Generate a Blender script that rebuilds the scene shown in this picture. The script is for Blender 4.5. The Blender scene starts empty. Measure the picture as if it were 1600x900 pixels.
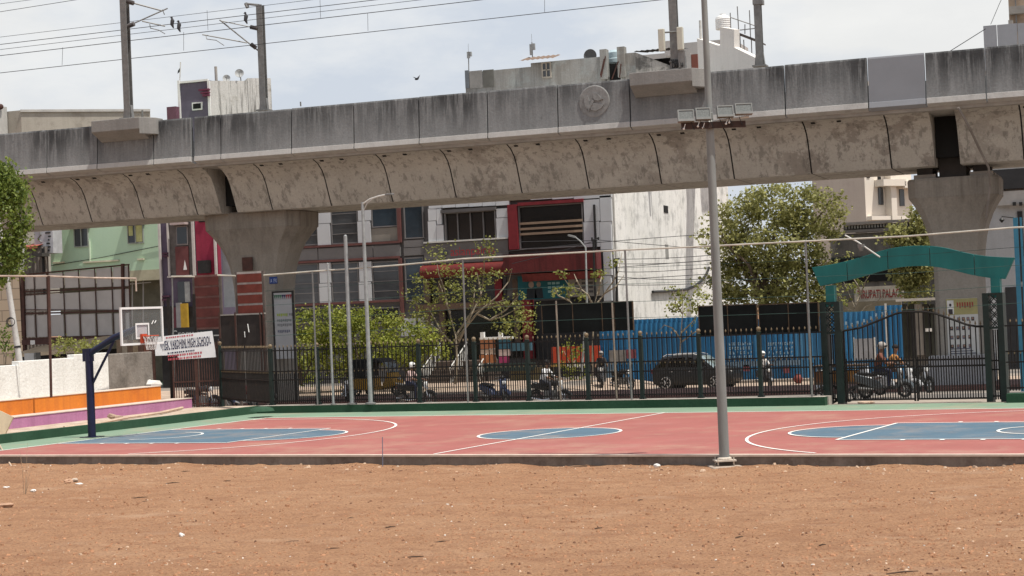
import bpy, math, random
import numpy as np
from mathutils import Vector, Matrix, noise
R=math.radians
rnd=random.Random(7)
C=bpy.context.scene.collection
# ------------------------------------------------------------------ camera model (also used to measure where things stand)
F=2761.754;ROLL=.042555;PIT=.0146642;H=3.05046;TH=R(19.64)
PSI=TH-.481585821;CX,CY=19.9272313,-39.8290714
def ray(u,v):
    a=(u-800)/F;b=-(v-450)/F
    cr,sr=math.cos(ROLL),math.sin(ROLL)
    x=cr*a+sr*b;y=-sr*a+cr*b
    cp,sp=math.cos(PIT),math.sin(PIT)
    rx,ry,rz=x,cp-sp*y,sp+cp*y
    c,s=math.cos(TH),math.sin(TH)
    return Vector((c*rx-s*ry,s*rx+c*ry,rz))
def G(u,v,z=0):
    d=ray(u,v);t=(z-H)/d.z;return Vector((d.x*t,d.y*t,z))
def W(u,v,Y):
    d=ray(u,v);t=Y/d.y;return Vector((d.x*t,Y,H+d.z*t))
def WX(u,v,X):
    d=ray(u,v);t=X/d.x;return Vector((X,d.y*t,H+d.z*t))
def CT(X,Y,z=0):
    X-=CX;Y-=CY;c,s=math.cos(PSI),math.sin(PSI);return Vector((c*X-s*Y,s*X+c*Y,z))
def CI(p):
    c,s=math.cos(PSI),math.sin(PSI);return (c*p[0]+s*p[1]+CX,-s*p[0]+c*p[1]+CY)
CM=Matrix.Translation(CT(0,0))@Matrix.Rotation(PSI,4,'Z')     # court frame
def FR(x,y,a=0,z=0): return Matrix.Translation((x,y,z))@Matrix.Rotation(a,4,'Z')
def FP(m,u,v):   # pixel ray meets the plane y=0 of frame m -> local x, z
    mi=m.inverted();o=mi@Vector((0,0,H));d=mi.to_3x3()@ray(u,v);t=-o.y/d.y
    p=o+d*t;return p.x,p.z
def FX(m,u,v,X):   # pixel ray meets plane x=X of frame m -> local y,z
    mi=m.inverted();o=mi@Vector((0,0,H));d=mi.to_3x3()@ray(u,v);t=(X-o.x)/d.x
    p=o+d*t;return p.y,p.z
# ------------------------------------------------------------------ object helpers
MATW={}
def props(o,label,cat,group=None,kind=None):
    if label:o['label']=label
    if cat:o['category']=cat
    if group:o['group']=group
    if kind:o['kind']=kind
    return o
def thing(name,label,cat,loc=(0,0,0),rz=0,group=None):
    o=bpy.data.objects.new(name,None);C.objects.link(o);o.location=loc;o.rotation_euler=(0,0,rz)
    o.empty_display_size=.3
    MATW[o.name]=FR(loc[0],loc[1],rz,loc[2]);return props(o,label,cat,group)
class M:
    def __init__(s,fr=None): s.v=[];s.f=[];s.mi=[];s.fr=fr;s.m=0
    def add(s,vs,fs,mi=None):
        b=len(s.v);s.v+=[s.fr@Vector(p) if s.fr else Vector(p) for p in vs]
        s.f+=[tuple(i+b for i in f) for f in fs];s.mi+=[s.m if mi is None else mi]*len(fs);return s
    def box(s,x0,x1,y0,y1,z0,z1,mi=None):
        if x0>x1:x0,x1=x1,x0
        if y0>y1:y0,y1=y1,y0
        if z0>z1:z0,z1=z1,z0
        return s.add([(x,y,z) for z in(z0,z1) for x,y in((x0,y0),(x1,y0),(x1,y1),(x0,y1))],
         [(3,2,1,0),(4,5,6,7),(0,1,5,4),(1,2,6,5),(2,3,7,6),(3,0,4,7)],mi)
    def obox(s,c,sz,rot=None,mi=None):
        rot=rot or Matrix.Identity(3);c=Vector(c)
        vs=[c+rot@Vector((x*sz[0]/2,y*sz[1]/2,z*sz[2]/2)) for z in(-1,1) for x,y in((-1,-1),(1,-1),(1,1),(-1,1))]
        return s.add(vs,[(3,2,1,0),(4,5,6,7),(0,1,5,4),(1,2,6,5),(2,3,7,6),(3,0,4,7)],mi)
    def tube(s,pts,r,n=8,mi=None,cap=True):
        pts=[Vector(p) for p in pts];k=len(pts);rs=r if hasattr(r,'__len__') else [r]*k
        vs=[];up=None
        for i,p in enumerate(pts):
            t=(pts[min(i+1,k-1)]-pts[max(i-1,0)]).normalized()
            if up is None:
                up=Vector((0,0,1)) if abs(t.z)<.9 else Vector((1,0,0))
            a=t.cross(up)
            if a.length<1e-5:a=t.cross(Vector((0,1,.01)))
            a.normalize();b=a.cross(t);up=b
            for j in range(n):
                q=2*math.pi*j/n;vs.append(p+(a*math.cos(q)+b*math.sin(q))*rs[i])
        fs=[(i*n+j,i*n+(j+1)%n,(i+1)*n+(j+1)%n,(i+1)*n+j) for i in range(k-1) for j in range(n)]
        if cap: fs+=[tuple(range(n-1,-1,-1)),tuple((k-1)*n+j for j in range(n))]
        return s.add(vs,fs,mi)
    def prism(s,poly,y0,y1,mi=None):    # outline in x,z pulled along y
        n=len(poly);vs=[(x,y0,z) for x,z in poly]+[(x,y1,z) for x,z in poly]
        fs=[tuple(range(n)),tuple(range(2*n-1,n-1,-1))]+[(i,i+n,(i+1)%n+n,(i+1)%n) for i in range(n)]
        return s.add(vs,fs,mi)
    def prismx(s,poly,x0,x1,mi=None):   # outline in y,z pulled along x
        n=len(poly);vs=[(x0,y,z) for y,z in poly]+[(x1,y,z) for y,z in poly]
        fs=[tuple(range(n-1,-1,-1)),tuple(range(n,2*n))]+[(i,(i+1)%n,(i+1)%n+n,i+n) for i in range(n)]
        return s.add(vs,fs,mi)
    def prismz(s,poly,z0,z1,mi=None):
        n=len(poly);vs=[(x,y,z0) for x,y in poly]+[(x,y,z1) for x,y in poly]
        fs=[tuple(range(n-1,-1,-1)),tuple(range(n,2*n))]+[(i,(i+1)%n,(i+1)%n+n,i+n) for i in range(n)]
        return s.add(vs,fs,mi)
    def lathe(s,prof,c=(0,0,0),n=16,axis='z',mi=None):
        vs=[];k=len(prof);c=Vector(c)
        for r,h in prof:
            for j in range(n):
                q=2*math.pi*j/n;a,b=r*math.cos(q),r*math.sin(q)
                vs.append(c+Vector({'z':(a,b,h),'y':(a,h,b),'x':(h,a,b)}[axis]))
        fs=[(i*n+j,i*n+(j+1)%n,(i+1)*n+(j+1)%n,(i+1)*n+j) for i in range(k-1) for j in range(n)]
        fs+=[tuple(range(n-1,-1,-1)),tuple((k-1)*n+j for j in range(n))]
        return s.add(vs,fs,mi)
    def ball(s,c,r,n=8,sz=(1,1,1),mi=None):
        c=Vector(c);vs=[];k=n//2+1
        for i in range(k):
            a=math.pi*i/(k-1)
            for j in range(n):
                q=2*math.pi*j/n
                vs.append(c+Vector((math.sin(a)*math.cos(q)*r*sz[0],math.sin(a)*math.sin(q)*r*sz[1],-math.cos(a)*r*sz[2])))
        return s.add(vs,[(i*n+j,i*n+(j+1)%n,(i+1)*n+(j+1)%n,(i+1)*n+j) for i in range(k-1) for j in range(n)],mi)
    def sheet(s,poly,z,mi=None):
        return s.add([(x,y,z) for x,y in poly],[tuple(range(len(poly)))],mi)
    def bar(s,p,q,w,mi=None):     # square bar between two points
        p,q=Vector(p),Vector(q);d=q-p
        rot=d.to_track_quat('Z','Y').to_matrix();ws=w if hasattr(w,'__len__') else (w,w)
        return s.obox((p+q)/2,(ws[0],ws[1],d.length),rot,mi)
    def build(s,name,mats,parent=None,local=False,loc=None,rz=0,smooth=False,bevel=0,label=None):
        """parent: root thing or part; vertices are world unless local"""
        me=bpy.data.meshes.new(name)
        if parent is not None: mw=MATW[parent.name]
        elif loc is not None: mw=FR(loc[0],loc[1],rz,loc[2])
        else: mw=Matrix.Identity(4)
        inv=mw.inverted()
        me.from_pydata([tuple(v if local else inv@v) for v in s.v],[],s.f)
        mats=mats if isinstance(mats,(list,tuple)) else [mats]
        for m in mats:me.materials.append(m)
        if len(mats)>1: me.polygons.foreach_set('material_index',s.mi)
        if smooth:
            me.polygons.foreach_set('use_smooth',[True]*len(me.polygons))
            try: me.set_sharp_from_angle(angle=R(40))
            except Exception: pass
        me.update()
        o=bpy.data.objects.new(name,me);C.objects.link(o);MATW[o.name]=mw
        if parent is not None:o.parent=parent
        elif loc is not None:o.location=loc;o.rotation_euler=(0,0,rz)
        if bevel:
            b=o.modifiers.new('bevel','BEVEL');b.width=bevel;b.segments=2;b.limit_method='ANGLE'
        if label:o['label']=label
        return o
def copytree(o,loc=None,rz=None,parent=None):
    c=o.copy();C.objects.link(c);c.parent=parent
    if loc is not None:c.location=loc
    if rz is not None:c.rotation_euler=(0,0,rz)
    for ch in o.children: copytree(ch,parent=c)
    return c
def struct(o): o['kind']='structure';return o
# ------------------------------------------------------------------ materials
def hexc(h):
    h=h.lstrip('#');v=[int(h[i:i+2],16)/255 for i in(0,2,4)]
    return tuple(x/12.92 if x<=.04045 else ((x+.055)/1.055)**2.4 for x in v)
MATS={}
def mat(name,col,rough=.8,var=.18,scale=2.,bump=0,metal=0,spec=.3,detail=5,col2=None,thr=None,stretch=None,grid=None,col3=None,bscale=None):
    """noise-varied Principled; col2: second colour mixed by noise; thr=(lo,hi) noise thresholds for col2; stretch: xyz scale"""
    if name in MATS:return MATS[name]
    if isinstance(col,str):col=hexc(col)
    if isinstance(col2,str):col2=hexc(col2)
    m=bpy.data.materials.new(name);m.use_nodes=True;nt=m.node_tree;N=nt.nodes;L=nt.links
    b=N['Principled BSDF'];b.inputs['Roughness'].default_value=rough;b.inputs['Metallic'].default_value=metal
    b.inputs['Specular IOR Level'].default_value=spec
    tc=N.new('ShaderNodeNewGeometry');mp=N.new('ShaderNodeMapping')
    L.new(tc.outputs['Position'],mp.inputs['Vector'])
    mp.inputs['Scale'].default_value=stretch or (1,1,1)
    n1=N.new('ShaderNodeTexNoise');n1.inputs['Scale'].default_value=scale;n1.inputs['Detail'].default_value=detail;n1.inputs['Roughness'].default_value=.62
    L.new(mp.outputs['Vector'],n1.inputs['Vector'])
    r=N.new('ShaderNodeValToRGB');L.new(n1.outputs['Fac'],r.inputs['Fac'])
    e=r.color_ramp.elements;e[0].position,e[1].position=.3,.7
    lo=tuple(c*(1-var) for c in col)+(1,);hi=tuple(min(1,c*(1+var)) for c in col)+(1,)
    e[0].color,e[1].color=lo,hi
    out=r.outputs['Color']
    if col2:
        n2=N.new('ShaderNodeTexNoise');n2.inputs['Scale'].default_value=scale*.6;n2.inputs['Detail'].default_value=8;n2.inputs['Roughness'].default_value=.68
        mp2=N.new('ShaderNodeMapping');mp2.inputs['Location'].default_value=(7.3,1.1,4.4);mp2.inputs['Scale'].default_value=stretch or(1,1,1)
        L.new(tc.outputs['Position'],mp2.inputs['Vector']);L.new(mp2.outputs['Vector'],n2.inputs['Vector'])
        mr=N.new('ShaderNodeMapRange');mr.inputs['From Min'].default_value,mr.inputs['From Max'].default_value=thr or(.5,.6)
        L.new(n2.outputs['Fac'],mr.inputs['Value'])
        mx=N.new('ShaderNodeMix');mx.data_type='RGBA';L.new(mr.outputs['Result'],mx.inputs['Factor'])
        L.new(out,mx.inputs['A']);mx.inputs['B'].default_value=(*col2,1);out=mx.outputs['Result']
    L.new(out,b.inputs['Base Color'])
    if bump:
        n3=N.new('ShaderNodeTexNoise');n3.inputs['Scale'].default_value=bscale or scale*6;n3.inputs['Detail'].default_value=6
        L.new(tc.outputs['Position'],n3.inputs['Vector'])
        bp=N.new('ShaderNodeBump');bp.inputs['Strength'].default_value=min(1,bump);bp.inputs['Distance'].default_value=.02*max(1,bump)
        L.new(n3.outputs['Fac'],bp.inputs['Height']);L.new(bp.outputs['Normal'],b.inputs['Normal'])
    MATS[name]=m;return m
def node_mat(name,rough=.85):
    m=bpy.data.materials.new(name);m.use_nodes=True;b=m.node_tree.nodes['Principled BSDF'];b.inputs['Roughness'].default_value=rough;b.inputs['Specular IOR Level'].default_value=.25
    MATS[name]=m;return m,m.node_tree.nodes,m.node_tree.links,b
def noise_n(N,L,pos,scale,stretch=(1,1,1),detail=6,rough=.6,off=(0,0,0)):
    mp=N.new('ShaderNodeMapping');mp.inputs['Scale'].default_value=stretch;mp.inputs['Location'].default_value=off
    L.new(pos,mp.inputs['Vector']);n=N.new('ShaderNodeTexNoise');n.inputs['Scale'].default_value=scale;n.inputs['Detail'].default_value=detail;n.inputs['Roughness'].default_value=rough
    L.new(mp.outputs['Vector'],n.inputs['Vector']);return n.outputs['Fac']
def mrange(N,L,x,a,b,c=0,d=1):
    m=N.new('ShaderNodeMapRange');m.inputs['From Min'].default_value,m.inputs['From Max'].default_value=a,b
    m.inputs['To Min'].default_value,m.inputs['To Max'].default_value=c,d;L.new(x,m.inputs['Value']);return m.outputs['Result']
def mul(N,L,a,b,op='MULTIPLY'):
    m=N.new('ShaderNodeMath');m.operation=op;m.use_clamp=True
    for i,x in enumerate((a,b)):
        if isinstance(x,(int,float)):m.inputs[i].default_value=x
        else:L.new(x,m.inputs[i])
    return m.outputs[0]
def mixc(N,L,f,a,b):
    m=N.new('ShaderNodeMix');m.data_type='RGBA'
    if isinstance(f,(int,float)): m.inputs['Factor'].default_value=f
    else: L.new(f,m.inputs['Factor'])
    for k,x in(('A',a),('B',b)):
        if isinstance(x,tuple):m.inputs[k].default_value=(*x[:3],1)
        else:L.new(x,m.inputs[k])
    return m.outputs['Result']
def stained(name,base,dark,pale,ztop=None,zlen=1.,streak=.5,patch=(.52,.6),vert=True,bump=.3,pscale=.9,run=(.46,.62),patchcol=None,sscale=2.6,pmix=.75,pmod=None):
    """weathered concrete: runs of dirt that start at ztop, blotches, fine grain"""
    m,N,L,b=node_mat(name,.9)
    g=N.new('ShaderNodeNewGeometry').outputs['Position']
    sx=N.new('ShaderNodeSeparateXYZ');L.new(g,sx.inputs[0])
    big=noise_n(N,L,g,.55,detail=5)
    col=mixc(N,L,mrange(N,L,big,.35,.65),base,pale)
    blot=mrange(N,L,noise_n(N,L,g,pscale,(1,1,1.1),9,.72,(3,9,2)),*patch)
    if pmod: blot=mul(N,L,blot,mrange(N,L,noise_n(N,L,g,pmod,(1,1,.4),3,.5,(4,1,6)),.44,.60,.08,1))
    col=mixc(N,L,mul(N,L,blot,pmix),col,patchcol or dark)
    st=mrange(N,L,noise_n(N,L,g,sscale,(1,1,.05),7,.72),*run)
    if ztop is not None:
        jag=noise_n(N,L,g,1.7,(1,1,.05),3,.5,(5,5,5))
        jj=mul(N,L,jag,zlen*1.1)
        hz=N.new('ShaderNodeMath');hz.operation='ADD';L.new(sx.outputs['Z'],hz.inputs[0]);L.new(jj,hz.inputs[1])
        fade=mul(N,L,mrange(N,L,hz.outputs[0],ztop-zlen*.55,ztop+zlen*.55),mrange(N,L,noise_n(N,L,g,.42,(1,1,.3),3,.5,(2,8,1)),.36,.56,.55,1))
        st=mul(N,L,mul(N,L,mrange(N,L,st,0,1,.35,1),fade),streak)
    else: st=mul(N,L,st,streak)
    col=mixc(N,L,st,col,dark)
    fine=noise_n(N,L,g,14,detail=4)
    col=mixc(N,L,mrange(N,L,fine,.3,.7,0,.25),col,dark)
    L.new(col,b.inputs['Base Color'])
    if bump:
        bp=N.new('ShaderNodeBump');bp.inputs['Strength'].default_value=bump;bp.inputs['Distance'].default_value=.03
        L.new(noise_n(N,L,g,9,detail=8),bp.inputs['Height']);L.new(bp.outputs['Normal'],b.inputs['Normal'])
    return m
def glass(name,col=(.02,.025,.03),rough=.08):
    m=mat(name,col,rough=rough,var=.3,scale=.8,spec=.6);return m
def corr(name,col,pitch=.25,axis='X',rough=.6,dark=.6):
    """profiled sheet: real fold lines come from geometry; the paint fades and rusts"""
    return mat(name,col,rough=rough,var=.2,scale=1.2,col2=tuple(c*dark for c in (hexc(col) if isinstance(col,str) else col)),thr=(.55,.75),stretch=(1,1,.25))
def text_mesh(mb,txt,size,org,right,up,depth=.01,mi=0,width=None,spacing=1.,bold=0.):
    cu=bpy.data.curves.new('t','FONT');cu.body=txt;cu.size=size;cu.extrude=0;cu.space_character=spacing;cu.resolution_u=3;cu.offset=bold
    o=bpy.data.objects.new('t',cu);C.objects.link(o)
    dg=bpy.context.evaluated_depsgraph_get();me=o.evaluated_get(dg).to_mesh()
    vs=[v.co.copy() for v in me.vertices];fs=[tuple(p.vertices) for p in me.polygons]
    if vs:
        x0=min(v.x for v in vs);x1=max(v.x for v in vs);k=width/(x1-x0) if width else 1
        org,right,up=Vector(org),Vector(right),Vector(up);n=right.cross(up)
        mb.add([org+right*((v.x-x0)*k)+up*v.y+n*depth for v in vs],fs,mi)
    o.to_mesh_clear() if False else None
    bpy.data.objects.remove(o);bpy.data.curves.remove(cu)
# palette
K=1.0
conc=mat('concrete',(.30,.285,.26),var=.2,scale=1.5,bump=.3)
conc_l=mat('concrete_pale',(.42,.41,.39),var=.15,scale=1.5,bump=.2)
galv=mat('galvanised_steel',(.29,.305,.305),rough=.5,var=.2,scale=6,metal=.1,spec=.4)
galv_d=mat('weathered_steel',(.19,.19,.185),rough=.55,var=.2,scale=5,metal=.3)
pale_st=mat('pale_painted_steel',(.55,.55,.52),rough=.5,var=.12,scale=4)
black=mat('black_paint',(.018,.018,.018),rough=.5,var=.3,scale=5)
iron=mat('dark_iron',(.016,.014,.013),rough=.65,spec=.2,var=.35,scale=6,col2=(.04,.024,.017),thr=(.55,.75))
dgreen=mat('dark_green_paint',(.009,.02,.017),rough=.5,var=.3,scale=4)
teal=mat('teal_paint',(.010,.125,.12),rough=.55,var=.22,scale=1.5,col2=(.03,.12,.115),thr=(.55,.75),stretch=(1,1,.3))
gold=mat('gold_paint',(.17,.125,.075),rough=.5,var=.35,scale=8)
rust=mat('rusty_brown_paint',(.07,.032,.025),rough=.7,var=.35,scale=4,col2=(.05,.03,.025),thr=(.5,.65))
brown=mat('dark_brown_board',(.028,.022,.02),rough=.7,var=.25,scale=3,col2=(.06,.035,.025),thr=(.6,.75))
white=mat('white_paint',(.74,.74,.72),rough=.6,var=.06,scale=4)
whitew=mat('worn_white_paint',(.66,.66,.63),rough=.8,var=.12,scale=3,col2=(.4,.39,.36),thr=(.58,.78))
rubber=mat('rubber',(.02,.02,.02),rough=.75,var=.2,scale=10)
chrome=mat('bright_metal',(.55,.55,.56),rough=.25,var=.1,metal=.9,spec=.5)
plast=mat('black_plastic',(.022,.022,.023),rough=.45,var=.2)
wire_m=mat('cable_black',(.03,.03,.032),rough=.6)
redp=mat('red_paint',(.17,.018,.024),rough=.55,var=.2,scale=2)
bluep=mat('navy_paint',(.012,.014,.045),rough=.4,var=.2,scale=3)
dglass=glass('dark_window_glass')
# ------------------------------------------------------------------ scene, camera, light
sc=bpy.context.scene
cam=bpy.data.cameras.new('camera');co=bpy.data.objects.new('camera',cam);C.objects.link(co);sc.camera=co
cam.sensor_width=36;cam.lens=36*F/1600;cam.clip_end=4000;cam.clip_start=.1
f=Vector((-math.sin(TH)*math.cos(PIT),math.cos(TH)*math.cos(PIT),math.sin(PIT)))
r0=Vector((math.cos(TH),math.sin(TH),0));u0=r0.cross(f)
rr=r0*math.cos(ROLL)-u0*math.sin(ROLL)
uu=r0*math.sin(ROLL)+u0*math.cos(ROLL)
# image right expressed in world: x_img = cos*x - sin*y
mw=Matrix((rr,uu,-f)).transposed().to_4x4();mw.translation=(0,0,H);co.matrix_world=mw
SUN_E,SUN_A=R(68),R(-14)
sd=Vector((math.cos(SUN_E)*math.cos(SUN_A),math.cos(SUN_E)*math.sin(SUN_A),math.sin(SUN_E)))
sl=bpy.data.lights.new('sun','SUN');sl.energy=5.0;sl.angle=R(.5);sl.color=(1,.95,.87)
so=bpy.data.objects.new('sun',sl);C.objects.link(so);so.rotation_euler=sd.to_track_quat('Z','Y').to_euler()
w=bpy.data.worlds.new('World');sc.world=w;w.use_nodes=True;N=w.node_tree.nodes;L=w.node_tree.links
bg=N['Background'];bg.inputs['Strength'].default_value=.1
sky=N.new('ShaderNodeTexSky');sky.sky_type='NISHITA';sky.sun_disc=False;sky.sun_elevation=SUN_E;sky.sun_rotation=math.pi/2-SUN_A
sky.dust_density=3;sky.air_density=1.2
tc=N.new('ShaderNodeTexCoord');dv=tc.outputs['Generated']
n1=noise_n(N,L,dv,3.2,(1,1,2.2),8,.55,(2.1,.6,.3));n2=noise_n(N,L,dv,9,(1,1,2.5),6,.6,(1,4,2))
cl=mixc(N,L,mrange(N,L,n1,.44,.58),(6.7,7.25,8.1),(8.9,8.9,8.8))
cl=mixc(N,L,mrange(N,L,n2,.45,.7,0,.5),cl,(10.2,10.1,9.8))
sxz=N.new('ShaderNodeSeparateXYZ');L.new(dv,sxz.inputs[0])
col=mixc(N,L,mrange(N,L,sxz.outputs['Z'],.22,.75,.9,.25),sky.outputs[0],cl)
L.new(col,bg.inputs['Color'])
sc.view_settings.view_transform='Standard';sc.view_settings.look='None';sc.view_settings.exposure=0;sc.view_settings.gamma=1
sc.render.resolution_x,sc.render.resolution_y=1024,576
sc.cycles.max_bounces=6;sc.cycles.transparent_max_bounces=8
# ------------------------------------------------------------------ ground
FY=10.45                       # fence line, court y
def road_z(x,y):
    X,Y=CI((x,y))
    if Y<FY-.1 and X>-25: return -.25
    d=Y-FY
    g=max(0,1-abs(X-6.3)/4.2) if True else 0        # ramp at the gate
    g=min(1,g*2.2);ramp=1-min(1,max(0,(d-5.5)/9))
    base=-.5-.45*min(1,max(0,(y-66)/16));z=base+(-.02-base)*g*ramp
    if X<-15.5: 
        k=min(1,max(0,(-15.5-X)/2))
        z=z*(1-k)+k*(-.5+ .45*(1-min(1,max(0,(Y-14)/6))))
    return z
dirt,N,L,b=node_mat('red_dirt',.95)
g=N.new('ShaderNodeNewGeometry').outputs['Position']
a1=noise_n(N,L,g,.28,(1,1,1),6,.6);a2=noise_n(N,L,g,4.5,(1,1.3,1),9,.72,(4,2,0));a3=noise_n(N,L,g,22,(1,1.3,1),5,.65,(1,8,3));a4=noise_n(N,L,g,60,(1,1,1),3,.6,(6,1,1))
col=mixc(N,L,mrange(N,L,a1,.35,.65),(.395,.208,.108),(.45,.256,.142))
col=mixc(N,L,mrange(N,L,a2,.45,.62,0,.65),col,(.47,.265,.15))
col=mixc(N,L,mrange(N,L,a3,.50,.62,0,.85),col,(.21,.10,.052))  # dark speckle puts the small shadows of rough soil into the colour
col=mixc(N,L,mrange(N,L,a4,.56,.68,0,.6),col,(.52,.33,.21))
a5=noise_n(N,L,g,1.1,(1,1.5,1),7,.7,(9,4,2));col=mixc(N,L,mrange(N,L,a5,.49,.62,0,.5),col,(.27,.13,.07));a6=noise_n(N,L,g,.6,(1,1.4,1),6,.65,(1,14,2));col=mixc(N,L,mrange(N,L,a6,.56,.70,0,.55),col,(.52,.34,.22))
L.new(col,b.inputs['Base Color'])
bp=N.new('ShaderNodeBump');bp.inputs['Strength'].default_value=.9;bp.inputs['Distance'].default_value=.09
hh=N.new('ShaderNodeMath');hh.operation='ADD';L.new(a2,hh.inputs[0]);L.new(mul(N,L,a3,.9),hh.inputs[1]);L.new(hh.outputs[0],bp.inputs['Height']);L.new(bp.outputs['Normal'],b.inputs['Normal'])
def dirt_z(x,y):
    v=noise.fractal(Vector((x*.7,y*.9,0)),1,2,4)*.026+noise.fractal(Vector((x*4.5,y*4.5,3)),1,2,3)*.016
    k=min(1,max(0,(CI((x,y))[1]+6.7)/.75))
    if k: v+=k*(.012+.075*max(0,noise.noise(Vector((x*.8,3,1)))+.35*noise.noise(Vector((x*3.5,7,1)))+.15))
    return -.238+v
nx,ny=300,190
xs=np.linspace(-29,1.5,nx);ys=np.linspace(17.5,39.5,ny)
mb=M()
vs=[(x,y,dirt_z(x,y)) for y in ys for x in xs]
mb.add(vs,[(j*nx+i,j*nx+i+1,(j+1)*nx+i+1,(j+1)*nx+i) for j in range(ny-1) for i in range(nx-1)])
E0,E1,E2,E3=-29,1.5,17.5,39.5
# the same sheet runs on to the horizon, dropping to street level behind the court
far=2500
def gz(x,y):
    X,Y=CI((x,y));return -.29 if Y<FY+.3 and X>-16.3 else (-.3 if Y<12 and X<=-16.3 else -1.2)
xx=[-far,-300,-120,-60,-45,-37,-29,-22,-15,-8,1.5,12,30,80,300,far];yy=[-far,-200,-30,5,17.5]
mb.add([(x,y,-.29) for y in yy for x in xx],[(j*16+i,j*16+i+1,(j+1)*16+i+1,(j+1)*16+i) for j in range(4) for i in range(15)])
for sx in((-far,-300,-60,-37,-29),(1.5,12,30,300,far)):
    q=(17.5,28,39.5)
    mb.add([(x,y,-.29) for y in q for x in sx],[(j*5+i,j*5+i+1,(j+1)*5+i+1,(j+1)*5+i) for j in range(2) for i in range(4)])
q=[39.5,45,50,53,56,58.5,60,66,80,100,140,300,far]
mb.add([(x,y,gz(x,y)) for y in q for x in xx],[(j*16+i,j*16+i+1,(j+1)*16+i+1,(j+1)*16+i) for j in range(12) for i in range(15)])
ground=struct(mb.build('ground',dirt,smooth=True))
# street behind the fence
asph,N,L,b=node_mat('dusty_asphalt',.9)
g=N.new('ShaderNodeNewGeometry').outputs['Position']
c=mixc(N,L,mrange(N,L,noise_n(N,L,g,.35,(.5,1,1),6),.42,.62),(.15,.14,.13),(.38,.32,.26))
c=mixc(N,L,mrange(N,L,noise_n(N,L,g,3,detail=8),.45,.7,0,.5),c,(.2,.17,.145));L.new(c,b.inputs['Base Color'])
mb=M();n=70;m_=34
gx=np.linspace(-95,45,n);gt=np.array([0,.3,1,2,3,4,5,6,7,8,9,10,12,14,16,18,20,22,24,26,28,30,32,34,36,38,40,44,48,54,60,66,70,75])
vs=[]
for t in gt:
    for x in gx:
        p=CT(x+CX-8,FY+.02+t);z=road_z(p.x,p.y);vs.append((p.x,p.y,z))
mb.add(vs,[(j*n+i,j*n+i+1,(j+1)*n+i+1,(j+1)*n+i) for j in range(len(gt)-1) for i in range(n-1)])
struct(mb.build('road',asph,smooth=True))
# ------------------------------------------------------------------ court
slabm=stained('slab_edge_concrete',(.21,.178,.15),(.09,.066,.052),(.25,.215,.185),patch=(.5,.65),streak=.35)
paint_g=mat('green_court_paint',(.19,.285,.20),rough=.7,var=.10,scale=.8,col2=(.24,.33,.22),thr=(.6,.85),bump=.1)
paint_r=mat('red_court_paint',(.335,.108,.092),rough=.7,var=.10,scale=.7,col2=(.38,.175,.15),thr=(.55,.85),bump=.1,detail=8)
paint_b=mat('blue_court_paint',(.078,.142,.195),rough=.65,var=.14,scale=.8,col2=(.13,.18,.22),thr=(.6,.9),bump=.1,detail=8)
line_m=mat('court_line_paint',(.80,.78,.73),rough=.7,var=.1,scale=3,col2=(.5,.42,.38),thr=(.62,.85))
edge_m=mat('slab_lip',(.60,.50,.42),rough=.9,var=.15,scale=3)
mb=M(CM);mb.box(-16.6,19.5,-5.93,10.6,-.6,-.004);mb.build('court_slab',slabm)['kind']='structure'
mb=M(CM);mb.box(-16.6,19.5,-5.955,-5.80,-.035,.006);struct(mb.build('court_edge_lip',edge_m))
mb=M(CM);mb.sheet([(-16.5,-5.79),(19.4,-5.79),(19.4,10.3),(-16.5,10.3)],0.0);struct(mb.build('court_green_surround',paint_g))
mb=M(CM);mb.sheet([(-14,-5.79),(14,-5.79),(14,7.5),(-14,7.5)],.004);struct(mb.build('court_red_surface',paint_r))
def scuff(m,dust,amt):
    # dust blown in from the dirt and worn scuffs on the court paint
    N=m.node_tree.nodes;L=m.node_tree.links;b=N['Principled BSDF'];src=b.inputs['Base Color'].links[0].from_socket
    g=N.new('ShaderNodeNewGeometry').outputs['Position']
    a=mrange(N,L,noise_n(N,L,g,.55,(1,1,1),9,.72,(3,3,1)),.50,.72,0,amt);c=mixc(N,L,a,src,dust)
    d=mrange(N,L,noise_n(N,L,g,3.5,(.25,1.6,1),8,.75,(8,3,1)),.56,.72,0,amt*.9);c=mixc(N,L,d,c,tuple(x*.8 for x in dust))
    e=mrange(N,L,noise_n(N,L,g,40,(1,1,1),3,.6),.35,.65,0,.16);c=mixc(N,L,e,c,(.12,.10,.09));L.new(c,b.inputs['Base Color'])
for m_,a_ in((paint_r,.55),(paint_g,.6),(paint_b,.5)): scuff(m_,(.42,.29,.20),a_)
def arc(cx,cy,r,a0,a1,n=40): return [(cx+r*math.cos(a0+(a1-a0)*i/n),cy+r*math.sin(a0+(a1-a0)*i/n)) for i in range(n+1)]
mb=M(CM)
for s in(-1,1):
    p=[(s*14,-2.45),(s*8.2,-2.45)]+[(s*(8.2-q[0]),q[1]) for q in arc(0,0,1.8,-math.pi/2,math.pi/2,30)]+[(s*8.2,2.45),(s*14,2.45)]
    mb.sheet(p if s<0 else p[::-1],.008)
    
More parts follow.
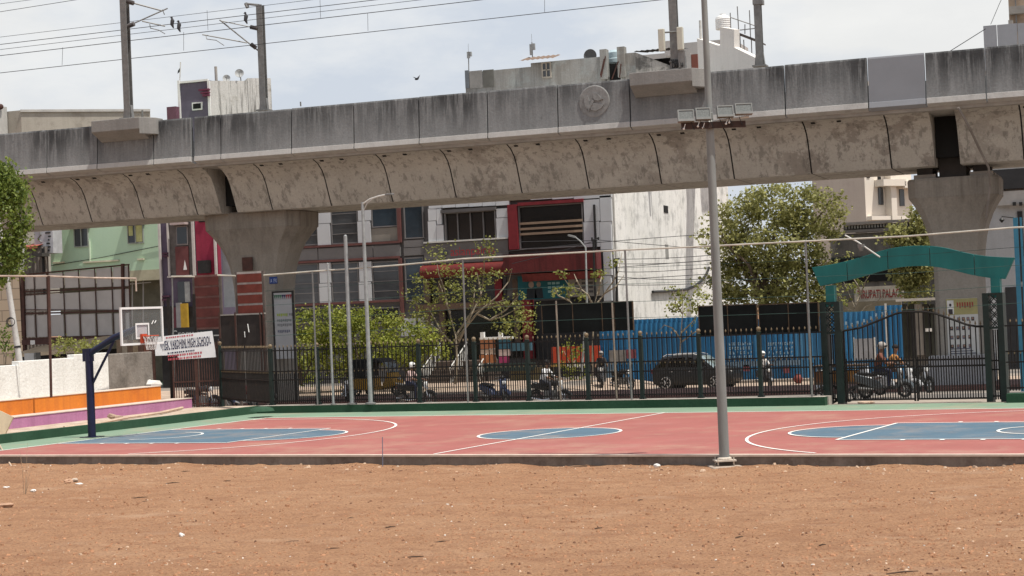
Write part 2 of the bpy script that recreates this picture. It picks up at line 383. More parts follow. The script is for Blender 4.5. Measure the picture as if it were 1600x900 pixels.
mb.sheet(arc(0,0,1.8,0,2*math.pi,64)[:-1],.008);struct(mb.build('court_blue_areas',paint_b))
mb=M(CM);LW=.07
def stroke(pts,z=.012,w=LW,closed=False):
    n=len(pts);vs=[]
    for i,(x,y) in enumerate(pts):
        a=pts[i-1] if i or closed else pts[0];c=pts[(i+1)%n] if i<n-1 or closed else pts[-1]
        t=Vector((c[0]-a[0],c[1]-a[1])).normalized();nx_,ny_=-t.y*w/2,t.x*w/2
        vs+=[(x+nx_,y+ny_,z),(x-nx_,y-ny_,z)]
    k=n if closed else n-1
    mb.add(vs,[(2*i,2*i+1,(2*((i+1)%n))+1,2*((i+1)%n)) for i in range(k)])
stroke([(-14,7.5),(14,7.5)],.012);stroke([(-14,-5.78),(-14,7.46)],.0125);stroke([(14,-5.78),(14,7.46)],.0125);stroke([(0,-5.78),(0,7.46)],.0125)
stroke(arc(0,0,1.8,0,2*math.pi,72)[:-1],.0135,closed=True)
for s in(-1,1):
    bx=s*(14-1.575);a=math.acos(6.6/6.75)
    pts=[(s*14,6.6),(bx-s*6.75*math.sin(a)*0,6.6)]
    th=[math.pi/2-.21-(math.pi-.42)*i/60 for i in range(61)]
    pp=[(s*13.96,6.6)]+[(bx-s*6.75*math.cos(t),6.75*math.sin(t)) for t in th if 6.75*math.sin(t)>-5.77]
    stroke(pp,.0145)
    stroke([(s*8.2,-2.45),(s*8.2,2.45)],.0155)
    stroke([(s*13.96,2.45),(s*8.2,2.45)],.0165);stroke([(s*13.96,-2.45),(s*8.2,-2.45)],.0168)
    stroke([(s*(8.2-q[0]),q[1]) for q in arc(0,0,1.8,-math.pi/2+.02,math.pi/2-.02,36)],.0175)
    stroke([(bx-s*q[0],q[1]) for q in arc(0,0,1.25,-math.pi/2,math.pi/2,24)],.0175)
    for t in(1.75,2.6,3.45,4.3):
        for yy_ in(-2.6,2.6): stroke([(s*(14-t)-.05,yy_),(s*(14-t)+.05,yy_)],.0172,.15)
struct(mb.build('court_lines',line_m))
# green kerbs
kerb_m=stained('green_kerb_paint',(.022,.065,.035),(.012,.03,.018),(.035,.085,.05),patch=(.6,.8),streak=.2)
kerb_t=mat('kerb_top_cement',(.42,.38,.33),var=.15,scale=3)
xg0,_=CI(G(1287,634));
mb=M(CM);mb.box(-16.2,xg0,9.98,10.25,-.3,.25);mb.box(-16.2,xg0,10.25,10.7,-1.2,.252,1)
mb.sheet([(-16.2,9.985),(xg0,9.985),(xg0,10.25),(-16.2,10.25)],.2535,1);struct(mb.build('kerb',[kerb_m,kerb_t]))
mb=M(CM);mb.box(CI(G(1578,628))[0],19,9.98,10.6,-.3,.25);struct(mb.build('kerb',[kerb_m,kerb_t]))
mb=M(CM);mb.box(-16.45,-16.201,-5.93,10.7,-.3,.25);struct(mb.build('kerb',[kerb_m,kerb_t]))
rub=mat('pale_rubble_soil',(.42,.33,.25),var=.25,scale=2.5,col2=(.55,.5,.44),thr=(.5,.7),bump=.6)
mb=M(CM);mb.box(-30,-16.451,-5.93,14,-.5,.05);struct(mb.build('path',rub))
# far median kerb under the viaduct
mb=M();mb.box(-70,20,69.2,73.6,-1.2,-.42);mb.box(-70,20,68.9,69.2,-1.2,-.46);struct(mb.build('median_kerb',mat('median_kerb_red',(.16,.085,.07),var=.3,scale=1.5)))
mb=M();mb.box(-75,-14,88.0,91.9,-1.3,-.80);struct(mb.build('pavement',mat('pavement_slabs',(.34,.30,.26),var=.2,scale=2)))

# dusty verge beyond the viaduct, made paler to put sunlight into its colour
n=30;mb=M();vs=[]
gy=[76.6,77.4,80,83,86,88.05]
for y in gy:
    for x in np.linspace(-70,6,n): vs.append((x,y+(.35*math.sin(x*.9) if y<77 else 0),road_z(x,y)+.012))
mb.add(vs,[(j*n+i,j*n+i+1,(j+1)*n+i+1,(j+1)*n+i) for j in range(len(gy)-1) for i in range(n-1)])
struct(mb.build('dusty_verge',mat('sunlit_verge_dust',(.40,.31,.24),rough=.95,var=.22,scale=1.2,col2=(.26,.21,.17),thr=(.55,.75))))
# ------------------------------------------------------------------ metro viaduct
VY=67.1
par_m=stained('viaduct_parapet_concrete',(.225,.235,.238),(.030,.031,.033),(.295,.302,.304),ztop=11.75,zlen=1.5,streak=.92,sscale=5.5,patch=(.62,.8),run=(.38,.54),pscale=1.4)
par_clean=mat('fresh_grey_paint',(.205,.215,.235),rough=.7,var=.06,scale=.8)
band_m=stained('parapet_band',(.43,.425,.41),(.24,.23,.22),(.47,.465,.45),patch=(.6,.8),streak=.25)
gird_m=stained('viaduct_girder_concrete',(.42,.408,.372),(.13,.124,.114),(.49,.475,.435),patch=(.51,.565),streak=.55,pmod=.16,pscale=.8,patchcol=(.20,.176,.155),run=(.52,.60),sscale=4,pmix=.62)
dark_m=mat('dark_void',(.012,.012,.012),var=.1)
via=thing('metro_viaduct','long weathered concrete metro viaduct crossing above the street on flared piers','viaduct',(-22,VY+4.5,0))
us=[-150,-70,-10,73,152,240,299,345,455,553,655,762,872,985,1105,1227,1357,1447,1541,1640,1740,1850,1975,2110,2260,2420]
def parx(u): 
    v=246-(u-345)*.083;return W(u,v,VY).x
X=[parx(u) for u in us]
for i in range(len(X)-1):
    x0,x1=X[i]+.022,X[i+1]-.022
    if us[i]==299: x0+=.12
    g=.0
    clean=us[i]==1357
    mb=M();dz=rnd.uniform(-.012,.012);dy=rnd.uniform(-.015,.015)
    mb.prismx([(VY+.02+dy,10.42),(VY+.12+dy,12.06+dz),(VY+.15+dy,12.13+dz),(VY+.30+dy,12.13+dz),(VY+.30+dy,10.42)],x0,x1,0)
    mb.prismx([(VY-.04+dy,10.2),(VY-.01+dy,10.419),(VY+.30+dy,10.419),(VY+.34+dy,10.1)],x0,x1,1)
    p=mb.build('parapet_panel',[par_clean,mat('fresh_grey_band',(.27,.285,.31),var=.05)] if clean else [par_m,band_m],via,bevel=.012)
    if clean:p['label']='smooth freshly painted blue grey parapet panel'
# far parapet + deck + girder boxes
mb=M();mb.box(X[0],X[-1],VY+8.7,VY+9,10.2,12.1);mb.build('far_parapet',par_m,via)
mb=M();mb.box(X[0],X[-1],VY+.35,VY+8.69,9.98,10.15);mb.build('deck',conc,via)
gu=[-220,-150,-85,-2,66,143,224,308,None,425,517,613,712,815,920,1033,1147,1268,1393,None,1600,1710,1820,1930,2060,2200,2350,2510]
def gx_(u): return W(u,346-(u)*.066+6,VY+2.4).x
pts=[(VY+.36,10.09),(VY+.75,10.0),(VY+1.25,9.83),(VY+1.65,9.55),(VY+1.9,9.2),(VY+2.42,8.12),(VY+2.48,8.06)]
prof=pts+[(VY+9-(y-VY),z) for y,z in pts[::-1]]
segs=[]
xs_=[None if u is None else gx_(u) for u in gu]
for i in range(len(gu)-1):
    a,b_=xs_[i],xs_[i+1]
    if a is None:a=gx_({8:369,19:1499}[i])
    if b_ is None:b_=gx_({7:346,18:1462}[i])
    if i in(7,18) or i in(8,19) or True:
        mb=M();mb.prismx([(y,z) for y,z in prof],a+.03,b_-.03);mb.build('girder_segment',gird_m,via,smooth=True)
mb=M()
for i in range(1,len(gu)-1):
    if xs_[i] is not None: mb.prismx([(VY+4.5+(y-VY-4.5)*.985,8.1+(z-8.1)*.985+.01) for y,z in prof],xs_[i]-.05,xs_[i]+.05)
for i,(ua,ub) in {8:(346,369),19:(1462,1499)}.items():
    mb.box(gx_(ua)-.3,gx_(ub)+.3,VY+2.9,VY+6.6,8.4,9.97)
mb.build('joint_gap',dark_m,via)
# drain holes in the wing soffit
for i in range(len(gu)-1):
    if xs_[i] is None or xs_[i+1] is None: continue
    for k in(.3,.62):
        x=xs_[i]*(1-k)+xs_[i+1]*k-.55;mb=M();mb.obox((x,VY+1.0,9.905),(.16,.12,.03),Matrix.Rotation(R(-18),3,'X'));mb.build('drain_hole',dark_m,via)
# mast brackets on the near parapet
def bracket(u0,u1,vt):
    x0=W(u0,vt+25,VY-.75).x;x1=W(u1,vt,VY-.5).x
    mb=M();mb.prismx([(VY-.75,11.72),(VY-.75,12.22),(VY+.5,12.22),(VY+.5,11.3),(VY+.0,11.35)],x0,x1-.45)
    mb.prismz([(x1-.449,VY-.75),(x1,VY-.1),(x1,VY+.5),(x1-.449,VY+.5)],11.5,12.22)
    mb.build('mast_bracket',stained('bracket_concrete_%d'%u0,(.235,.23,.22),(.11,.105,.10),(.28,.273,.26),streak=.2,patch=(.6,.8)),via,bevel=.02)
bracket(143,236,188);bracket(984,1101,115)
# round emblem in low relief
c_=W(928,158,VY);mb=M()
mb.lathe([(.60,0),(.64,-.03),(.63,-.075),(.595,-.09),(.01,-.09)],(c_.x,VY+.1,c_.z),40,'y')
def blob(pl,y0,y1): mb.prism([(c_.x+x*.55,c_.z+z*.55) for x,z in pl],y0,y1)
blob([(-.75,.35),(-.45,.45),(-.3,.05),(-.38,-.3),(-.5,-.62),(-.68,-.35)],VY-.03,VY+.02)
blob([(.0,.6),(.3,.5),(.55,.2),(.72,.1),(.35,.0),(.1,.05),(-.05,.25)],VY-.045,VY+.02)
blob([(-.1,-.1),(.3,-.2),(.75,-.3),(.55,-.55),(.1,-.72),(-.25,-.62),(-.3,-.35)],VY-.035,VY+.02)
blob([(-.12,.1),(.05,.0),(-.25,-.4),(-.42,-.75),(-.45,-.4)],VY-.05,VY+.02)
mb.build('emblem',mat('emblem_plaster',(.225,.226,.222),var=.2,scale=6,bump=.3),via)
# ------------------------------------------------------------------ piers
pier_m=stained('pier_concrete',(.265,.245,.215),(.085,.075,.065),(.32,.30,.265),ztop=6.8,zlen=2.6,streak=.7,patch=(.62,.85))
pier_w=stained('pier_base_whitewash',(.34,.34,.355),(.16,.155,.155),(.43,.43,.445),patch=(.55,.75),streak=.3)
pad_m=mat('bearing_pad',(.04,.04,.04),var=.2)
def pier(label,ua,ub,vt,us0,us1,vs_):
    Yf=VY+3.6
    xa,xb=W(ua,vt,Yf).x,W(ub,vt,Yf).x;sa,sb=W(us0,vs_,Yf).x,W(us1,vs_,Yf).x
    cx=(sa+sb)/2;hs=(sb-sa)/2;hc=(xb-xa)/2*.985
    zc=W((ua+ub)/2,vt,Yf).z
    t=thing('viaduct_pier',label,'pier',(cx,VY+4.5,-.62),group='viaduct piers')
    def ring(hx,hy,z,ch):
        ch*=hx
        return [(cx-hx,VY+4.5-hy+ch,z),(cx-hx+ch*.9,VY+4.5-hy,z),(cx+hx-ch*.9,VY+4.5-hy,z),(cx+hx,VY+4.5-hy+ch,z),
                (cx+hx,VY+4.5+hy-ch,z),(cx+hx-ch*.9,VY+4.5+hy,z),(cx-hx+ch*.9,VY+4.5+hy,z),(cx-hx,VY+4.5+hy-ch,z)]
    def loft(mb,rings):
        vs=[p for r_ in rings for p in r_];n=8;k=len(rings)
        mb.add(vs,[(i*n+j,i*n+(j+1)%n,(i+1)*n+(j+1)%n,(i+1)*n+j) for i in range(k-1) for j in range(n)]+[tuple(range(n-1,-1,-1)),tuple((k-1)*n+j for j in range(n))])
    mb=M();prs=[(0,-1.2),(0,3.9),(.02,4.4),(.07,4.9),(.16,5.4),(.31,5.9),(.52,6.35),(.76,6.7),(1,7.0)]
    zz=lambda z:-1.2+(z+1.2)*(zc-.75+1.2)/(8.2)
    loft(mb,[ring(hs+(hc-hs)*k,.85+.54*k,zz(z),.22) for k,z in prs]);sh=mb.build('shaft',pier_m,t)
    mb=M();loft(mb,[ring(hc,1.4,zc-.748,.2),ring(hc*1.01,1.42,zc-.1,.2),ring(hc*.98,1.39,zc,.2)]);mb.build('cap',pier_m,t)
    for dx in(-hc*.62,hc*.62):
        for dy in(-.7,.7):
            mb=M();mb.box(cx+dx-.42,cx+dx+.42,VY+4.5+dy-.35,VY+4.5+dy+.35,zc+.001,zc+.17);mb.build('bearing_block',conc,t)
            mb=M();mb.box(cx+dx-.3,cx+dx+.3,VY+4.5+dy-.25,VY+4.5+dy+.25,zc+.171,8.065);mb.build('bearing_pad',pad_m,t)
    mb=M();mb.box(cx-hc*.30,cx+hc*.30,VY+4.5-.95,VY+4.5+.95,zc+.002,8.4);mb.build('added_gap_block',mat('gap_block_shade',(.045,.042,.04)),t)  # block added to close the bright sky gap, shade put into its dark colour
    return t,cx,hs,Yf
p1,p1x,p1h,PYF=pier('flared grey concrete pier at left, beside the slatted red brown boards','324','490',0,0,0,0) if False else pier('flared grey concrete pier beside the slatted red brown boards',322,472,331,361,436,440)
p2,p2x,p2h,_=pier('flared brownish concrete pier with a whitewashed base behind the iron gate',1422,1566,277,1458,1534,420)
PY1=VY+4.5-.85
mb=M();mb.box(p2x-p2h-.28,p2x+p2h+.2,PY1-.55,PY1-.05,-1,.72);mb.box(p2x+p2h+.001,p2x+p2h+.2,PY1-.05,PY1+2.2,-1,.72)
mb.build('crash_barrier',pier_w,p2,bevel=.05)
a=W(1478,467,PY1-.03);b_=W(1531,556,PY1-.03)
yp=PY1-.035
mb=M();mb.box(a.x,b_.x,yp,yp+.03,b_.z,a.z,0)
w_=b_.x-a.x;h_=a.z-b_.z
mb.box(a.x,b_.x,yp-.006,yp-.001,a.z-h_*.28,a.z-.01,1);mb.box(a.x+.03,a.x+w_*.24,yp-.012,yp-.007,a.z-h_*.27,a.z-h_*.03,2)
mb.ball((a.x+w_*.13,yp-.014,a.z-h_*.11),.05,8,(1,.15,1.3),3);mb.box(a.x+w_*.06,a.x+w_*.2,yp-.016,yp-.0125,a.z-h_*.27,a.z-h_*.18,3)
for k in range(7): mb.box(a.x+w_*(.34+.08*k),a.x+w_*(.385+.08*k),yp-.012,yp-.007,a.z-h_*(.15+.02*(k%2)),a.z-h_*.07,4)
for r_ in range(4):
    for k in range(4 if r_ else 4):
        if r_==0: x=a.x+w_*(.38+.15*k)
        else: x=a.x+w_*(.14+.19*k)
        z=a.z-h_*(.36+.155*r_)
        mb.box(x-.055,x+.055,yp-.012,yp-.007,z-.07,z+.075,3 if (r_+k)%2 else 5)
        mb.ball((x,yp-.013,z+.02),.035,8,(1,.12,1.25),6)
for k in range(3): mb.box(a.x+w_*.08,a.x+w_*(.9-.1*k),yp-.012,yp-.007,b_.z+.1+.09*k,b_.z+.14+.09*k,5)
pcol=[mat('poster_paper',(.52,.52,.5),var=.08),mat('poster_ochre',(.33,.30,.14),var=.15),mat('poster_pale',(.6,.6,.58)),mat('poster_dark',(.05,.045,.05)),mat('poster_crimson',(.3,.06,.05)),mat('poster_ink',(.13,.13,.17)),mat('poster_skin',(.3,.19,.14))]
mb.build('poster',pcol,p2)
# right pier: drain pipe and hanging notice on its side
pts=[W(1497,168,VY-.05),W(1513,196,VY+.3),W(1530,232,VY+1.5),W(1545,262,VY+2.0),W(1547,290,VY+2.5),W(1541,340,VY+2.85)]
mb=M();mb.tube(pts,.045,6);mb.build('drain_pipe',mat('pipe_grey',(.2,.18,.165),var=.2),p2)
# left pier: number plate and flex banner
a=W(421.5,433,PY1);b_=W(434,443,PY1)
mb=M();mb.box(a.x,b_.x,PY1-.05,PY1-.02,b_.z,a.z,0);text_mesh(mb,'A 190',.26,(a.x+.05,PY1-.055,b_.z+.05),(1,0,0),(0,0,1),.0,1,width=(b_.x-a.x)*.82)
mb.build('number_plate',[mat('plate_blue',(.02,.05,.2)),mat('plate_white',(.4,.45,.6))],p1)
YB=PY1-.4
a=W(428,457,YB);b_=W(460,560,YB)
sg=thing('flex_banner','tall pale grey banner with coloured zigzag trim in dark frame beside left pier','banner',(a.x,YB,-.6))
mb=M()
mb.box(a.x-.10,a.x-.02,YB-.03,YB+.05,-.7,a.z+.05);mb.box(b_.x+.0,b_.x+.07,YB-.03,YB+.05,-.7,a.z+.05);mb.box(a.x-.02,b_.x,YB-.03,YB+.03,a.z-.02,a.z+.05);mb.build('frame',black,sg)
mb=M();mb.box(a.x-.019,b_.x-.001,YB-.01,YB+.01,b_.z,a.z-.03,0)
n=9;w_=(b_.x-a.x)/n
for i in range(n):
    x=a.x+i*w_;mb.prism([(x,a.z-.12),(x+w_*.5,a.z-.34),(x+w_*.98,a.z-.12)],YB-.02,YB-.012,[1,1,1,1,2,2,3,3,3][i])
for z,ws,ci in((.95,(.5,.2),4),(1.2,(.72,),5),(1.4,(.72,),5),(1.68,(.62,),6)):
    x=a.x+.12
    for q in ws:
        for k in range(int(q*12)):
            mb.box(x+k*.09,x+k*.09+.06,YB-.02,YB-.012,a.z-z-.1-(k%3)*.015,a.z-z,ci)
        x+=q+.1;ci=5
mb.build('sheet',[mat('flex_grey',(.36,.37,.385),var=.06),mat('zig_green',(.05,.13,.08)),mat('zig_navy',(.03,.03,.08)),mat('zig_red',(.25,.03,.04)),mat('txt_lime',(.28,.36,.07)),mat('txt_grey',(.18,.19,.2)),mat('txt_slate',(.14,.15,.2))],sg)
# ------------------------------------------------------------------ overhead line masts
def mast(label,u,v,Y,uh,arms,extra=None):
    b=W(u,v,Y);t=thing('catenary_mast',label,'mast',(b.x,Y,b.z),group='overhead line masts on the viaduct')
    top=W(uh,-40,Y).z+1.5
    mb=M();s=.15
    mb.box(b.x-s,b.x+s,Y-s,Y-s+.035,b.z,top);mb.box(b.x-s,b.x+s,Y+s-.035,Y+s,b.z,top);mb.box(b.x-.02,b.x+.02,Y-s+.035,Y+s-.035,b.z,top)
    if arms=='short':
        mb=M();top=W(405,8,Y).z
        mb.box(b.x-s,b.x+s,Y-s,Y-s+.035,b.z,top);mb.box(b.x-s,b.x+s,Y+s-.035,Y+s,b.z,top);mb.box(b.x-.02,b.x+.02,Y-s+.035,Y+s-.035,b.z,top)
    mb.build('pole',galv_d,t)
    mb=M();mb.box(b.x-.3,b.x+.3,Y-.3,Y+.3,b.z-.02,b.z+.05)
    for dx in(-1,1): mb.add([(b.x+dx*.16,Y-.1,b.z+.05),(b.x+dx*.22,Y-.1,b.z+.05),(b.x+dx*.16,Y-.1,b.z+.6),(b.x+dx*.16,Y+.1,b.z+.05),(b.x+dx*.22,Y+.1,b.z+.05),(b.x+dx*.16,Y+.1,b.z+.6)],[(0,1,2),(5,4,3),(0,3,4,1),(1,4,5,2),(2,5,3,0)])
    mb.build('base_plate',galv_d,t)
    return t,b,top
def cant(t,P):
    """cantilever from pixel polylines measured at distance Y; P: list of (pts,r,Y0,Y1)"""
    mb=M();ins=M()
    for pts,r_,Y0,Y1 in P:
        q=[W(u,v,Y0+(Y1-Y0)*i/max(1,len(pts)-1)) for i,(u,v) in enumerate(pts)]
        mb.tube(q,r_,6)
    mb.build('cantilever_arm',galv_d,t);return ins
def insul(t,u0,v0,u1,v1,Y):
    a,b=W(u0,v0,Y),W(u1,v1,Y);mb=M();n=7;pts=[];rs=[]
    for i in range(n*2+1): pts.append(a.lerp(b,i/(n*2)));rs.append(.11 if i%2 else .05)
    mb.tube(pts,rs,8);mb.build('insulator',mat('insulator_grey',(.10,.09,.09),rough=.4),t)
Y1,Y2=VY-.35,VY+8.9
m1,b1,_=mast('slim grey steel mast with cantilever arms on the bracket above the left bleachers side',201.5,186,Y1,190,'full')
cant(m1,[([(198,2),(254,17)],.035,Y1,Y1+.8),([(199,41),(262,13)],.03,Y1,Y1+.8),([(222,33),(258,41)],.03,Y1+.4,Y1+1),([(234,38),(235,44),(248,47),(258,53)],.018,Y1+.5,Y1+1.2),([(254,15),(257,23)],.02,Y1+.8,Y1+.8)])
insul(m1,198,2,209,5,Y1);insul(m1,200,41,210,37,Y1)
m2,b2,_=mast('grey steel mast with a bent top arm on the far side near the purple house',413,173,Y2,405,'short')
cant(m2,[([(405,8),(383,6)],.06,Y2,Y2),([(384,5),(387,12)],.09,Y2,Y2),([(407,82),(343,31)],.035,Y2,Y2-1),([(405,45),(347,33)],.025,Y2,Y2-1),([(386,67),(316,54)],.03,Y2-.4,Y2-1.4),([(322,56),(323,61),(338,63),(350,71)],.018,Y2-1,Y2-1.4)])
insul(m2,400,75,392,69,Y2-.2);insul(m2,402,44.5,391,42,Y2-.2)
m3,b3,_=mast('grey steel mast carrying two cream antenna panels on the bracket right of the emblem',1056,110,Y1,1052,'full')
for (u0,v0,u1,v1) in((1029,46,1040,80),(1058,43,1069,78)):
    a=W(u0,v0,Y1-.25);b_=W(u1,v1,Y1-.25);mb=M();mb.box(a.x,b_.x,Y1-.4,Y1-.2,b_.z,a.z);mb.build('antenna_panel',mat('antenna_cream',(.50,.49,.42),rough=.5,var=.05),m3,bevel=.03)
mb=M();a=W(1035,51,Y1-.15);b_=W(1063,49,Y1-.15);mb.tube([a,b_],.035,6);a=W(1046,97,Y1-.15);b_=W(1066,92,Y1-.15);mb.tube([a,b_],.04,6)
mb.build('antenna_bracket',galv_d,m3)
for k in range(9):
    mb=M();mb.tube([W(1048+k*2.2,93,Y1-.25),W(1052+k*1.6+rnd.uniform(-4,4),102,Y1-.32),W(1050+k*2,111,Y1-.2)],.022,5);mb.build('cable',black,m3)
a=W(1060,80,Y1-.2);b_=W(1072,107,Y1-.2);mb=M();mb.box(a.x,b_.x,Y1-.3,Y1-.16,b_.z,a.z);mb.build('junction_box',galv_d,m3)
m4,b4,_=mast('plain dark grey steel mast on the far side right of the floodlight pole',1188,104,Y2,1184,'full')
mb=M();q=W(1185,4,Y2);mb.box(q.x-.22,q.x+.22,Y2-.2,Y2+.2,q.z-.1,q.z+.1);mb.build('clamp',galv_d,m4)
# overhead wires
wl=[('upper near contact wire with droppers, second lowest of the wires',VY+2.2,(0,87),(750,0),.016),('lowest overhead wire crossing the whole left sky',VY+2.2,(0,114),(1030,0),.015),
    ('overhead wire passing just above the left mast clamp',VY+6.5,(0,69.5),(585,0),.016),('thin overhead wire with perched birds',VY+6.5,(0,77.5),(655,0),.012),('thin faint overhead wire above the birds',VY+7.5,(0,58),(485,0),.011),
    ('short visible overhead wire in the upper left corner',VY+8,(0,18.5),(117,0),.014),('topmost thin overhead wire in the upper left corner',VY+8,(0,6),(46,0),.011)]
WG=[]
for lab,Y,a,b_,r_ in wl:
    A,B=W(*a,Y),W(*b_,Y);d=(B-A);A2,B2=A-d*.25,A+d*(3.2 if b_[0]>300 else 12)
    mb=M();mb.tube([A2,A,A.lerp(B,.5),B,B2],r_,5)
    o=mb.build('overhead_wire',wire_m,loc=tuple(A2));props(o,lab,'wire','overhead wires of the metro line');WG.append((A,B))
for (u0,v0,u1,v1,Y) in((98,74,97,102,VY+2.2),(287,50,287,79,VY+2.2),(323.5,16,325,47,VY+6),(500,0,501,28,VY+4),(574.5,21,575,48,VY+2.2),(851,0,851,19,VY+2.2)):
    mb=M();a=W(u0,v0,Y);b_=W(u1,v1,Y);mb.tube([a,b_],.009,5)
    props(mb.build('wire_dropper',wire_m,loc=tuple(b_)),'thin vertical dropper wire hanging between two overhead wires','dropper','vertical dropper wires of the overhead line')
def bird(u,v,Y,lab,fly=False):
    p=W(u,v,Y);t=thing('bird',lab,'bird',tuple(p),group='birds')
    mb=M()
    if fly:
        mb.ball(p,.05,8,(2.2,1,.8));mb.add([p+Vector((-.05,0,.02)),p+Vector((.12,0,.02)),p+Vector((.16,.1,.26)),p+Vector((.12,.1,.2))],[(0,1,2,3)])
        mb.add([p+Vector((-.05,0,.02)),p+Vector((.12,0,.02)),p+Vector((-.12,-.2,.12))],[(0,1,2)])
    else:
        mb.tube([p+Vector((.0,0,.12)),p+Vector((.02,0,.02)),p+Vector((-.02,0,-.16)),p+Vector((.06,0,-.34))],[.05,.10,.085,.025],8);mb.ball(p+Vector((-.02,0,.17)),.06,8);mb.tube([p+Vector((-.06,0,.17)),p+Vector((-.13,0,.16))],[.02,.004],5)
    mb.build('body',mat('bird_feathers',(.05,.05,.055),var=.3,scale=20),t,smooth=True)
bird(269,33,VY+6.5,'dark bird perched on a wire, left one of the pair by the mast arm');bird(279.5,39,VY+6.5,'dark bird perched on a wire, right one of the pair by the mast arm');bird(384,26,VY+6.5,'dark bird on a wire just below the bent top arm');bird(651,124,80,'small bird flying alone in the sky above the parapet',True)
# ------------------------------------------------------------------ iron fence on the kerb
FM_=FR(CT(0,FY).x,CT(0,FY).y,PSI)          # x along the fence, y=0 on its line
def fxz(u,v): return FP(FM_,u,v)
pu=[422,494.5,577.5,653,740,823,916,1000,1091,1185]
pvt=[532.5,529.5,527.5,524,521,519,515,510,507.5,503]
px=[fxz(u,v+10)[0] for u,v in zip(pu,pvt)]
xL=fxz(346,560)[0];xG=fxz(1287,560)[0]
ZB=.25;ZT=2.13
fence=thing('iron_fence','long black iron picket fence on green kerb along the far side of the court','fence',tuple(CT(px[0],FY,ZB)),PSI)
fence2=None
def post(x,parent,h=2.22):
    mb=M(FM_);mb.box(x-.06,x+.06,-.06,.06,ZB,h);mb.box(x-.085,x+.085,-.085,.085,ZB,ZB+.06);p=mb.build('post',dgreen,parent)
    mb=M(FM_);mb.ball((x,0,h+.07),.075,10);mb.lathe([(.07,0),(.04,.03)],(x,0,h-.005),8);mb.build('finial',gold,p,smooth=True)
for x in px: post(x,fence)
def picket(x0,x1,parent,zt=ZT,zb=ZB+.06,step=.165,label=None):
    mb=M(FM_)
    L_=x1-x0;n=max(2,round(L_/step))
    for z in(zt,zt-.72,zt-1.02,zb+.08): mb.box(x0,x1,-.02,.02,z-.02,z+.02)
    for i in range(1,n):
        x=x0+L_*i/n;mb.box(x-.013,x+.013,-.013,.013,zb,zt+.1)
    for i in range(n):
        x=x0+L_*(i+.5)/n;mb.box(x-.014,x+.014,-.013,.013,zb,zt-.80)
    for i in range(1,n):
        x=x0+L_*i/n;mb.lathe([(.008,zt+.08),(.024,zt+.12),(.024,zt+.14),(.004,zt+.19)],(x,0,0),5,mi=1)
    for i in range(n):
        x=x0+L_*(i+.5)/n;mb.lathe([(.008,zt-.80),(.026,zt-.765),(.004,zt-.69)],(x,0,0),5,mi=1)
    return mb.build('picket_panel',[iron,gold],parent,label=label)
pp=[]
for a,b_ in zip(px[:-1],px[1:]): picket(a+.06,b_-.06,fence)
picket(px[-1]+.06,xG-.02,fence)
# left run of the fence, turning towards the bleachers
LA=CT(px[0],FY);LBp=G(272,640,.0)
lf=thing('iron_fence','short rusty picket fence run between green kerb corner and the left gate','fence',tuple(LA),0)
LB2=Vector((G(346,637,0).x,G(346,637,0).y,0))
ang=math.atan2(LA.y-LB2.y,LA.x-LB2.x);FL=FR(LB2.x,LB2.y,ang);Ll=(Vector((LA.x,LA.y))-Vector((LB2.x,LB2.y))).length
_F=FM_;FM_=FL;ZB_,ZB=ZB,.05
for x in(.1,): post(x,lf,2.35)
picket(.16,Ll*.52,lf);picket(Ll*.52,Ll-.08,lf)
FM_=_F;ZB=ZB_
gl=thing('iron_gate','tall rusty side gate of narrow bars behind the white school banner','gate',tuple(G(272,640,0)),0)
GA=G(272,640,0);ang2=math.atan2(LB2.y-GA.y,LB2.x-GA.x);FG=FR(GA.x,GA.y,ang2);Lg=(LB2-GA).length
for k in(0,1):
    mb=M(FG);x0,x1=Lg*k/2+.03,Lg*(k+1)/2-.03
    for z in(.15,1.0,2.25): mb.box(x0,x1,-.025,.025,z,z+.05)
    for x in(x0,x1): mb.box(x-.03,x+.03,-.03,.03,.05,2.5)
    n=9
    for i in range(1,n): x=x0+(x1-x0)*i/n;mb.box(x-.014,x+.014,-.014,.014,.05,2.45)
    mb.build('gate_leaf',rust,gl)
for x,h in((-.08,4.2),(Lg*.5,4.3),(Lg+.05,2.6)):
    mb=M(FG);mb.box(x-.05,x+.05,.04,.14,0,h);mb.build('gate_post',iron,gl)
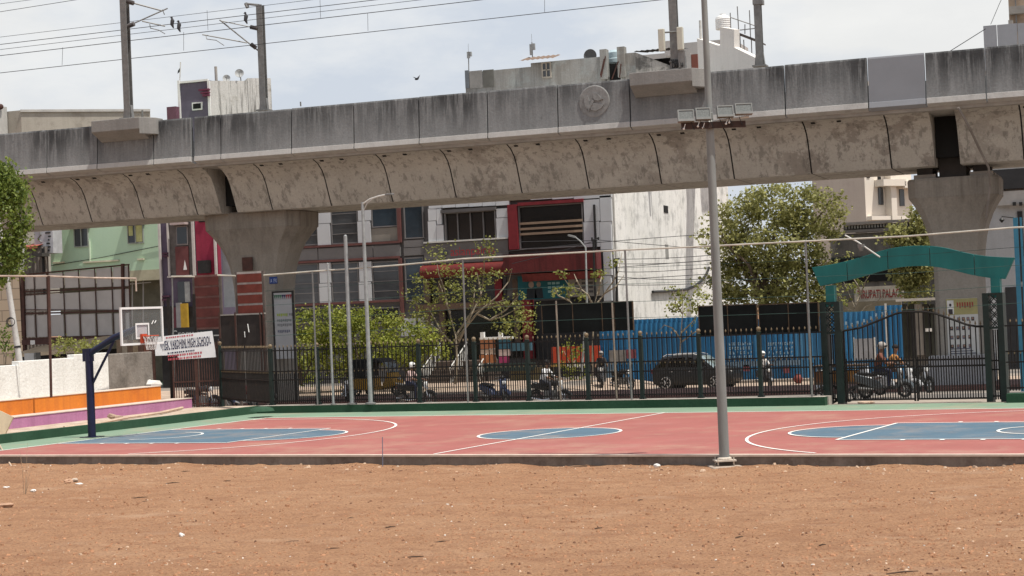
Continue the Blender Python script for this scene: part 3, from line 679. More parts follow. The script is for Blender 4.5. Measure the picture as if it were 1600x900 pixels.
# ------------------------------------------------------------------ main gate
GM=FR(CT(0,FY+.35).x,CT(0,FY+.35).y,PSI)
def gxz(u,v): return FP(GM,u,v)
def lattice_pillar(label,u0,u1,vt,vb,vmid):
    x0,zt=gxz(u0,vt);x1,_=gxz(u1,vt);x0=gxz(u0,560)[0];x1=gxz(u1,560)[0];zb=-.05;w=(x1-x0)
    t=thing('gate_pillar',label,'pillar',tuple(CT((x0+x1)/2,FY+.35,0)),PSI,'lattice gate pillars')
    ww=w*.30
    for a,b_ in((x0,x0+ww),(x1-ww,x1)):
        mb=M(GM);mb.box(a,b_,-.18,.18,zb,zt);mb.build('column',dgreen,t)
    zm=gxz((u0+u1)/2,vmid)[1];mb=M(GM);n=max(2,round((zt-zm)/(w*.42)));h=(zt-zm)/n
    for k in range(n):
        for y in(-.15,.15):
            mb.bar((x0+ww,y,zm+k*h),(x1-ww,y,zm+(k+1)*h),.028);mb.bar((x1-ww,y+.02,zm+k*h),(x0+ww,y+.02,zm+(k+1)*h),.028)
    for z in(zm,zt-.03): mb.box(x0+ww,x1-ww,-.16,.16,z-.03,z+.03)
    mb.build('lattice',dgreen,t)
    mb=M(GM)
    for i in(1,2,3): x=x0+ww+(x1-x0-2*ww)*i/4;mb.box(x-.014,x+.014,-.02,.02,.05,zm-.05)
    for z in(.15,.9,1.15): mb.box(x0+ww,x1-ww,-.03,.03,z-.02,z+.02)
    mb.build('infill_bars',iron,t)
    return t,x0,x1,zt
gp1,a0,a1,az=lattice_pillar('dark green lattice gate pillar under left end of the teal arch',1287,1318,472,632,520)
gp2,b0,b1,bz=lattice_pillar('dark green lattice gate pillar under right end of the teal arch',1541,1573,458,625,512)
def leaf(label,u0,u1,prof):
    x0=gxz(u0,590)[0];x1=gxz(u1,590)[0];zb=gxz((u0+u1)/2,626)[1]
    t=thing('gate_leaf',label,'gate',tuple(CT(x0,FY+.35,0)),PSI,'leaves of the main gate')
    P=[gxz(u,v) for u,v in prof]
    def zt(x):
        for (xa,za),(xb,zb_) in zip(P[:-1],P[1:]):
            if x<=xb: 
                k=(x-xa)/(xb-xa);return za+(zb_-za)*k
        return P[-1][1]
    mb=M(GM);mb.tube([(x,0,z) for x,z in P],.035,6);
    for x in(x0+.025,x1-.025): mb.box(x-.022,x+.022,-.03,.03,.04,zt(x))
    for z in(.10,1.03,1.22): mb.box(x0,x1,-.022,.022,z-.025,z+.025)
    mb.build('frame',iron,t)
    mb=M(GM);n=round((x1-x0)/.15)
    for i in range(1,n):
        x=x0+(x1-x0)*i/n;mb.box(x-.015,x+.015,-.014,.014,.1,zt(x))
        xm=x-(x1-x0)/n/2;mb.box(xm-.014,xm+.014,-.012,.012,.1,1.32)
    mb.build('bars',iron,t)
    for i in range(1,n):
        x=x0+(x1-x0)*i/n;mb=M(GM);mb.lathe([(.008,zt(x)+.03),(.028,zt(x)+.08),(.004,zt(x)+.17)],(x,0,0),5);mb.build('spear_tip',gold,t)
leaf('left leaf of the curved iron gate, in front of the grey scooter',1320,1430,[(1318,517),(1345,512),(1375,500),(1400,490),(1415,487),(1431,487)])
leaf('right leaf of the curved iron gate, in front of the pier poster',1431.5,1544,[(1431,487),(1445,487),(1462,490),(1485,498),(1510,507),(1525,510),(1545,510)])
# right continuation of the fence
f3=thing('iron_fence','stub of iron picket fence right of the right gate pillar','fence',tuple(CT(b1,FY,0)),PSI)
picket(b1+.05,b1+2.2,f3,step=.16);post(b1+2.3,f3);picket(b1+2.4,b1+4.4,f3)
for k in range(4): post(b1+4.5+2.1*k,f3);picket(b1+4.6+2.1*k,b1+6.5+2.1*k,f3)
# teal arch
t=thing('gate_arch','wavy teal metal arch board spanning the main gate','arch',tuple(CT((a0+a1)/2,FY+.35,az)),PSI)
top=[(1268.5,418),(1300,413.5),(1330,407),(1360,397.5),(1388,388),(1410,385),(1432,383.5),(1464,384),(1480,387),(1500,393),(1520,398),(1545,401),(1587,402.5)]
bot=[(1571,436),(1545,434.5),(1520,430.5),(1500,425),(1480,419.5),(1460,415.5),(1432,415.5),(1410,416.5),(1388,420),(1360,429),(1330,437.5),(1300,444),(1282,447)]
nP=0;segx=[gxz(u,410)[0] for u in(1268.5,1324,1388,1454,1523,1587)]
def interp(P,x):
    P=sorted(P)
    for (xa,za),(xb,zb_) in zip(P[:-1],P[1:]):
        if x<=xb:return za+(zb_-za)*(x-xa)/(xb-xa) if x>=xa else za
    return P[-1][1]
def smo(P,x):
    lo,hi=min(P)[0],max(P)[0];h=min(.55,x-lo,hi-x);h=max(h,0)
    return sum(interp(P,x+h*q/4)*(5-abs(q)) for q in range(-4,5))/25
T=[gxz(*p) for p in top];B=[gxz(*p) for p in bot]
xlo=min(T)[0];xhi=max(T)[0];blo=min(B)[0];bhi=max(B)[0]
for i in range(5):
    xa,xb=segx[i]+.012,segx[i+1]-.012
    up=[(x,smo(T,x)) for x in np.linspace(xa,xb,17)]
    ba=max(xa,blo) if i==0 else xa;bb=min(xb,bhi) if i==4 else xb
    dn=[(x,smo(B,x)) for x in np.linspace(bb,ba,17)]
    mb=M(GM);mb.prism(up+dn,-.07,.07);mb.build('arch_panel',teal,t,bevel=.008)
for (u,v0,v1) in((1298,446,474),(1556,434,459)):
    x,z1=gxz(u,v0);_,z0=gxz(u,v1);mb=M(GM);mb.box(x-.13,x+.13,-.12,.12,z0-.1,z1-.0);mb.build('arch_post',teal,t)
mb=M(GM);mb.box(xlo+.5,xhi-.5,-.125,-.112,interp(B,segx[2])-.03,interp(B,segx[2])+.0) if False else None
p=gxz(1368,396)
# spotlight lance fixed on the arch
t2=thing('spotlight','small spotlight on a pale bent rod poking over the left half of the arch','spotlight',tuple(CT(p[0],FY+.35,p[1])),PSI)
mb=M(GM);q=[gxz(1328,368),gxz(1345,378),gxz(1377,402)];mb.tube([(q[0][0],-.5,q[0][1]),(q[1][0],-.35,q[1][1]),(q[2][0],-.12,q[2][1])],.025,6);mb.build('rod',pale_st,t2)
mb=M(GM);mb.lathe([(.04,0),(.1,.12),(.11,.2)],(q[1][0]+.12,-.4,q[1][1]-.28),10);mb.build('lamp_head',galv_d,t2)
# dark boards standing behind the fence top
def board(label,u0,u1,vt,vb,divs,m=None):
    BM=FR(CT(0,FY+.12).x,CT(0,FY+.12).y,PSI)
    um=(u0+u1)/2;x0=FP(BM,u0,(vt+vb)/2)[0];x1=FP(BM,u1,(vt+vb)/2)[0];zt=FP(BM,um,vt)[1];zb=FP(BM,um,vb)[1]
    t=thing('sign_board',label,'board',tuple(CT((x0+x1)/2,FY+.12,zb)),PSI,'dark boards above the fence')
    xs=[x0]+[FP(BM,u,495)[0] for u in divs]+[x1]
    for a,b_ in zip(xs[:-1],xs[1:]):
        mb=M(BM);mb.box(a+.01,b_-.01,0,.04,zb,zt);mb.build('panel',mat('slate_board',(.010,.012,.012),rough=.85,spec=.1,var=.35,scale=1.5),t)
    mb=M(BM)
    for x in xs: mb.box(x-.012,x+.012,-.012,.055,zb-.02,zt+.02)
    mb.box(x0,x1,-.01,.05,zt+.001,zt+.03);mb.build('frame',mat('board_frame',(.075,.05,.03),var=.4,scale=5),t)
    return t
board('long blackish board above the fence, in front of the red fascia',847,989,474.5,518.5,[895,941,960])
board('blackish board above the fence, crossed by the floodlight pole',1092,1183,477.5,524,[1137])
board('blackish board above the fence beside left gate pillar',1186,1279,475,519.5,[1232])
# ------------------------------------------------------------------ net frame: pale top pipe on thin posts
NM=FR(CT(0,FY-.32).x,CT(0,FY-.32).y,PSI)
nf=thing('net_frame','pale sagging top pipe on thin dark posts, running the length of the court','net frame',tuple(CT(px[3],FY-.32,.25)),PSI)
pl=[(412,430),(445,427.5),(488,424),(560,419),(620,414.5),(690,408),(722,404.5),(830,398.5),(977,390.5),(1100,385),(1258,377),(1420,369),(1585,355.5),(1680,352)]
P=[FP(NM,*p) for p in pl];mb=M(NM);mb.tube([(x,0,z) for x,z in P],.026,8);mb.build('top_pipe',mat('worn_cream_pipe',(.46,.43,.37),var=.25,scale=2,rough=.5),nf)
for u,vt,vb in((488,424,634),(722,405,630),(977,391,622),(1258,377,560)):
    x,zt=FP(NM,u,vt);mb=M(NM);lean=rnd.uniform(-.03,.03);mb.tube([(x,0,.25),(x+lean,0,zt)],.032,6);mb.build('post',galv_d,nf)
mb=M(NM)
for dz in(.55,1.05,1.6,2.1): mb.tube([(x,.01,z-dz) for x,z in P],.006,4)
mb.build('net_line',mat('net_green_cord',(.035,.07,.06)),nf)
# posts that stand behind the fence among the boards
for u,vt,vb,lab in((871.5,470,628,'thin pale stake in front of the long board, left of its centre'),(959,472,622,'thin pale stake near the right end of the long board'),(1264,470,560,'thin pale stake in front of right blackish board near the gate')):
    x,zt=fxz(u,vt);mb=M(FM_);mb.tube([(x,-.09,.25),(x-.02,-.09,zt)],.028,6);mb.build('stake',mat('stake_wood',(.24,.2,.16),var=.25,scale=4),loc=tuple(CT(x,FY-.09,.25)),rz=PSI)
    o=C.objects[-1];props(o,lab,'stake')
# thin extra posts near the small tree
for u,vt,vb,lab,r_,m in((545,369,632,'stout pale grey pole inside the fence left of the tall street lamp',.075,galv),(516.5,412,634,'thin grey pole with a flared tip left of the stout pale pole',.042,galv)):
    YY=FY-.36;q=FP(FR(CT(0,YY).x,CT(0,YY).y,PSI),u,(vt+vb)/2);zt=FP(FR(CT(0,YY).x,CT(0,YY).y,PSI),u,vt)[1]
    b_=CT(q[0],YY,.25);t=thing('steel_pole',lab,'pole',tuple(b_),0)
    mb=M();mb.tube([b_,(b_.x,b_.y,zt)],[r_,r_*.8],12);mb.ball((b_.x,b_.y,zt),r_*.8,10);mb.build('shaft',m,t,smooth=True)
    mb=M();mb.lathe([(r_*2.2,0),(r_*2.2,.05),(r_*1.3,.06)],tuple(b_),12);mb.build('base',galv_d,t)
# street lamp with curved arm by the fence
YY=FY-.40;SM=FR(CT(0,YY).x,CT(0,YY).y,PSI);q=FP(SM,573,480);zt=FP(SM,567.5,316)[1];b_=CT(q[0],YY,.25)
t=thing('street_lamp','tall grey street lamp with curved arm reaching right, inside the fence','street lamp',tuple(b_))
mb=M();mb.tube([b_,(b_.x,b_.y,zt*.5),(b_.x,b_.y,zt)],[.075,.065,.05],12);mb.build('shaft',galv,t,smooth=True)
A=[CT(FP(SM,u,v)[0],YY,FP(SM,u,v)[1]) for u,v in((568,318),(577,311.5),(590,307),(606,303.5))];mb=M();mb.tube(A,.028,8)
A2=[CT(FP(SM,u,v)[0],YY,FP(SM,u,v)[1]) for u,v in((568,329),(574,317),(584,309))];mb.tube(A2,.015,6);mb.build('arm',pale_st,t,smooth=True)
A=[CT(FP(SM,u,v)[0],YY,FP(SM,u,v)[1]) for u,v in((603,304.3),(614,303.2))];mb=M();mb.bar(A[0],A[1],(.16,.06));mb.build('lamp_head',galv_d,t,bevel=.015)
mb=M();mb.lathe([(.18,0),(.18,.05),(.1,.07)],tuple(b_),12);mb.build('base',galv_d,t)
# ------------------------------------------------------------------ floodlight pole in the foreground
b_=G(1132.5,729.5,-.235);t=thing('floodlight_pole','tall grey tapered floodlight pole rising in front of the court','floodlight pole',tuple(b_))
mb=M();mb.tube([b_+Vector((0,0,.17)),b_+Vector((0,0,4)),b_+Vector((0,0,7.2)),b_+Vector((0,0,7.21)),b_+Vector((0,0,12.5))],[.105,.092,.08,.07,.05],20);mb.build('shaft',mat('pole_galvanised',(.205,.215,.21),rough=.55,var=.22,scale=5,metal=.0,stretch=(1,1,.15)),t,smooth=True)
a=TH+R(4)
RM=Matrix.Translation(b_)@Matrix.Rotation(a,4,'Z')
mb=M(RM);mb.box(-.21,.21,-.2,.2,.12,.15);
for x in(-.16,.16):
    for y in(-.15,.15): mb.lathe([(.016,.05),(.016,.2)],(x,y,0),6)
mb.lathe([(.15,.151),(.15,.18),(.12,.2)],(0,0,0),16);mb.build('base_plate',mat('base_plate_pale',(.5,.44,.37),var=.2,scale=8),t)
mb=M(RM);mb.box(-.32,.32,-.28,.28,-.2,.03);mb.box(-.3,-.16,-.36,-.3,-.2,.02);mb.box(.2,.36,-.36,-.3,-.2,.03);mb.build('plinth',mat('plinth_cement',(.38,.31,.25),var=.25,scale=5,bump=.6),t,bevel=.03)
def fl(u,v): return FP(RM@Matrix.Translation((0,-.22,0)),u,v)
for k,(u0,u1,v0,v1) in enumerate(((1058.5,1085,171,190),(1086.5,1111,168,187),(1120,1146.5,164.5,183),(1148,1176,161,178.5))):
    x0,zt=fl(u0,(v0+v1)/2)[0],fl((u0+u1)/2,v0)[1];x1,zb=fl(u1,(v0+v1)/2)[0],fl((u0+u1)/2,v1)[1]
    fr=RM@Matrix.Translation(((x0+x1)/2,-.22,(zt+zb)/2))@Matrix.Rotation(R(-14),4,'X');w_,h_=(x1-x0)/2-.008,(zt-zb)/2
    mb=M(fr);mb.box(-w_,w_,.0,.09,-h_,h_)
    for q in range(-4,5): mb.box(q*w_/5-.008,q*w_/5+.008,.09,.14,-h_*.9,h_*.9)
    fl_=mb.build('floodlight',mat('floodlight_housing',(.17,.18,.175),rough=.5,var=.08),t)
    mb=M(fr);e=.022
    mb.box(-w_,w_,-.02,-.001,h_-e,h_);mb.box(-w_,w_,-.02,-.001,-h_,-h_+e*2.2);mb.box(-w_,-w_+e,-.02,-.001,-h_+e*2.2,h_-e);mb.box(w_-e,w_,-.02,-.001,-h_+e*2.2,h_-e);mb.build('bezel',mat('floodlight_bezel',(.20,.21,.205),rough=.5),fl_)
    mb=M(fr);mb.box(-w_+e,w_-e,-.008,-.002,-h_+e*2.2,h_-e);mb.build('lens',mat('floodlight_lens',(.15,.165,.16) if k!=1 else (.07,.085,.1),rough=.35,var=.3,scale=40,spec=.6),fl_)
x0,z0=fl(1066,200);x1,z1=fl(1166,189)
mb=M(RM);mb.obox(((x0+x1)/2,-.12,(z0+z1)/2),(x1-x0,.06,.13),None);mb.build('cross_arm',mat('cross_arm_brown',(.055,.035,.03),var=.3,scale=6),t)
mb=M(RM);x0,z0=fl(1092,192);x1,z1=fl(1172,181);mb.tube([(x0,-.1,z0),(x1,-.1,z1)],.022,8);mb.build('conduit',pale_st,t)
for (u,v) in((1069,201),(1091,197),(1099,199),(1135,193),(1140,191)):
    x,z=fl(u,v);mb=M(RM);mb.ball((x,-.18,z),.024,8);mb.tube([(x,-.18,z),(x+.04,-.16,z+.1)],.01,5);mb.build('cable_end',white,t)
mb=M(RM)
for k in range(6):
    x0,z0=fl(1080+k*15,190-k*1.6);x1,z1=fl(1086+k*15,201-k*1.6);mb.tube([(x0,-.19,z0),((x0+x1)/2+.02,-.2,z1-.02),(x1,-.17,z1)],.008,5)
mb.build('loose_cable',black,t)
# ------------------------------------------------------------------ basketball hoop
HP=CT(-14.78,-.08);t=thing('basketball_hoop','navy basketball post with long angled arm and clear white framed backboard','basketball hoop',(HP.x,HP.y,0),PSI)
HMx=FR(HP.x,HP.y,PSI);zk=2.45
mb=M(HMx);mb.tube([(0,0,0),(0,0,zk-.05)],.115,20);mb.tube([(0,0,zk-.05),(0,0,zk+.02)],.118,20);mb.box(-.16,.1,-.1,.1,zk-.25,zk+.12);mb.build('post',bluep,t,smooth=True)
mb=M(HMx);mb.tube([(-.03,0,zk-.14),(.12,0,zk+.02),(1.0,0,zk+.42),(1.93,0,3.12)],.095,16);mb.build('arm',bluep,t,smooth=True)
mb=M(HMx);mb.tube([(.06,0,1.5),(.98,0,zk+.36)],.04,10);mb.build('brace',bluep,t,smooth=True)
BX=1.98;zb,zt=2.62,3.70
gl_m=bpy.data.materials.new('clear_acrylic');gl_m.use_nodes=True;nt=gl_m.node_tree
gb=nt.nodes['Principled BSDF'];gb.inputs['Base Color'].default_value=(.8,.82,.82,1);gb.inputs['Roughness'].default_value=.12
tr=nt.nodes.new('ShaderNodeBsdfTransparent');tr.inputs[0].default_value=(.90,.91,.91,1);mxs=nt.nodes.new('ShaderNodeMixShader');mxs.inputs[0].default_value=.06
nt.links.new(tr.outputs[0],mxs.inputs[1]);nt.links.new(gb.outputs[0],mxs.inputs[2]);nt.links.new(mxs.outputs[0],nt.nodes['Material Output'].inputs['Surface'])
mb=M(HMx);mb.box(BX,BX+.02,-.87,.87,zb+.02,zt-.02);bd=mb.build('backboard',gl_m,t)
mb=M(HMx);e=.06
for x0,x1 in((BX-.015,BX+.035),):
    mb.box(x0,x1,-.93,.93,zt-e,zt);mb.box(x0,x1,-.93,.93,zb,zb+e);mb.box(x0,x1,-.93,-.93+e,zb+e,zt-e);mb.box(x0,x1,.93-e,.93,zb+e,zt-e)
mb.build('board_frame',white,bd)
mb=M(HMx);zc0,zc1=zb+.17,zb+.62
for (y0,y1,z0,z1) in((-.3,.3,zc1-.05,zc1),(-.3,.3,zc0,zc0+.05),(-.3,-.25,zc0+.05,zc1-.05),(.25,.3,zc0+.05,zc1-.05)): mb.box(BX+.021,BX+.027,y0,y1,z0,z1)
mb.build('target_square',white,bd)
mb=M(HMx);mb.box(BX-.03,BX-.002,-.24,.24,zc0+.06,zc1-.06);mb.build('mount_plate',mat('mount_plate_pale',(.62,.58,.60),var=.08),bd)
mb=M(HMx);mb.tube([(BX+.022,.62,3.3),(BX+.022,.55,3.22),(BX+.022,.5,3.3),(BX+.022,.42,3.2)],.012,4);mb.build('scuff_mark',white,bd)
orange=mat('orange_rim_paint',(.50,.07,.025),rough=.5,var=.1)
mb=M(HMx);zr=zb+.25;rc=BX+.10+.215
mb.tube([(rc+.225*math.cos(q),.225*math.sin(q),zr) for q in np.linspace(0,2*math.pi,25)],.012,8,cap=False)
mb.box(BX+.03,BX+.09,-.12,.12,zr-.2,zr+.06);mb.box(BX+.09,BX+.18,-.09,.09,zr-.03,zr+.0);rim=mb.build('rim',orange,t)
mb=M(HMx)
for k in range(12):
    q=2*math.pi*k/12
    for s in(-1,1):
        pts=[]
        for i in range(5):
            h=i/4;r_=.22*(1-.42*h**.7);qq=q+s*h*.75;pts.append((rc+r_*math.cos(qq),r_*math.sin(qq),zr-.4*h))
        mb.tube(pts,.0065,4)
mb.build('net',mat('net_cord',(.62,.60,.57)),rim)
mb=M(HMx);mb.box(-.25,.25,-.25,.25,.001,.02);mb.build('base_plate',bluep,t)
# ------------------------------------------------------------------ bleachers, walls at the left
org=stained('orange_step_paint',(.60,.17,.022),(.42,.12,.03),(.68,.22,.03),patch=(.5,.72),streak=.45)
mag=stained('magenta_step_paint',(.41,.17,.32),(.30,.13,.23),(.46,.22,.36),patch=(.5,.72),streak=.45)
tread=mat('tread_cement',(.55,.47,.40),var=.15,scale=3)
def yc(u,v,X): return FX(CM,u,v,X)[0]
bl=thing('bleacher_steps','two low spectator steps painted orange above and magenta below','steps',tuple(CT(-21.5,7,0)),PSI)
y1m=13.3;y1o=12.4
CB=FR(CT(-21.55,13.06).x,CT(-21.55,13.06).y,PSI+R(4.57))@Matrix.Translation((21.55,-13.06,0))
mb=M(CB);mb.box(-22.3,-21.55,-2,y1m,-.1,.40,0);mb.box(-22.3,-21.53,-2,y1m,.40,.425,1);mb.build('magenta_step',[mag,tread],bl)
mb=M(CB);mb.box(-23.4,-22.3,-2,y1o,-.1,.92,0);mb.box(-23.4,-22.28,-2,y1o,.92,.945,1);mb.build('orange_step',[org,tread],bl)
ww_m=stained('limewashed_wall',(.72,.715,.68),(.46,.44,.40),(.78,.78,.75),patch=(.55,.72),streak=.25,bump=.8)
gw_m=stained('grey_plaster_wall',(.20,.175,.15),(.08,.07,.06),(.27,.245,.22),patch=(.45,.62),streak=.2,bump=.8)
mb=M(CB);x=-23.0;yA,yB=-6,10.2
mb.box(x-.3,x,yA,5.2,0,2.05);mb.box(x-.3,x+.015,5.2,8.2,0,2.17);mb.box(x-.3,x,8.2,yB,0,2.28)
props(mb.build('boundary_wall',ww_m,loc=tuple(CT(x,3,0)),rz=PSI,bevel=.02),'low whitewashed boundary wall above the painted spectator steps','wall')
mb=M(CB);mb.box(x-.25,x-.02,10.22,13.0,0,2.22)
props(mb.build('boundary_wall',gw_m,loc=tuple(CT(x,11.5,0)),rz=PSI,bevel=.03),'bare grey plastered wall piece beside the school banner','wall')
# ------------------------------------------------------------------ buildings
class Fac:
    """a facade plane: world plane Y (or frame) where picture measurements become x,z"""
    def __init__(s,fr): s.fr=fr
    def r(s,u0,u1,v0,v1):
        um,vm=(u0+u1)/2,(v0+v1)/2
        x0=FP(s.fr,u0,vm)[0];x1=FP(s.fr,u1,vm)[0];return x0,x1,FP(s.fr,um,v1)[1],FP(s.fr,um,v0)[1]
    def box(s,mb,u0,u1,v0,v1,y0,y1,mi=None):
        x0,x1,z0,z1=s.r(u0,u1,v0,v1);mb.box(x0,x1,y0,y1,z0,z1,mi)
    def part(s,name,m,parent,u0,u1,v0,v1,y0,y1,**k):
        mb=M(s.fr);s.box(mb,u0,u1,v0,v1,y0,y1);return mb.build(name,m,parent,**k)
YB_=92.0;FA=Fac(FR(0,YB_))
acp=mat('silver_cladding',(.50,.52,.54),rough=.4,var=.08,scale=.6,spec=.5)
acp_l=mat('pale_silver_cladding',(.58,.60,.62),rough=.4,var=.08,scale=.6,spec=.5)
dgrey=mat('dark_grey_cladding',(.105,.10,.10),rough=.55,var=.15,scale=.8)
mgrey=mat('mid_grey_cladding',(.17,.165,.165),rough=.5,var=.12,scale=.8)
wgl=glass('grey_window_glass',(.055,.06,.065),.12)
bgl=glass('slate_blue_glass',(.03,.045,.06),.1)
blk=glass('black_interior',(.008,.008,.009),.25)
redtrim=mat('dull_red_trim',(.13,.055,.05),rough=.6,var=.2)
bl_=thing('commercial_building','modern grey and silver commercial building with red fascia and dark windows behind the trees','building',(W(700,500,YB_).x,YB_,-.9))
x0=W(452,430,YB_).x;x1=W(956,400,YB_).x
mb=M();mb.box(x0,x1,YB_,YB_+.39,-1.2,14.2);mb.build('wall',dgrey,bl_)
def win(u0,u1,v0,v1,m=wgl,n=1,rows=1,fr=mgrey,d=.09):
    x0,x1,z0,z1=FA.r(u0,u1,v0,v1);mb=M();e=.07;yb=YB_-.02
    mb.box(x0,x1,yb-d,yb,z1-e,z1);mb.box(x0,x1,yb-d,yb,z0,z0+e);mb.box(x0,x0+e,yb-d,yb,z0+e,z1-e);mb.box(x1-e,x1,yb-d,yb,z0+e,z1-e)
    for k in range(1,n): x=x0+(x1-x0)*k/n;mb.box(x-.025,x+.025,yb-d*.8,yb,z0+e,z1-e)
    for k in range(1,rows): z=z0+(z1-z0)*k/rows;mb.box(x0+e,x1-e,yb-d*.7,yb,z-.02,z+.02)
    f_=mb.build('window',fr,bl_);mb=M();mb.box(x0+e,x1-e,yb-.035,yb-.005,z0+e,z1-e);mb.build('pane',m,f_);return f_
# upper floor, left wing
for u0,u1,v0,v1,m,n,rw in((457,497.5,321,384,wgl,1,4),(518,560.5,318,381,wgl,1,4),(581,622,315.5,355,bgl,1,1),(632,662.5,312,373,bgl,1,1)): win(u0,u1,v0,v1,m,n,rw)
FA.part('blind_panel',mat('beige_blind',(.22,.205,.18),var=.1,scale=2),bl_,581,622,356,377,-.07,-.01)
for u0,u1,v0,v1 in((498,517.5,316,349),(498,517.5,349.8,384),(560.8,580.5,312,345),(560.8,580.5,345.8,381)): FA.part('cladding_panel',acp,bl_,u0,u1,v0,v1,-.16,-.01)
FA.part('red_trim',redtrim,bl_,622.3,627.5,312,379,-.2,-.01)
FA.part('red_trim',redtrim,bl_,457,627,381,384.5,-.22,-.165);FA.part('red_trim',redtrim,bl_,455,627,404.5,408,-.22,-.165)
for u0,u1 in((456,498),(499,541),(542,584),(585,627)): FA.part('spandrel_panel',mgrey,bl_,u0,u1,385.5+(627-u1)*.045-2,403.5+(627-u1)*.045-2,-.15,-.01)
for u0,u1,v0,v1 in((632,663,375,386),(632,663,387,399)): FA.part('spandrel_panel',mgrey,bl_,u0,u1,v0,v1,-.1,-.01)
# lower floors, left wing
for u0,u1,v0,v1,rw in((458,500,412,474,4),(519,562,410,472,4),(583,626,408,470,4),(634,664,402,470,2)): win(u0,u1,v0,v1,wgl if u0<600 else bgl,1,rw)
for u0,u1,v0,v1 in((501,518.5,411,442),(501,518.5,442.8,474),(563,582,409,440),(563,582,440.8,472)): FA.part('cladding_panel',acp,bl_,u0,u1,v0,v1,-.16,-.01)
FA.part('red_trim',redtrim,bl_,457,628,471.5,475,-.22,-.165);FA.part('red_trim',redtrim,bl_,626.5,631,403,505,-.22,-.01)
for u0,u1 in((460,515),(520,575),(580,626)): win(u0,u1,480,505,blk,1,1)
for u0,u1,v0,v1 in((629,652,497,525),(656,678,495,523)): FA.part('cladding_panel',acp,bl_,u0,u1,v0,v1,-.2,-.01)
# middle bay
for i in range(6):
    u0=672+i*21;FA.part('cladding_panel',acp_l,bl_,u0,u0+20.3,300,325.5-(i*.9),-.25,-.01)
for u0,u1,v0,v1 in((671.5,684,326,345),(671.5,684,345.8,377.5),(684.6,695.5,352,377),(684.6,692,326,351),(778,795,326,340),(778,796,340.8,372)): FA.part('cladding_panel',acp_l if u0<700 else acp,bl_,u0,u1,v0,v1,-.24,-.01)
win(697,777,330,376,blk,4,1,mgrey,.2);FA.part('ledge',pale_st,bl_,665,797,374.5,377,-.35,-.01)
FA.part('window_hood',dgrey,bl_,692,778,326,331,-.4,-.251)
FA.part('sign_band',mat('sign_band_grey',(.135,.13,.125),var=.12),bl_,665,797,378,410,-.28,-.01)
sb_=FA.r(707,776,386,401);mb=M()
text_mesh(mb,'asianpaints',.70,(sb_[0],YB_-.29,sb_[2]+.1),(1,0,0),(0,0,1),.0,0,width=sb_[1]-sb_[0])
q=FA.r(696,702,391,400);mb.lathe([(.15,0),(.15,.02)],((q[0]+q[1])/2,YB_-.31,(q[2]+q[3])/2),14,'y',1)
mb.build('sign_lettering',[mat('sign_red',(.36,.05,.06)),mat('sign_slate',(.05,.055,.08))],bl_)
# red frame and dark curtain window
FA.part('red_frame',redp,bl_,797.5,812,320,390,-.4,-.01);FA.part('red_frame',redp,bl_,812.2,914,314,319,-.4,-.01)
win(812.5,913.5,319.5,388,blk,1,1,mgrey,.2)
for v in(347,355.5,363.5): FA.part('tan_louvre',mat('tan_louvre',(.32,.24,.17),var=.1),bl_,814,912.5,v-1.8,v+1.8,-.24,-.23+.02)
for i,(u0,u1) in enumerate(((797,830),(830.6,864),(864.6,898),(898.6,957))): FA.part('cladding_panel',acp,bl_,u0,u1,296,312.5-i*.8,-.25,-.01)
for u0,u1,v0,v1 in((914.5,939,312,346),(939.6,957,306,346),(914.5,939,346.8,386),(939.6,957,346.8,390),(945,957,391,430),(945,957,431,470),(945,957,471,500)): FA.part('cladding_panel',acp,bl_,u0,u1,v0,v1,-.25,-.01)
FA.part('downpipe',black,bl_,933,935.5,320,470,-.4,-.26)
# red fascia and curved awning
fas=stained('red_fascia',(.125,.024,.026),(.045,.018,.018),(.16,.038,.038),patch=(.6,.8),streak=.6)
x0,x1,z0,z1=FA.r(799,943,395,426);mb=M();mb.prismx([(YB_-1.3,z0+.05),(YB_-1.35,z1),(YB_-.42,z1),(YB_-.42,z0)],x0,x1);mb.build('red_fascia',fas,bl_)
x0b,x1b,z0b,z1b=FA.r(800,945,426,438);mb=M();mb.prismx([(YB_-1.1,z0b),(YB_-1.25,z1b-.02),(YB_-.42,z1b-.02),(YB_-.42,z0b)],x0b+1,x1b);mb.build('fascia_skirt',mat('fascia_skirt_red',(.13,.025,.022),var=.35,scale=3),bl_)
x0,x1,z0,z1=FA.r(666,799,412,433);mb=M();r_=(z1-z0)/2;mb.lathe([(r_,x0),(r_,x1)],(0,YB_-.6,(z0+z1)/2),20,'x')
mb.build('round_awning',mat('awning_red',(.13,.02,.017),rough=.5,var=.2,scale=3),bl_,smooth=True)
mb=M();text_mesh(mb,'ULTIMA',.36,(x0+.9,YB_-.6-r_-.01,z0+r_*.6),(1,0,0),(0,0,1)) if False else None
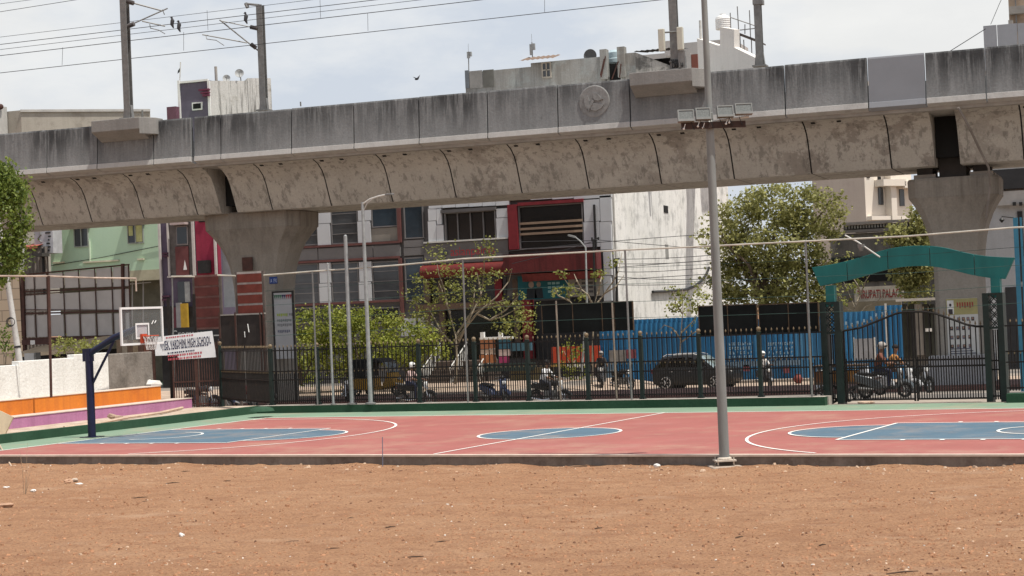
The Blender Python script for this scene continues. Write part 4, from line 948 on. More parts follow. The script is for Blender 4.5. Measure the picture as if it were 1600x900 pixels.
# entrance
FA.part('entrance_recess',blk,bl_,668,792,436,470,-.08,-.01);FA.part('brown_beam',mat('brown_beam',(.15,.10,.07),var=.2),bl_,655,800,473,483,-.5,-.01)
FA.part('entrance_recess',blk,bl_,690,825,484,560,-.08,-.01)
FA.part('red_pillar',redp,bl_,822,836,462,560,-.6,-.05);FA.part('red_pillar',redp,bl_,775,786,436,472,-.2,-.09)
for u in(668,690,806): FA.part('pillar',mat('brown_pillar',(.12,.085,.065),var=.2),bl_,u,u+8,436,545,-.35,-.09)
tl=mat('poster_teal',(.014,.095,.115),var=.15,scale=1.5)
x0,x1,z0,z1=FA.r(815,893,430,467);mb=M();yp=YB_-.62;mb.box(x0,x1,yp,yp+.05,z0,z1,0)
w_=x1-x0;h_=z1-z0
for cx_,sc_ in((.27,1),(.42,.8)):
    xx0=x0+w_*cx_;mb.ball((xx0,yp-.005,z0+h_*.62),.16*sc_,10,(1,.1,1.25),1);mb.prism([(xx0-.32*sc_,z0+.05),(xx0-.25*sc_,z0+h_*.45),(xx0-.06,z0+h_*.52),(xx0+.06,z0+h_*.52),(xx0+.25*sc_,z0+h_*.45),(xx0+.3*sc_,z0+.05)],yp-.012,yp-.002,2)
for k in range(4):
    for j in range(4-k%2): mb.box(x0+w_*(.6+.085*j),x0+w_*(.665+.085*j),yp-.01,yp-.002,z1-h_*(.24+.17*k),z1-h_*(.14+.17*k),3)
mb.build('teal_poster',[tl,mat('ad_skin',(.26,.2,.17)),mat('ad_dark',(.02,.025,.03)),mat('ad_text',(.2,.36,.38))],bl_)
x0,x1,z0,z1=FA.r(893.4,946,428,463);mb=M();mb.box(x0,x1,yp,yp+.05,z0,z1,0)
for k in range(4):
    for j in range(3): mb.box(x0+(x1-x0)*(.2+.2*j),x0+(x1-x0)*(.33+.2*j),yp-.01,yp-.002,z1-(z1-z0)*(.27+.19*k),z1-(z1-z0)*(.17+.19*k),1)
mb.build('beige_poster',[mat('ad_beige',(.24,.225,.20),var=.1),mat('ad_ink',(.075,.07,.07))],bl_)
FA.part('shutter',mat('dark_shutter',(.03,.03,.032),var=.2),bl_,840,945,468,560,-.3,-.02)
# stairs, terrace walls in front of the entrance
st=thing('entrance_stairs','brown stone steps with pale zigzag railing before the commercial building entrance','stairs',(W(700,600,88.5).x,88.5,-.9))
x0=W(662,590,88).x;x1=W(752,590,88).x
for k in range(7):
    mb=M();mb.box(x0,x1,87.6+k*.33,YB_-.7,-.80+k*.19,-.80+(k+1)*.19-.002 if k<6 else .6);mb.build('step',mat('step_stone',(.10,.075,.06),var=.25,scale=2),st)
for x in(x0+.05,x0+(x1-x0)*.5,x1-.05):
    mb=M();a=Vector((x,87.7,-.7));b_=Vector((x,90.4,.6));mb.tube([a+Vector((0,0,1)),b_+Vector((0,0,1))],.035,6)
    for k in range(8):
        p=a.lerp(b_,k/7.5);mb.tube([p,p+Vector((0,.25,1))],.018,5);mb.tube([p+Vector((0,.35,.1)),p+Vector((0,-.05,1))],.012,5)
    mb.build('railing',pale_st,st)
tw=thing('terrace_wall','low orange and cream banded terrace wall right of the stairs','wall',(W(770,570,89).x,88.6,-.8))
FT=Fac(FR(0,88.6))
for u0,u1,v0,v1,c in((750,772,531,545,(.42,.19,.10)),(750,772,546,553,(.5,.38,.3)),(750,773,554,567,(.36,.14,.06)),(780,796,530,545,(.05,.15,.22)),(780,796,546,556,(.5,.4,.38)),(780,794,557,567,(.3,.04,.12)),(798,830,535,548,(.05,.12,.16)),(745,835,568,580,(.03,.05,.045))):
    FT.part('painted_panel',mat('tile_%d_%d'%(u0,v0),c,var=.15),tw,u0,u1,v0,v1,-.05,.2)
FT.part('coping',white,tw,750,800,526.5,530,-.12,.25)
for u in(752,780): FT.part('post',white,tw,u,u+5.5,519,530,-.15,.05)
FT.part('base_wall',mat('olive_steps',(.15,.12,.06),var=.25),tw,796,862,575,603,.05,.4)
# red shop banner and whitewashed base
FB=Fac(FR(0,88.2))
t=thing('shop_banner','orange red banner hung low beside the blue sheet wall','banner',(W(900,560,88.2).x,88.2,-.2))
FB.part('sheet',mat('orange_red_flex',(.42,.055,.025),var=.2,scale=2),t,862,938,541,566,-.03,.02);FB.part('white_strip',white,t,885,915,567,574,-.03,.02);FB.part('yellow_strip',mat('yellow_strip',(.45,.28,.08)),t,862,884,567,573,-.03,.02)
for u in(862,900,937): FB.part('leg',iron,t,u-.8,u+.8,566,602,.02,.06)
# ------------------------------------------------------------------ lit gable of the old white building
gx=W(957.5,400,YB_+.4).x
gable=stained('dirty_white_gable',(.82,.81,.77),(.30,.30,.285),(.86,.85,.82),patch=(.49,.66),streak=.2,pscale=.75,run=(.50,.62),patchcol=(.27,.27,.26),sscale=2.6,pmix=.7)
wb=thing('white_building','tall blank white building side streaked with grey, lit by the sun','building',(gx,YB_+.4,-.9))
ye=WX(1142,400,gx).y
mb=M();mb.box(gx-9,gx,YB_+.4,ye,-1.2,13.6);mb.build('wall',gable,wb)
p=WX(1040,327,gx);mb=M();mb.box(gx-.03,gx+.03,p.y-.5,p.y+.5,p.z-.22,p.z+.22);mb.build('wall_opening',dark_m,wb)
for u0,v0,v1 in((969,300,500),):
    a,b_=WX(960,300,gx+.05),WX(964,480,gx+.05);mb=M();mb.tube([(gx+.06,YB_+.8,13),(gx+.06,YB_+.8,0)],.05,6);mb.build('drain_pipe',conc_l,wb)
pts=[WX(u,v,gx+.12) for u,v in((1108,418),(1104,428),(1097,438),(1086,447),(1074,452),(1045,455),(1020,456))];mb=M();mb.tube(pts,.09,6);mb.build('cable_loop',black,wb)
p0,p1_=WX(1043,395,gx+.01),WX(1044,385,gx+.01)
mb=M();mb.box(gx-.001,gx+.004,p0.y-.5,p0.y+.3,WX(1043,405,gx).z,WX(1043,382,gx).z);mb.build('drip_stain',mat('stain_grey',(.27,.27,.255),var=.3,scale=2),wb)
# ------------------------------------------------------------------ rooftops seen above the viaduct
oldp=stained('old_grey_plaster',(.30,.29,.265),(.12,.115,.105),(.36,.37,.36),patch=(.5,.62),streak=.4,patchcol=(.40,.44,.43))
YR=100.;FRf=Fac(FR(0,YR))
ro=thing('rooftop_house','old grey plastered house top above the viaduct left of the antenna mast','building',(W(860,140,YR).x,YR,-.9))
zt=FRf.r(735,960,95,120)[3];x0,x1=W(727,125,YR).x,W(945,105,YR).x;xa=W(830,110,YR).x
mb=M();mb.box(x0,xa,YR,YR+8,13.7,FRf.r(727,830,109,120)[3]);mb.box(xa,x1,YR-.03,YR+8,13.7,FRf.r(865,940,92,120)[3]);mb.build('wall',oldp,ro)
for u0,u1,v0,v1,c in((727,733,110,138,(.16,.18,.2)),(734,754,110.5,138,(.27,.265,.25)),(755,772,109,136,(.14,.14,.125))): FRf.part('plaster_patch',mat('patch_%d'%u0,c,var=.2,scale=2),ro,u0,u1,v0,v1,-.04,-.005)
mb=M(FRf.fr);x0_,x1_,z0_,z1_=FRf.r(847,862,97,122);e=.08
for q in((x0_,x1_,z1_-e,z1_),(x0_,x1_,z0_,z0_+e),(x0_,x0_+e,z0_+e,z1_-e),(x1_-e,x1_,z0_+e,z1_-e),((x0_+x1_)/2-.03,(x0_+x1_)/2+.03,z0_+e,z1_-e),(x0_+e,x1_-e,(z0_+z1_)/2-.03,(z0_+z1_)/2+.03)): mb.box(q[0],q[1],-.12,-.035,q[2],q[3])
f_=mb.build('window',mat('window_cream',(.40,.37,.32)),ro);mb=M(FRf.fr);mb.box(x0_+e,x1_-e,-.06,-.04,z0_+e,z1_-e);mb.build('pane',wgl,f_)
mb=M();a=W(810,95,YR-.7);b_=W(864,89.5,YR-.7)
n=14
for i in range(n): x=a.x+(b_.x-a.x)*i/n;mb.add([(x,YR-.8,a.z-.05+.05*(i%2)),(x+(b_.x-a.x)/n,YR-.8,a.z-.05+.05*((i+1)%2)),(x+(b_.x-a.x)/n,YR+.8,a.z+.35+.05*((i+1)%2)),(x,YR+.8,a.z+.35+.05*(i%2))],[(0,1,2,3)])
mb.build('corrugated_canopy',mat('rusty_sheet',(.17,.12,.09),var=.3,scale=3),ro)
for u0,u1,v0,v1 in((939,949.5,77.5,124),(966,977.5,73.5,121)): FRf.part('pillar',oldp,ro,u0,u1,v0,v1,-.2,.3)
for (p,q) in(((939,121),(946,88)),((956,124),(966,96)),((938,118),(944,92)),((968,121),(970,100))):
    mb=M();mb.tube([W(*p,YR-.4),W(*q,YR-.3)],.04,5);mb.build('rusty_bar',rust,ro)
FRf.part('dark_gap',dark_m,ro,949.7,965.8,98,124,.4,.5)
a=W(970,86,YR-.05);
x0s=W(971,100,YR).x;x1s=W(994,100,YR).x;x2s=W(1062,110,YR).x
mb=M();mb.prism([(x0s,14.3),(x1s,14.3),(x1s,W(994,82,YR).z),(x0s,W(971,84,YR).z)],YR-.05,YR+4);mb.build('wall',oldp,ro)
mb=M();mb.prism([(x1s,14.3),(x2s,14.3),(x2s,W(1062,108,YR).z),(x1s,W(994,82,YR).z)],YR-.1,YR+.2);mb.build('stair_parapet',stained('mouldy_parapet',(.42,.41,.38),(.08,.08,.075),(.48,.47,.44),patch=(.46,.56),streak=.6,pscale=1.2),ro)
a=W(995,82,YR+.5);b_=W(1062,76,YR+.5);mb=M()
n=16
for i in range(n): x=a.x+(b_.x-a.x)*i/n;dx=(b_.x-a.x)/n;mb.add([(x,YR-.2,a.z-.05+.06*(i%2)),(x+dx,YR-.2,a.z-.05+.06*((i+1)%2)),(x+dx,YR+3,a.z+.3+.06*((i+1)%2)),(x,YR+3,a.z+.3+.06*(i%2))],[(0,1,2,3)])
mb.build('corrugated_canopy',mat('dark_sheet',(.05,.05,.05),var=.3),ro);FRf.part('dark_gap',dark_m,ro,1000,1060,83,106,2.2,2.4)
FRf.part('door',mat('brick_red_door',(.20,.075,.055),var=.15),ro,1079,1089,84,108,.2,.3);FRf.part('door_jamb',conc_l,ro,1071,1078.5,82,110,.2,.32)
tk=W(960,88,YR+1);t=thing('water_tank','pale blue rooftop water tank between two grey pillars','water tank',(tk.x,YR+1.2,W(960,98,YR+1).z))
mb=M();h=W(953,78,YR+1.2).z-W(953,98,YR+1.2).z;mb.lathe([(.5,0),(.5,h*.3),(.46,h*.35),(.46,h*.8),(.3,h),(.05,h)],(tk.x,YR+1.2,W(960,98,YR+1).z),18,mi=0);mb.build('body',mat('tank_pale_blue',(.40,.50,.53),var=.06),t,smooth=True)
d=W(923,88,YR+.6);t=thing('satellite_dish','dark grey dish standing on the old plaster roof parapet','satellite dish',(d.x,YR+.6,W(923,94,YR+.6).z))
mb=M();mb.lathe([(.02,.12),(.25,.08),(.40,.0),(.40,-.03),(.2,.04),(.02,.07)],(d.x,YR+.5,d.z+.02),18,'y');mb.build('reflector',mat('dish_dark',(.10,.10,.10),var=.15),t,smooth=True)
mb=M();mb.tube([(d.x,YR+.6,d.z-.5),(d.x,YR+.62,d.z)],.04,6);mb.build('stem',galv_d,t)
def antenna(label,u,v0,v1,Y,hd):
    a=W(u,v1,Y);b_=W(u-1,v0,Y);t=thing('rooftop_antenna',label,'antenna',tuple(a));mb=M();mb.tube([a,b_],.03,6);mb.build('rod',galv_d,t)
    mb=M()
    for du,va,vb in hd: p=W(u+du,va,Y);q=W(u+du,vb,Y);mb.obox((p+q)/2,(.16,.14,p.z-q.z))
    mb.build('panel',galv,t)
    mb=M();mb.tube([b_,b_+Vector((0,0,.5))],.01,4);mb.build('whip',galv_d,t)
antenna('small antenna on two rods at the left end of the old plaster roof',733,81,138,YR+.2,[(-1,81,91),(2,81,88)])
antenna('small double antenna above the rusty window canopy',832,66,90,YR+.6,[(-2,69,86),(2,68,78)])
# white terraced house, upper right
YW=112.;FW_=Fac(FR(0,YW))
wh=thing('terrace_house','white terraced house top with sloping stair wall right of the antenna mast','building',(W(1110,120,YW).x,YW,-.9))
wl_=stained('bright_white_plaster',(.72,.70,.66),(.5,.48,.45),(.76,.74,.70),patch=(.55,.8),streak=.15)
wg_=stained('shaded_grey_plaster',(.42,.40,.385),(.30,.29,.28),(.46,.44,.42),patch=(.55,.8),streak=.2)  # same white plaster, greyed to put the shade of these walls into the colour
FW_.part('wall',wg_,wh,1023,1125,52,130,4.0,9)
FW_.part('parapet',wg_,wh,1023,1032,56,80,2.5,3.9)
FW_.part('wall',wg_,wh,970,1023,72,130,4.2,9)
xw=W(1089,100,YW).x
ang=R(-46);SWf=FR(xw,YW,ang)
def s2(u,v): return FP(SWf,u,v)
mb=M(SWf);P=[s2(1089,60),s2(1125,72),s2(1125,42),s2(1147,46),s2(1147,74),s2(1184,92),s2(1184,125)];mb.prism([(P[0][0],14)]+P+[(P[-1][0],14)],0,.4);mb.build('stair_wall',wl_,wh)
q=W(1130,40,YW+3);t=thing('water_tank','white ribbed plastic water tank on the white terraced house','water tank',(q.x,YW+3,q.z))
z0,z1=W(1130,46,YW+3).z,W(1130,22,YW+3).z;h=z1-z0;pr=[(.48,0)]
for k in range(6): pr+=[(.50,h*.12*k+.02),(.52,h*.12*k+.05),(.50,h*.12*k+.09)]
pr+=[(.46,h*.8),(.2,h*.93),(.2,h),(.02,h)]
mb=M();mb.lathe(pr,(q.x,YW+3,z0),20);mb.build('body',white,t,smooth=True)
mb=M();pf=lambda u,v:W(u,v,YW+1)
mb.add([pf(1138,46),pf(1183,61),pf(1184,66),pf(1146,67)],[(0,1,2,3)]) if False else None
a,b_=pf(1140,46),pf(1182,62)
mb.add([(a.x,YW+.5,a.z),(b_.x,YW+.5,b_.z),(b_.x,YW+4,b_.z+.1),(a.x,YW+4,a.z+.1),(a.x,YW+.5,a.z-.12),(b_.x,YW+.5,b_.z-.12),(b_.x,YW+4,b_.z),(a.x,YW+4,a.z)],[(0,1,2,3),(7,6,5,4),(0,4,5,1),(1,5,6,2),(2,6,7,3),(3,7,4,0)]);mb.build('lean_to_roof',mat('roof_underside',(.07,.06,.055),var=.3),wh)
for (p,q_) in(((1141,20),(1142,46)),((1152,10),(1155,60)),((1171,16),(1173,62)),((1141,27),(1182,41)),((1156,47),(1183,44)),((1164,38),(1164,53)),((1162,62),(1163,82)),((1156,52),(1157,74)),((1174,60),(1175,90))):
    mb=M();mb.tube([pf(*p),pf(*q_)],.035,5);mb.build('terrace_railing',galv_d,wh)
mb=M();mb.tube([W(1094,32,YW),W(1095,60,YW)],.09,8);mb.build('vent_pipe',pale_st,wh)
# far right tower block
YT=98.;FTb=Fac(FR(0,YT))
t=thing('corner_tower','tan rendered building corner with grey sheet parapet in the upper right','building',(W(1590,80,YT).x,YT,-.9))
FTb.part('wall',stained('tan_render',(.36,.28,.21),(.2,.15,.11),(.42,.33,.25),patch=(.55,.7),streak=.3),t,1573,1700,-60,200,3,9)
FTb.part('eaves',conc,t,1571,1600,-2,10,2.5,2.99)
for u0,u1 in((1538,1558.5),(1559.5,1590.5),(1591.5,1640)): FTb.part('sheet_parapet',mat('grey_sheet',(.30,.315,.34),rough=.5,var=.06),t,u0,u1,40-(u0-1538)*.1,110,-.1,0)
FTb.part('wall',conc_l,t,1540,1700,70,330,.1,8)
FTb.part('down_pipe',galv_d,t,1581,1583,-20,38,2.7,2.9);FTb.part('drum',conc,t,1571,1578,22,38,2.2,2.7)
# lower right block behind the pier
YL=96.;FLb=Fac(FR(0,YL))
t=thing('shop_building','pale grey shop block with dark shutters behind the right pier','building',(W(1585,500,YL).x,YL,-.9))
FLb.part('wall',stained('shop_grey',(.42,.43,.44),(.25,.25,.25),(.47,.48,.49),patch=(.58,.8),streak=.2),t,1525,1700,292,620,0,8)
FLb.part('soffit_band',mat('soffit_dark',(.03,.03,.032)),t,1545,1700,262,293,-.5,6);FLb.part('signboard',conc_l,t,1556,1700,296,318,-.4,-.01)
FLb.part('shutter',mat('dark_shutter',(.03,.03,.032)),t,1574,1700,446,600,-.1,-.01);FLb.part('dark_strip',mat('soffit_dark',(.03,.03,.032)),t,1592,1600,330,440,-.1,-.01)
for u in(1586,1596): FLb.part('wall_lamp',black,t,u-2.5,u+2.5,316.5,322,-.6,-.401)
# blue post with hook lamp at the far right
Yq=58.;a=W(1589,340,Yq);t=thing('blue_post','bright blue steel post with a hooked lamp arm near right image edge','post',(a.x,Yq,-.5))
mb=M();mb.box(a.x-.12,a.x+.02,Yq-.07,Yq+.07,-.5,a.z);mb.box(a.x+.08,a.x+.14,Yq-.05,Yq+.05,-.5,a.z);mb.build('shaft',mat('blue_post_paint',(.04,.16,.24),var=.15),t)
mb=M();b_=W(1565,338,Yq);mb.tube([(a.x-.1,Yq,a.z),(b_.x,Yq,b_.z),(b_.x,Yq,b_.z-.05)],.02,6);mb.lathe([(.01,.0),(.09,-.08),(.02,-.17)],(b_.x,Yq,b_.z-.03),8);mb.build('lamp_arm',black,t)
# cream house right of the tree; its front gets a shaded copy of the render
YP=122.;FPk=Fac(FR(0,YP));
ph=thing('cream_house','plain cream house with two narrow hooded windows behind the big tree','building',(W(1350,330,YP).x,YP,-.9))
xc=W(1352,310,YP).x
mb=M();mb.box(W(1270,310,YP).x,xc,YP,YP+2,-1.2,W(1330,255,YP).z);mb.build('wall',stained('shaded_cream_render',(.40,.34,.30),(.3,.25,.22),(.44,.38,.33),patch=(.6,.8),streak=.15),ph)
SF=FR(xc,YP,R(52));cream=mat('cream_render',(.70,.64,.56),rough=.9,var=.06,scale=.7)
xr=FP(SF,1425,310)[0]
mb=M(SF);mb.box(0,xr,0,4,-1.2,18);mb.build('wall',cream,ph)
def sf(u0,u1,v0,v1): um,vm=(u0+u1)/2,(v0+v1)/2;return FP(SF,u0,vm)[0],FP(SF,u1,vm)[0],FP(SF,um,v1)[1],FP(SF,um,v0)[1]
for u0,u1,v0,v1 in((1372,1379,293,320),(1405,1412,296,322)):
    x0,x1,z0,z1=sf(u0,u1,v0,v1);mb=M(SF);mb.box(x0,x1,-.08,-.01,z0,z1);mb.build('window',wgl,ph);mb=M(SF);mb.box(x0-.3,x1+1.4,-.9,-.01,z1+.05,z1+.5);mb.build('window_hood',cream,ph)
for u0,u1,v0,v1 in((1354,1358.5,273,278),(1371,1376,276,282),(1395,1399,279,285),(1404,1408,281,287)):
    x0,x1,z0,z1=sf(u0,u1,v0,v1);mb=M(SF);mb.box(x0,x1,-.05,-.01,z0,z1);mb.build('vent',dark_m,ph)
x0,x1,z0,z1=sf(1383,1391,265,345);mb=M(SF);mb.box(x0,x0+.5,-.6,-.01,4,18);mb.build('pilaster',cream,ph)
x0,x1,z0,z1=sf(1353,1424,338,344);mb=M(SF);mb.box(0.05,xr,-.5,-.01,z0,z1);mb.build('ledge',cream,ph)
# dark old house roofline with dentils
YO=104.;FO=Fac(FR(0,YO))
oh=thing('old_house','low dark grey old house with dentil cornice behind the teal arch','building',(W(1370,400,YO).x,YO,-.9))
FO.part('wall',stained('old_house_grey',(.17,.155,.14),(.08,.075,.07),(.2,.19,.17),patch=(.55,.7)),oh,1300,1470,362,520,0,5)
FO.part('cornice',mat('cornice_grey',(.21,.19,.175),var=.15),oh,1318,1440,345,348.5,-.5,.01);FO.part('cornice',mat('cornice_grey',(.2,.2,.2)),oh,1320,1440,357,361,-.35,.01)
mb=M(FO.fr);x0,x1,z0,z1=FO.r(1322,1440,350,355)
n=26
for i in range(n): x=x0+(x1-x0)*i/n;mb.box(x,x+(x1-x0)/n*.5,-.25,-.02,z0,z1)
mb.build('dentil_row',mat('dentil_pale',(.36,.34,.31)),oh)
FO.part('wall',mat('old_house_band',(.15,.135,.125),var=.2),oh,1318,1440,349,357,-.02,5)
FO.part('dark_opening',dark_m,oh,1300,1420,400,440,-.08,-.01);FO.part('column',conc_l,oh,1405,1410,412,444,-.3,-.09);FO.part('column_base',conc_l,oh,1402,1413,438,444,-.35,-.31)
YS=96.;FS=Fac(FR(0,YS))
t=thing('name_board','weathered cream name board with dark red capital letters above blue sheet wall','sign',(W(1375,460,YS).x,YS,1.5))
FS.part('board',mat('weathered_cream_board',(.40,.36,.30),var=.25,scale=2),t,1335,1412,447,470,-.02,.05)
x0,x1,z0,z1=FS.r(1340,1410,452,465);mb=M();text_mesh(mb,'TIRUPATI PALACE',.62,(x0,YS-.03,z0),(1,0,0),(0,0,1),.0,0,width=x1-x0,bold=.015);mb.build('lettering',mat('sign_maroon',(.20,.04,.035)),t)
t=thing('garden_wall','dull tan masonry wall strip above the blue sheet wall','wall',(W(1360,478,YS).x,YS-.5,-.9))
FS.part('masonry',mat('tan_masonry',(.19,.16,.11),var=.25,scale=2),t,1255,1412,472,560,-.6,-.3)
# stall with dark green posts left of right pier
YK=84.;FK=Fac(FR(0,YK))
t=thing('street_stall','shuttered street stall with dark posts and a pale sheet roof edge by the right pier','stall',(W(1435,540,YK).x,YK,-.9))
FK.part('back_panel',mat('stall_grey',(.13,.125,.115),var=.25,scale=2),t,1411,1465,478,600,.3,.5)
for u,w_ in((1411,7),(1421,8),(1443,9),(1455,6)): FK.part('post',mat('stall_dark_post',(.03,.032,.025),var=.3),t,u,u+w_,475,560,.02,.28)
FK.part('panel_strip',mat('stall_pale',(.26,.25,.23),var=.15),t,1430,1442,475,555,.1,.29)
FK.part('roof_edge',mat('pale_sheet_edge',(.50,.48,.44),var=.15),t,1402,1465,466,470,-.6,.5);FK.part('white_tag',white,t,1446,1456,513,518,-.03,.015)
# ------------------------------------------------------------------ blue corrugated sheet wall
def sheetwall(label,u0,u1,vt,vb,Y,z0=-.95):
    x0=W(u0,(vt+vb)/2,Y).x;x1=W(u1,(vt+vb)/2,Y).x;zt=W((u0+u1)/2,vt,Y).z
    mb=M();p=.26;n=int((x1-x0)/p);vs=[]
    prof=[(0,0),(.4,0),(.55,-.06),(.85,-.06)]
    pts=[]
    for i in range(n+1):
        for fx,dy in prof:
            x=x0+(i+fx)*p
            if x<=x1: pts.append((x,Y+dy))
    for x,y in pts: vs+=[(x,y,z0),(x,y,zt+rnd.uniform(-.012,.012))]
    mb.add(vs,[(2*i,2*i+2,2*i+3,2*i+1) for i in range(len(pts)-1)])
    return mb,x0,x1,zt
bl_sheet=mat('blue_sheet',(.028,.15,.31),rough=.5,var=.13,scale=1.2,col2=(.08,.20,.31),thr=(.55,.75),stretch=(1,1,.15),detail=8)
bs=thing('sheet_wall','blue corrugated sheet hoarding wall with faded white stencils behind the parked car','wall',(W(1100,590,88.8).x,88.8,-.95))
mb,x0,x1,zt=sheetwall('',938,1291,501,598,88.8);mb.build('sheets',bl_sheet,bs)
mb,x0,x1,zt=sheetwall('',975,1170,496,520,88.85,1.6);mb.build('sheets',bl_sheet,bs)
FBs=Fac(FR(0,88.7))
mk=mat('faded_stencil',(.24,.36,.45),var=.3,scale=6);mb=M(FBs.fr)
rs=random.Random(3)
for u0,u1 in((1139,1178),(1200,1241)):
    for v,k in((537,11),(544,9),(551,7),(558,10),(567,10)):
        x0,x1,z0,z1=FBs.r(u0,u1,v-2.4,v+2.4);n=k;
        for i in range(n):
            x=x0+(x1-x0)*(i+.5*(11-n)/11)/n*1.0;w_=(x1-x0)/11*.55;j=rs.random()
            mb.box(x,x+w_*.25,-.025,-.005,z0,z1)
            if j>.3: mb.box(x+w_*.26,x+w_,-.025,-.005,z1-.09,z1)
            if j<.7: mb.box(x+w_*.26,x+w_,-.025,-.005,z0,z0+.09)
            if j>.5: mb.box(x+w_*.75,x+w_,-.025,-.005,z0+.1,z1-.1)
mb.build('stencil_marks',mk,bs)
FBs.part('primer_patch',mat('grey_primer',(.20,.19,.18),var=.25,scale=2),bs,952,978,547,565,-.03,-.005);FBs.part('primer_patch',mat('red_primer',(.20,.06,.07),var=.3,scale=2),bs,979,994,546,560,-.03,-.005)
for u,v in((1166,575),(1228,578)): FBs.part('primer_patch',mat('red_primer',(.2,.06,.07)),bs,u-4,u+5,v-5,v+5,-.03,-.005)
FBs.part('base_strip',mat('faded_blue_grey',(.13,.2,.27),var=.25),bs,940,960,566,597,-.03,-.005);FBs.part('base_strip',mat('faded_blue_grey',(.13,.2,.27)),bs,1135,1250,564,572,-.03,-.005)
b2=thing('sheet_wall','blue corrugated sheet wall seen through the left leaf of the iron gate','wall',(W(1365,560,88).x,88.,-.95))
mb,x0,x1,zt=sheetwall('',1300,1370,487,600,88.);mb.build('sheets',bl_sheet,b2);mb,x0,x1,zt=sheetwall('',1370,1414,477,600,87.9);mb.build('sheets',bl_sheet,b2)
FB2=Fac(FR(0,87.8));FB2.part('white_post',pale_st,b2,1384,1387,474,560,-.06,0)
for u,v in((1322,505),(1331,507),(1340,504),(1350,501),(1361,497),(1369,492),(1379,490)): FB2.part('paint_dab',mk,b2,u-1.5,u+1.5,v-2.5,v+2.5,-.03,-.005)
t=thing('notice_board','pale framed notice board standing before the blue sheet wall','sign',(W(1353,560,84).x,84.,-.9))
FN=Fac(FR(0,84.));FN.part('panel',mat('notice_grey',(.26,.27,.29),var=.15),t,1336,1367,529,562,-.02,.03)
for u in(1335,1368): FN.part('leg',pale_st,t,u-1,u+1,527,600,-.04,.04)
# ------------------------------------------------------------------ left side: green house, purple house, slatted boards
YG=96.;FG_=Fac(FR(0,YG))
gh=thing('green_house','pastel green house with two small hooded windows below the viaduct','building',(W(165,400,YG).x,YG,-.9))
grn=stained('pastel_green_wall',(.46,.64,.46),(.38,.53,.39),(.5,.68,.5),patch=(.6,.85),streak=.12)
x0,x1=W(79,400,YG).x,W(254,390,YG).x;zb=FG_.r(80,255,419,425)[2]
mb=M();mb.box(x0,x1,YG,YG+9,zb,13.5);mb.box(x0,W(253,440,YG).x,YG+1.2,YG+9,-1.2,zb-.002);mb.build('wall',grn,gh)
mb=M();mb.box(x0,x1,YG-.02,YG+1.19,zb-.65,zb);mb.build('floor_band',mat('band_olive_cream',(.44,.42,.30),var=.12),gh)
for u0,u1 in((84,102),(131,187),(216,226)): FG_.part('ledge',mat('ledge_cream',(.62,.60,.45)),gh,u0,u1,409+ -(u0-84)*.04,411.5-(u0-84)*.04,-.14,-.005)
def hood(u0,u1,v0,v1,gl,n):
    x0,x1,z0,z1=FG_.r(u0,u1,v0,v1);mb=M();e=.06
    for q in((x0,x1,z1-e,z1),(x0,x1,z0,z0+e),(x0,x0+e,z0+e,z1-e),(x1-e,x1,z0+e,z1-e),((x0+x1)/2-.04,(x0+x1)/2+.04,z0+e,z1-e)): mb.box(q[0],q[1],YG-.10,YG-.005,q[2],q[3])
    f_=mb.build('window',mat('window_grey',(.30,.33,.30)),gh);mb=M();mb.box(x0+e,x1-e,YG-.05,YG-.01,z0+e,z1-e);mb.build('pane',gl,f_)
    if n:
        for a,b_ in((.08,.34),(.5,.92)): mb=M();mb.box(x0+(x1-x0)*a,x0+(x1-x0)*b_,YG-.075,YG-.051,z0+(.1 if a>.3 else .5),z1-.1);mb.build('curtain',mat('curtain_lime',(.45,.47,.22),var=.2,scale=3),f_)
    mb=M();mb.box(x0-.25,x1+.15,YG-.75,YG-.005,z1+.06,z1+.16);mb.build('window_hood',mat('ledge_cream',(.62,.6,.45)),gh)
hood(116.5,139,356,386,dglass,0);hood(200,225,350,380.5,dglass,1)
FG_.part('drain_pipe',mat('pale_green_pipe',(.52,.62,.48)),gh,140.5,142,375,409,-.12,-.005)
mb=M();mb.tube([W(80,415,YG-.05),W(160,402,YG-.05),W(255,383,YG-.05)],.02,4);mb.build('loose_cable',wire_m,gh)
FG_.part('shade_opening',dark_m,gh,214,253,424,560,.9,1.19) if False else None
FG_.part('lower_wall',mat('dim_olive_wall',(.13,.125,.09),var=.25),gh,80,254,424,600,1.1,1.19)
mb=M();a=W(205,430,YG-.3);
for u in(207,224): mb.tube([W(u,424,YG+.5),W(u,560,YG+.5)],.04,6)
mb.tube([W(200,444,YG+.3),W(236,441,YG+.3)],.03,5);mb.build('pipework',conc_l,gh)
YU=93.;FU=Fac(FR(0,YU))
pv=mat('purple_grey_wall',(.105,.085,.125),rough=.85,var=.15,scale=1.2);crim=stained('crimson_wall',(.27,.028,.06),(.15,.02,.035),(.33,.04,.08),patch=(.55,.75),streak=.3)
uh=thing('purple_house','narrow purple grey house with crimson side strip and white pipes beside the green house','building',(W(300,450,YU).x,YU,-.9))
FU.part('wall',pv,uh,254,304,300,620,0,6);FU.part('crimson_strip',crim,uh,306,340,300,436,-.05,.3);FU.part('grey_side_panel',mat('side_panel_grey',(.25,.27,.29),var=.15),uh,341,368,330,480,.5,.7)
for u0,u1 in((256,300),(301,344)): FU.part('shop_front',mat('shop_front_dark',(.022,.02,.02),var=.4,scale=2),uh,u0,u1,478,610,-.25,-.15)
FU.part('recess',mat('grey_brick_recess',(.115,.105,.10),var=.25,scale=4),uh,266,302,335,432,-.06,-.01)
FU.part('brown_panel',mat('maroon_panel',(.13,.045,.045),var=.2),uh,276,296.5,385,430,-.12,-.065)
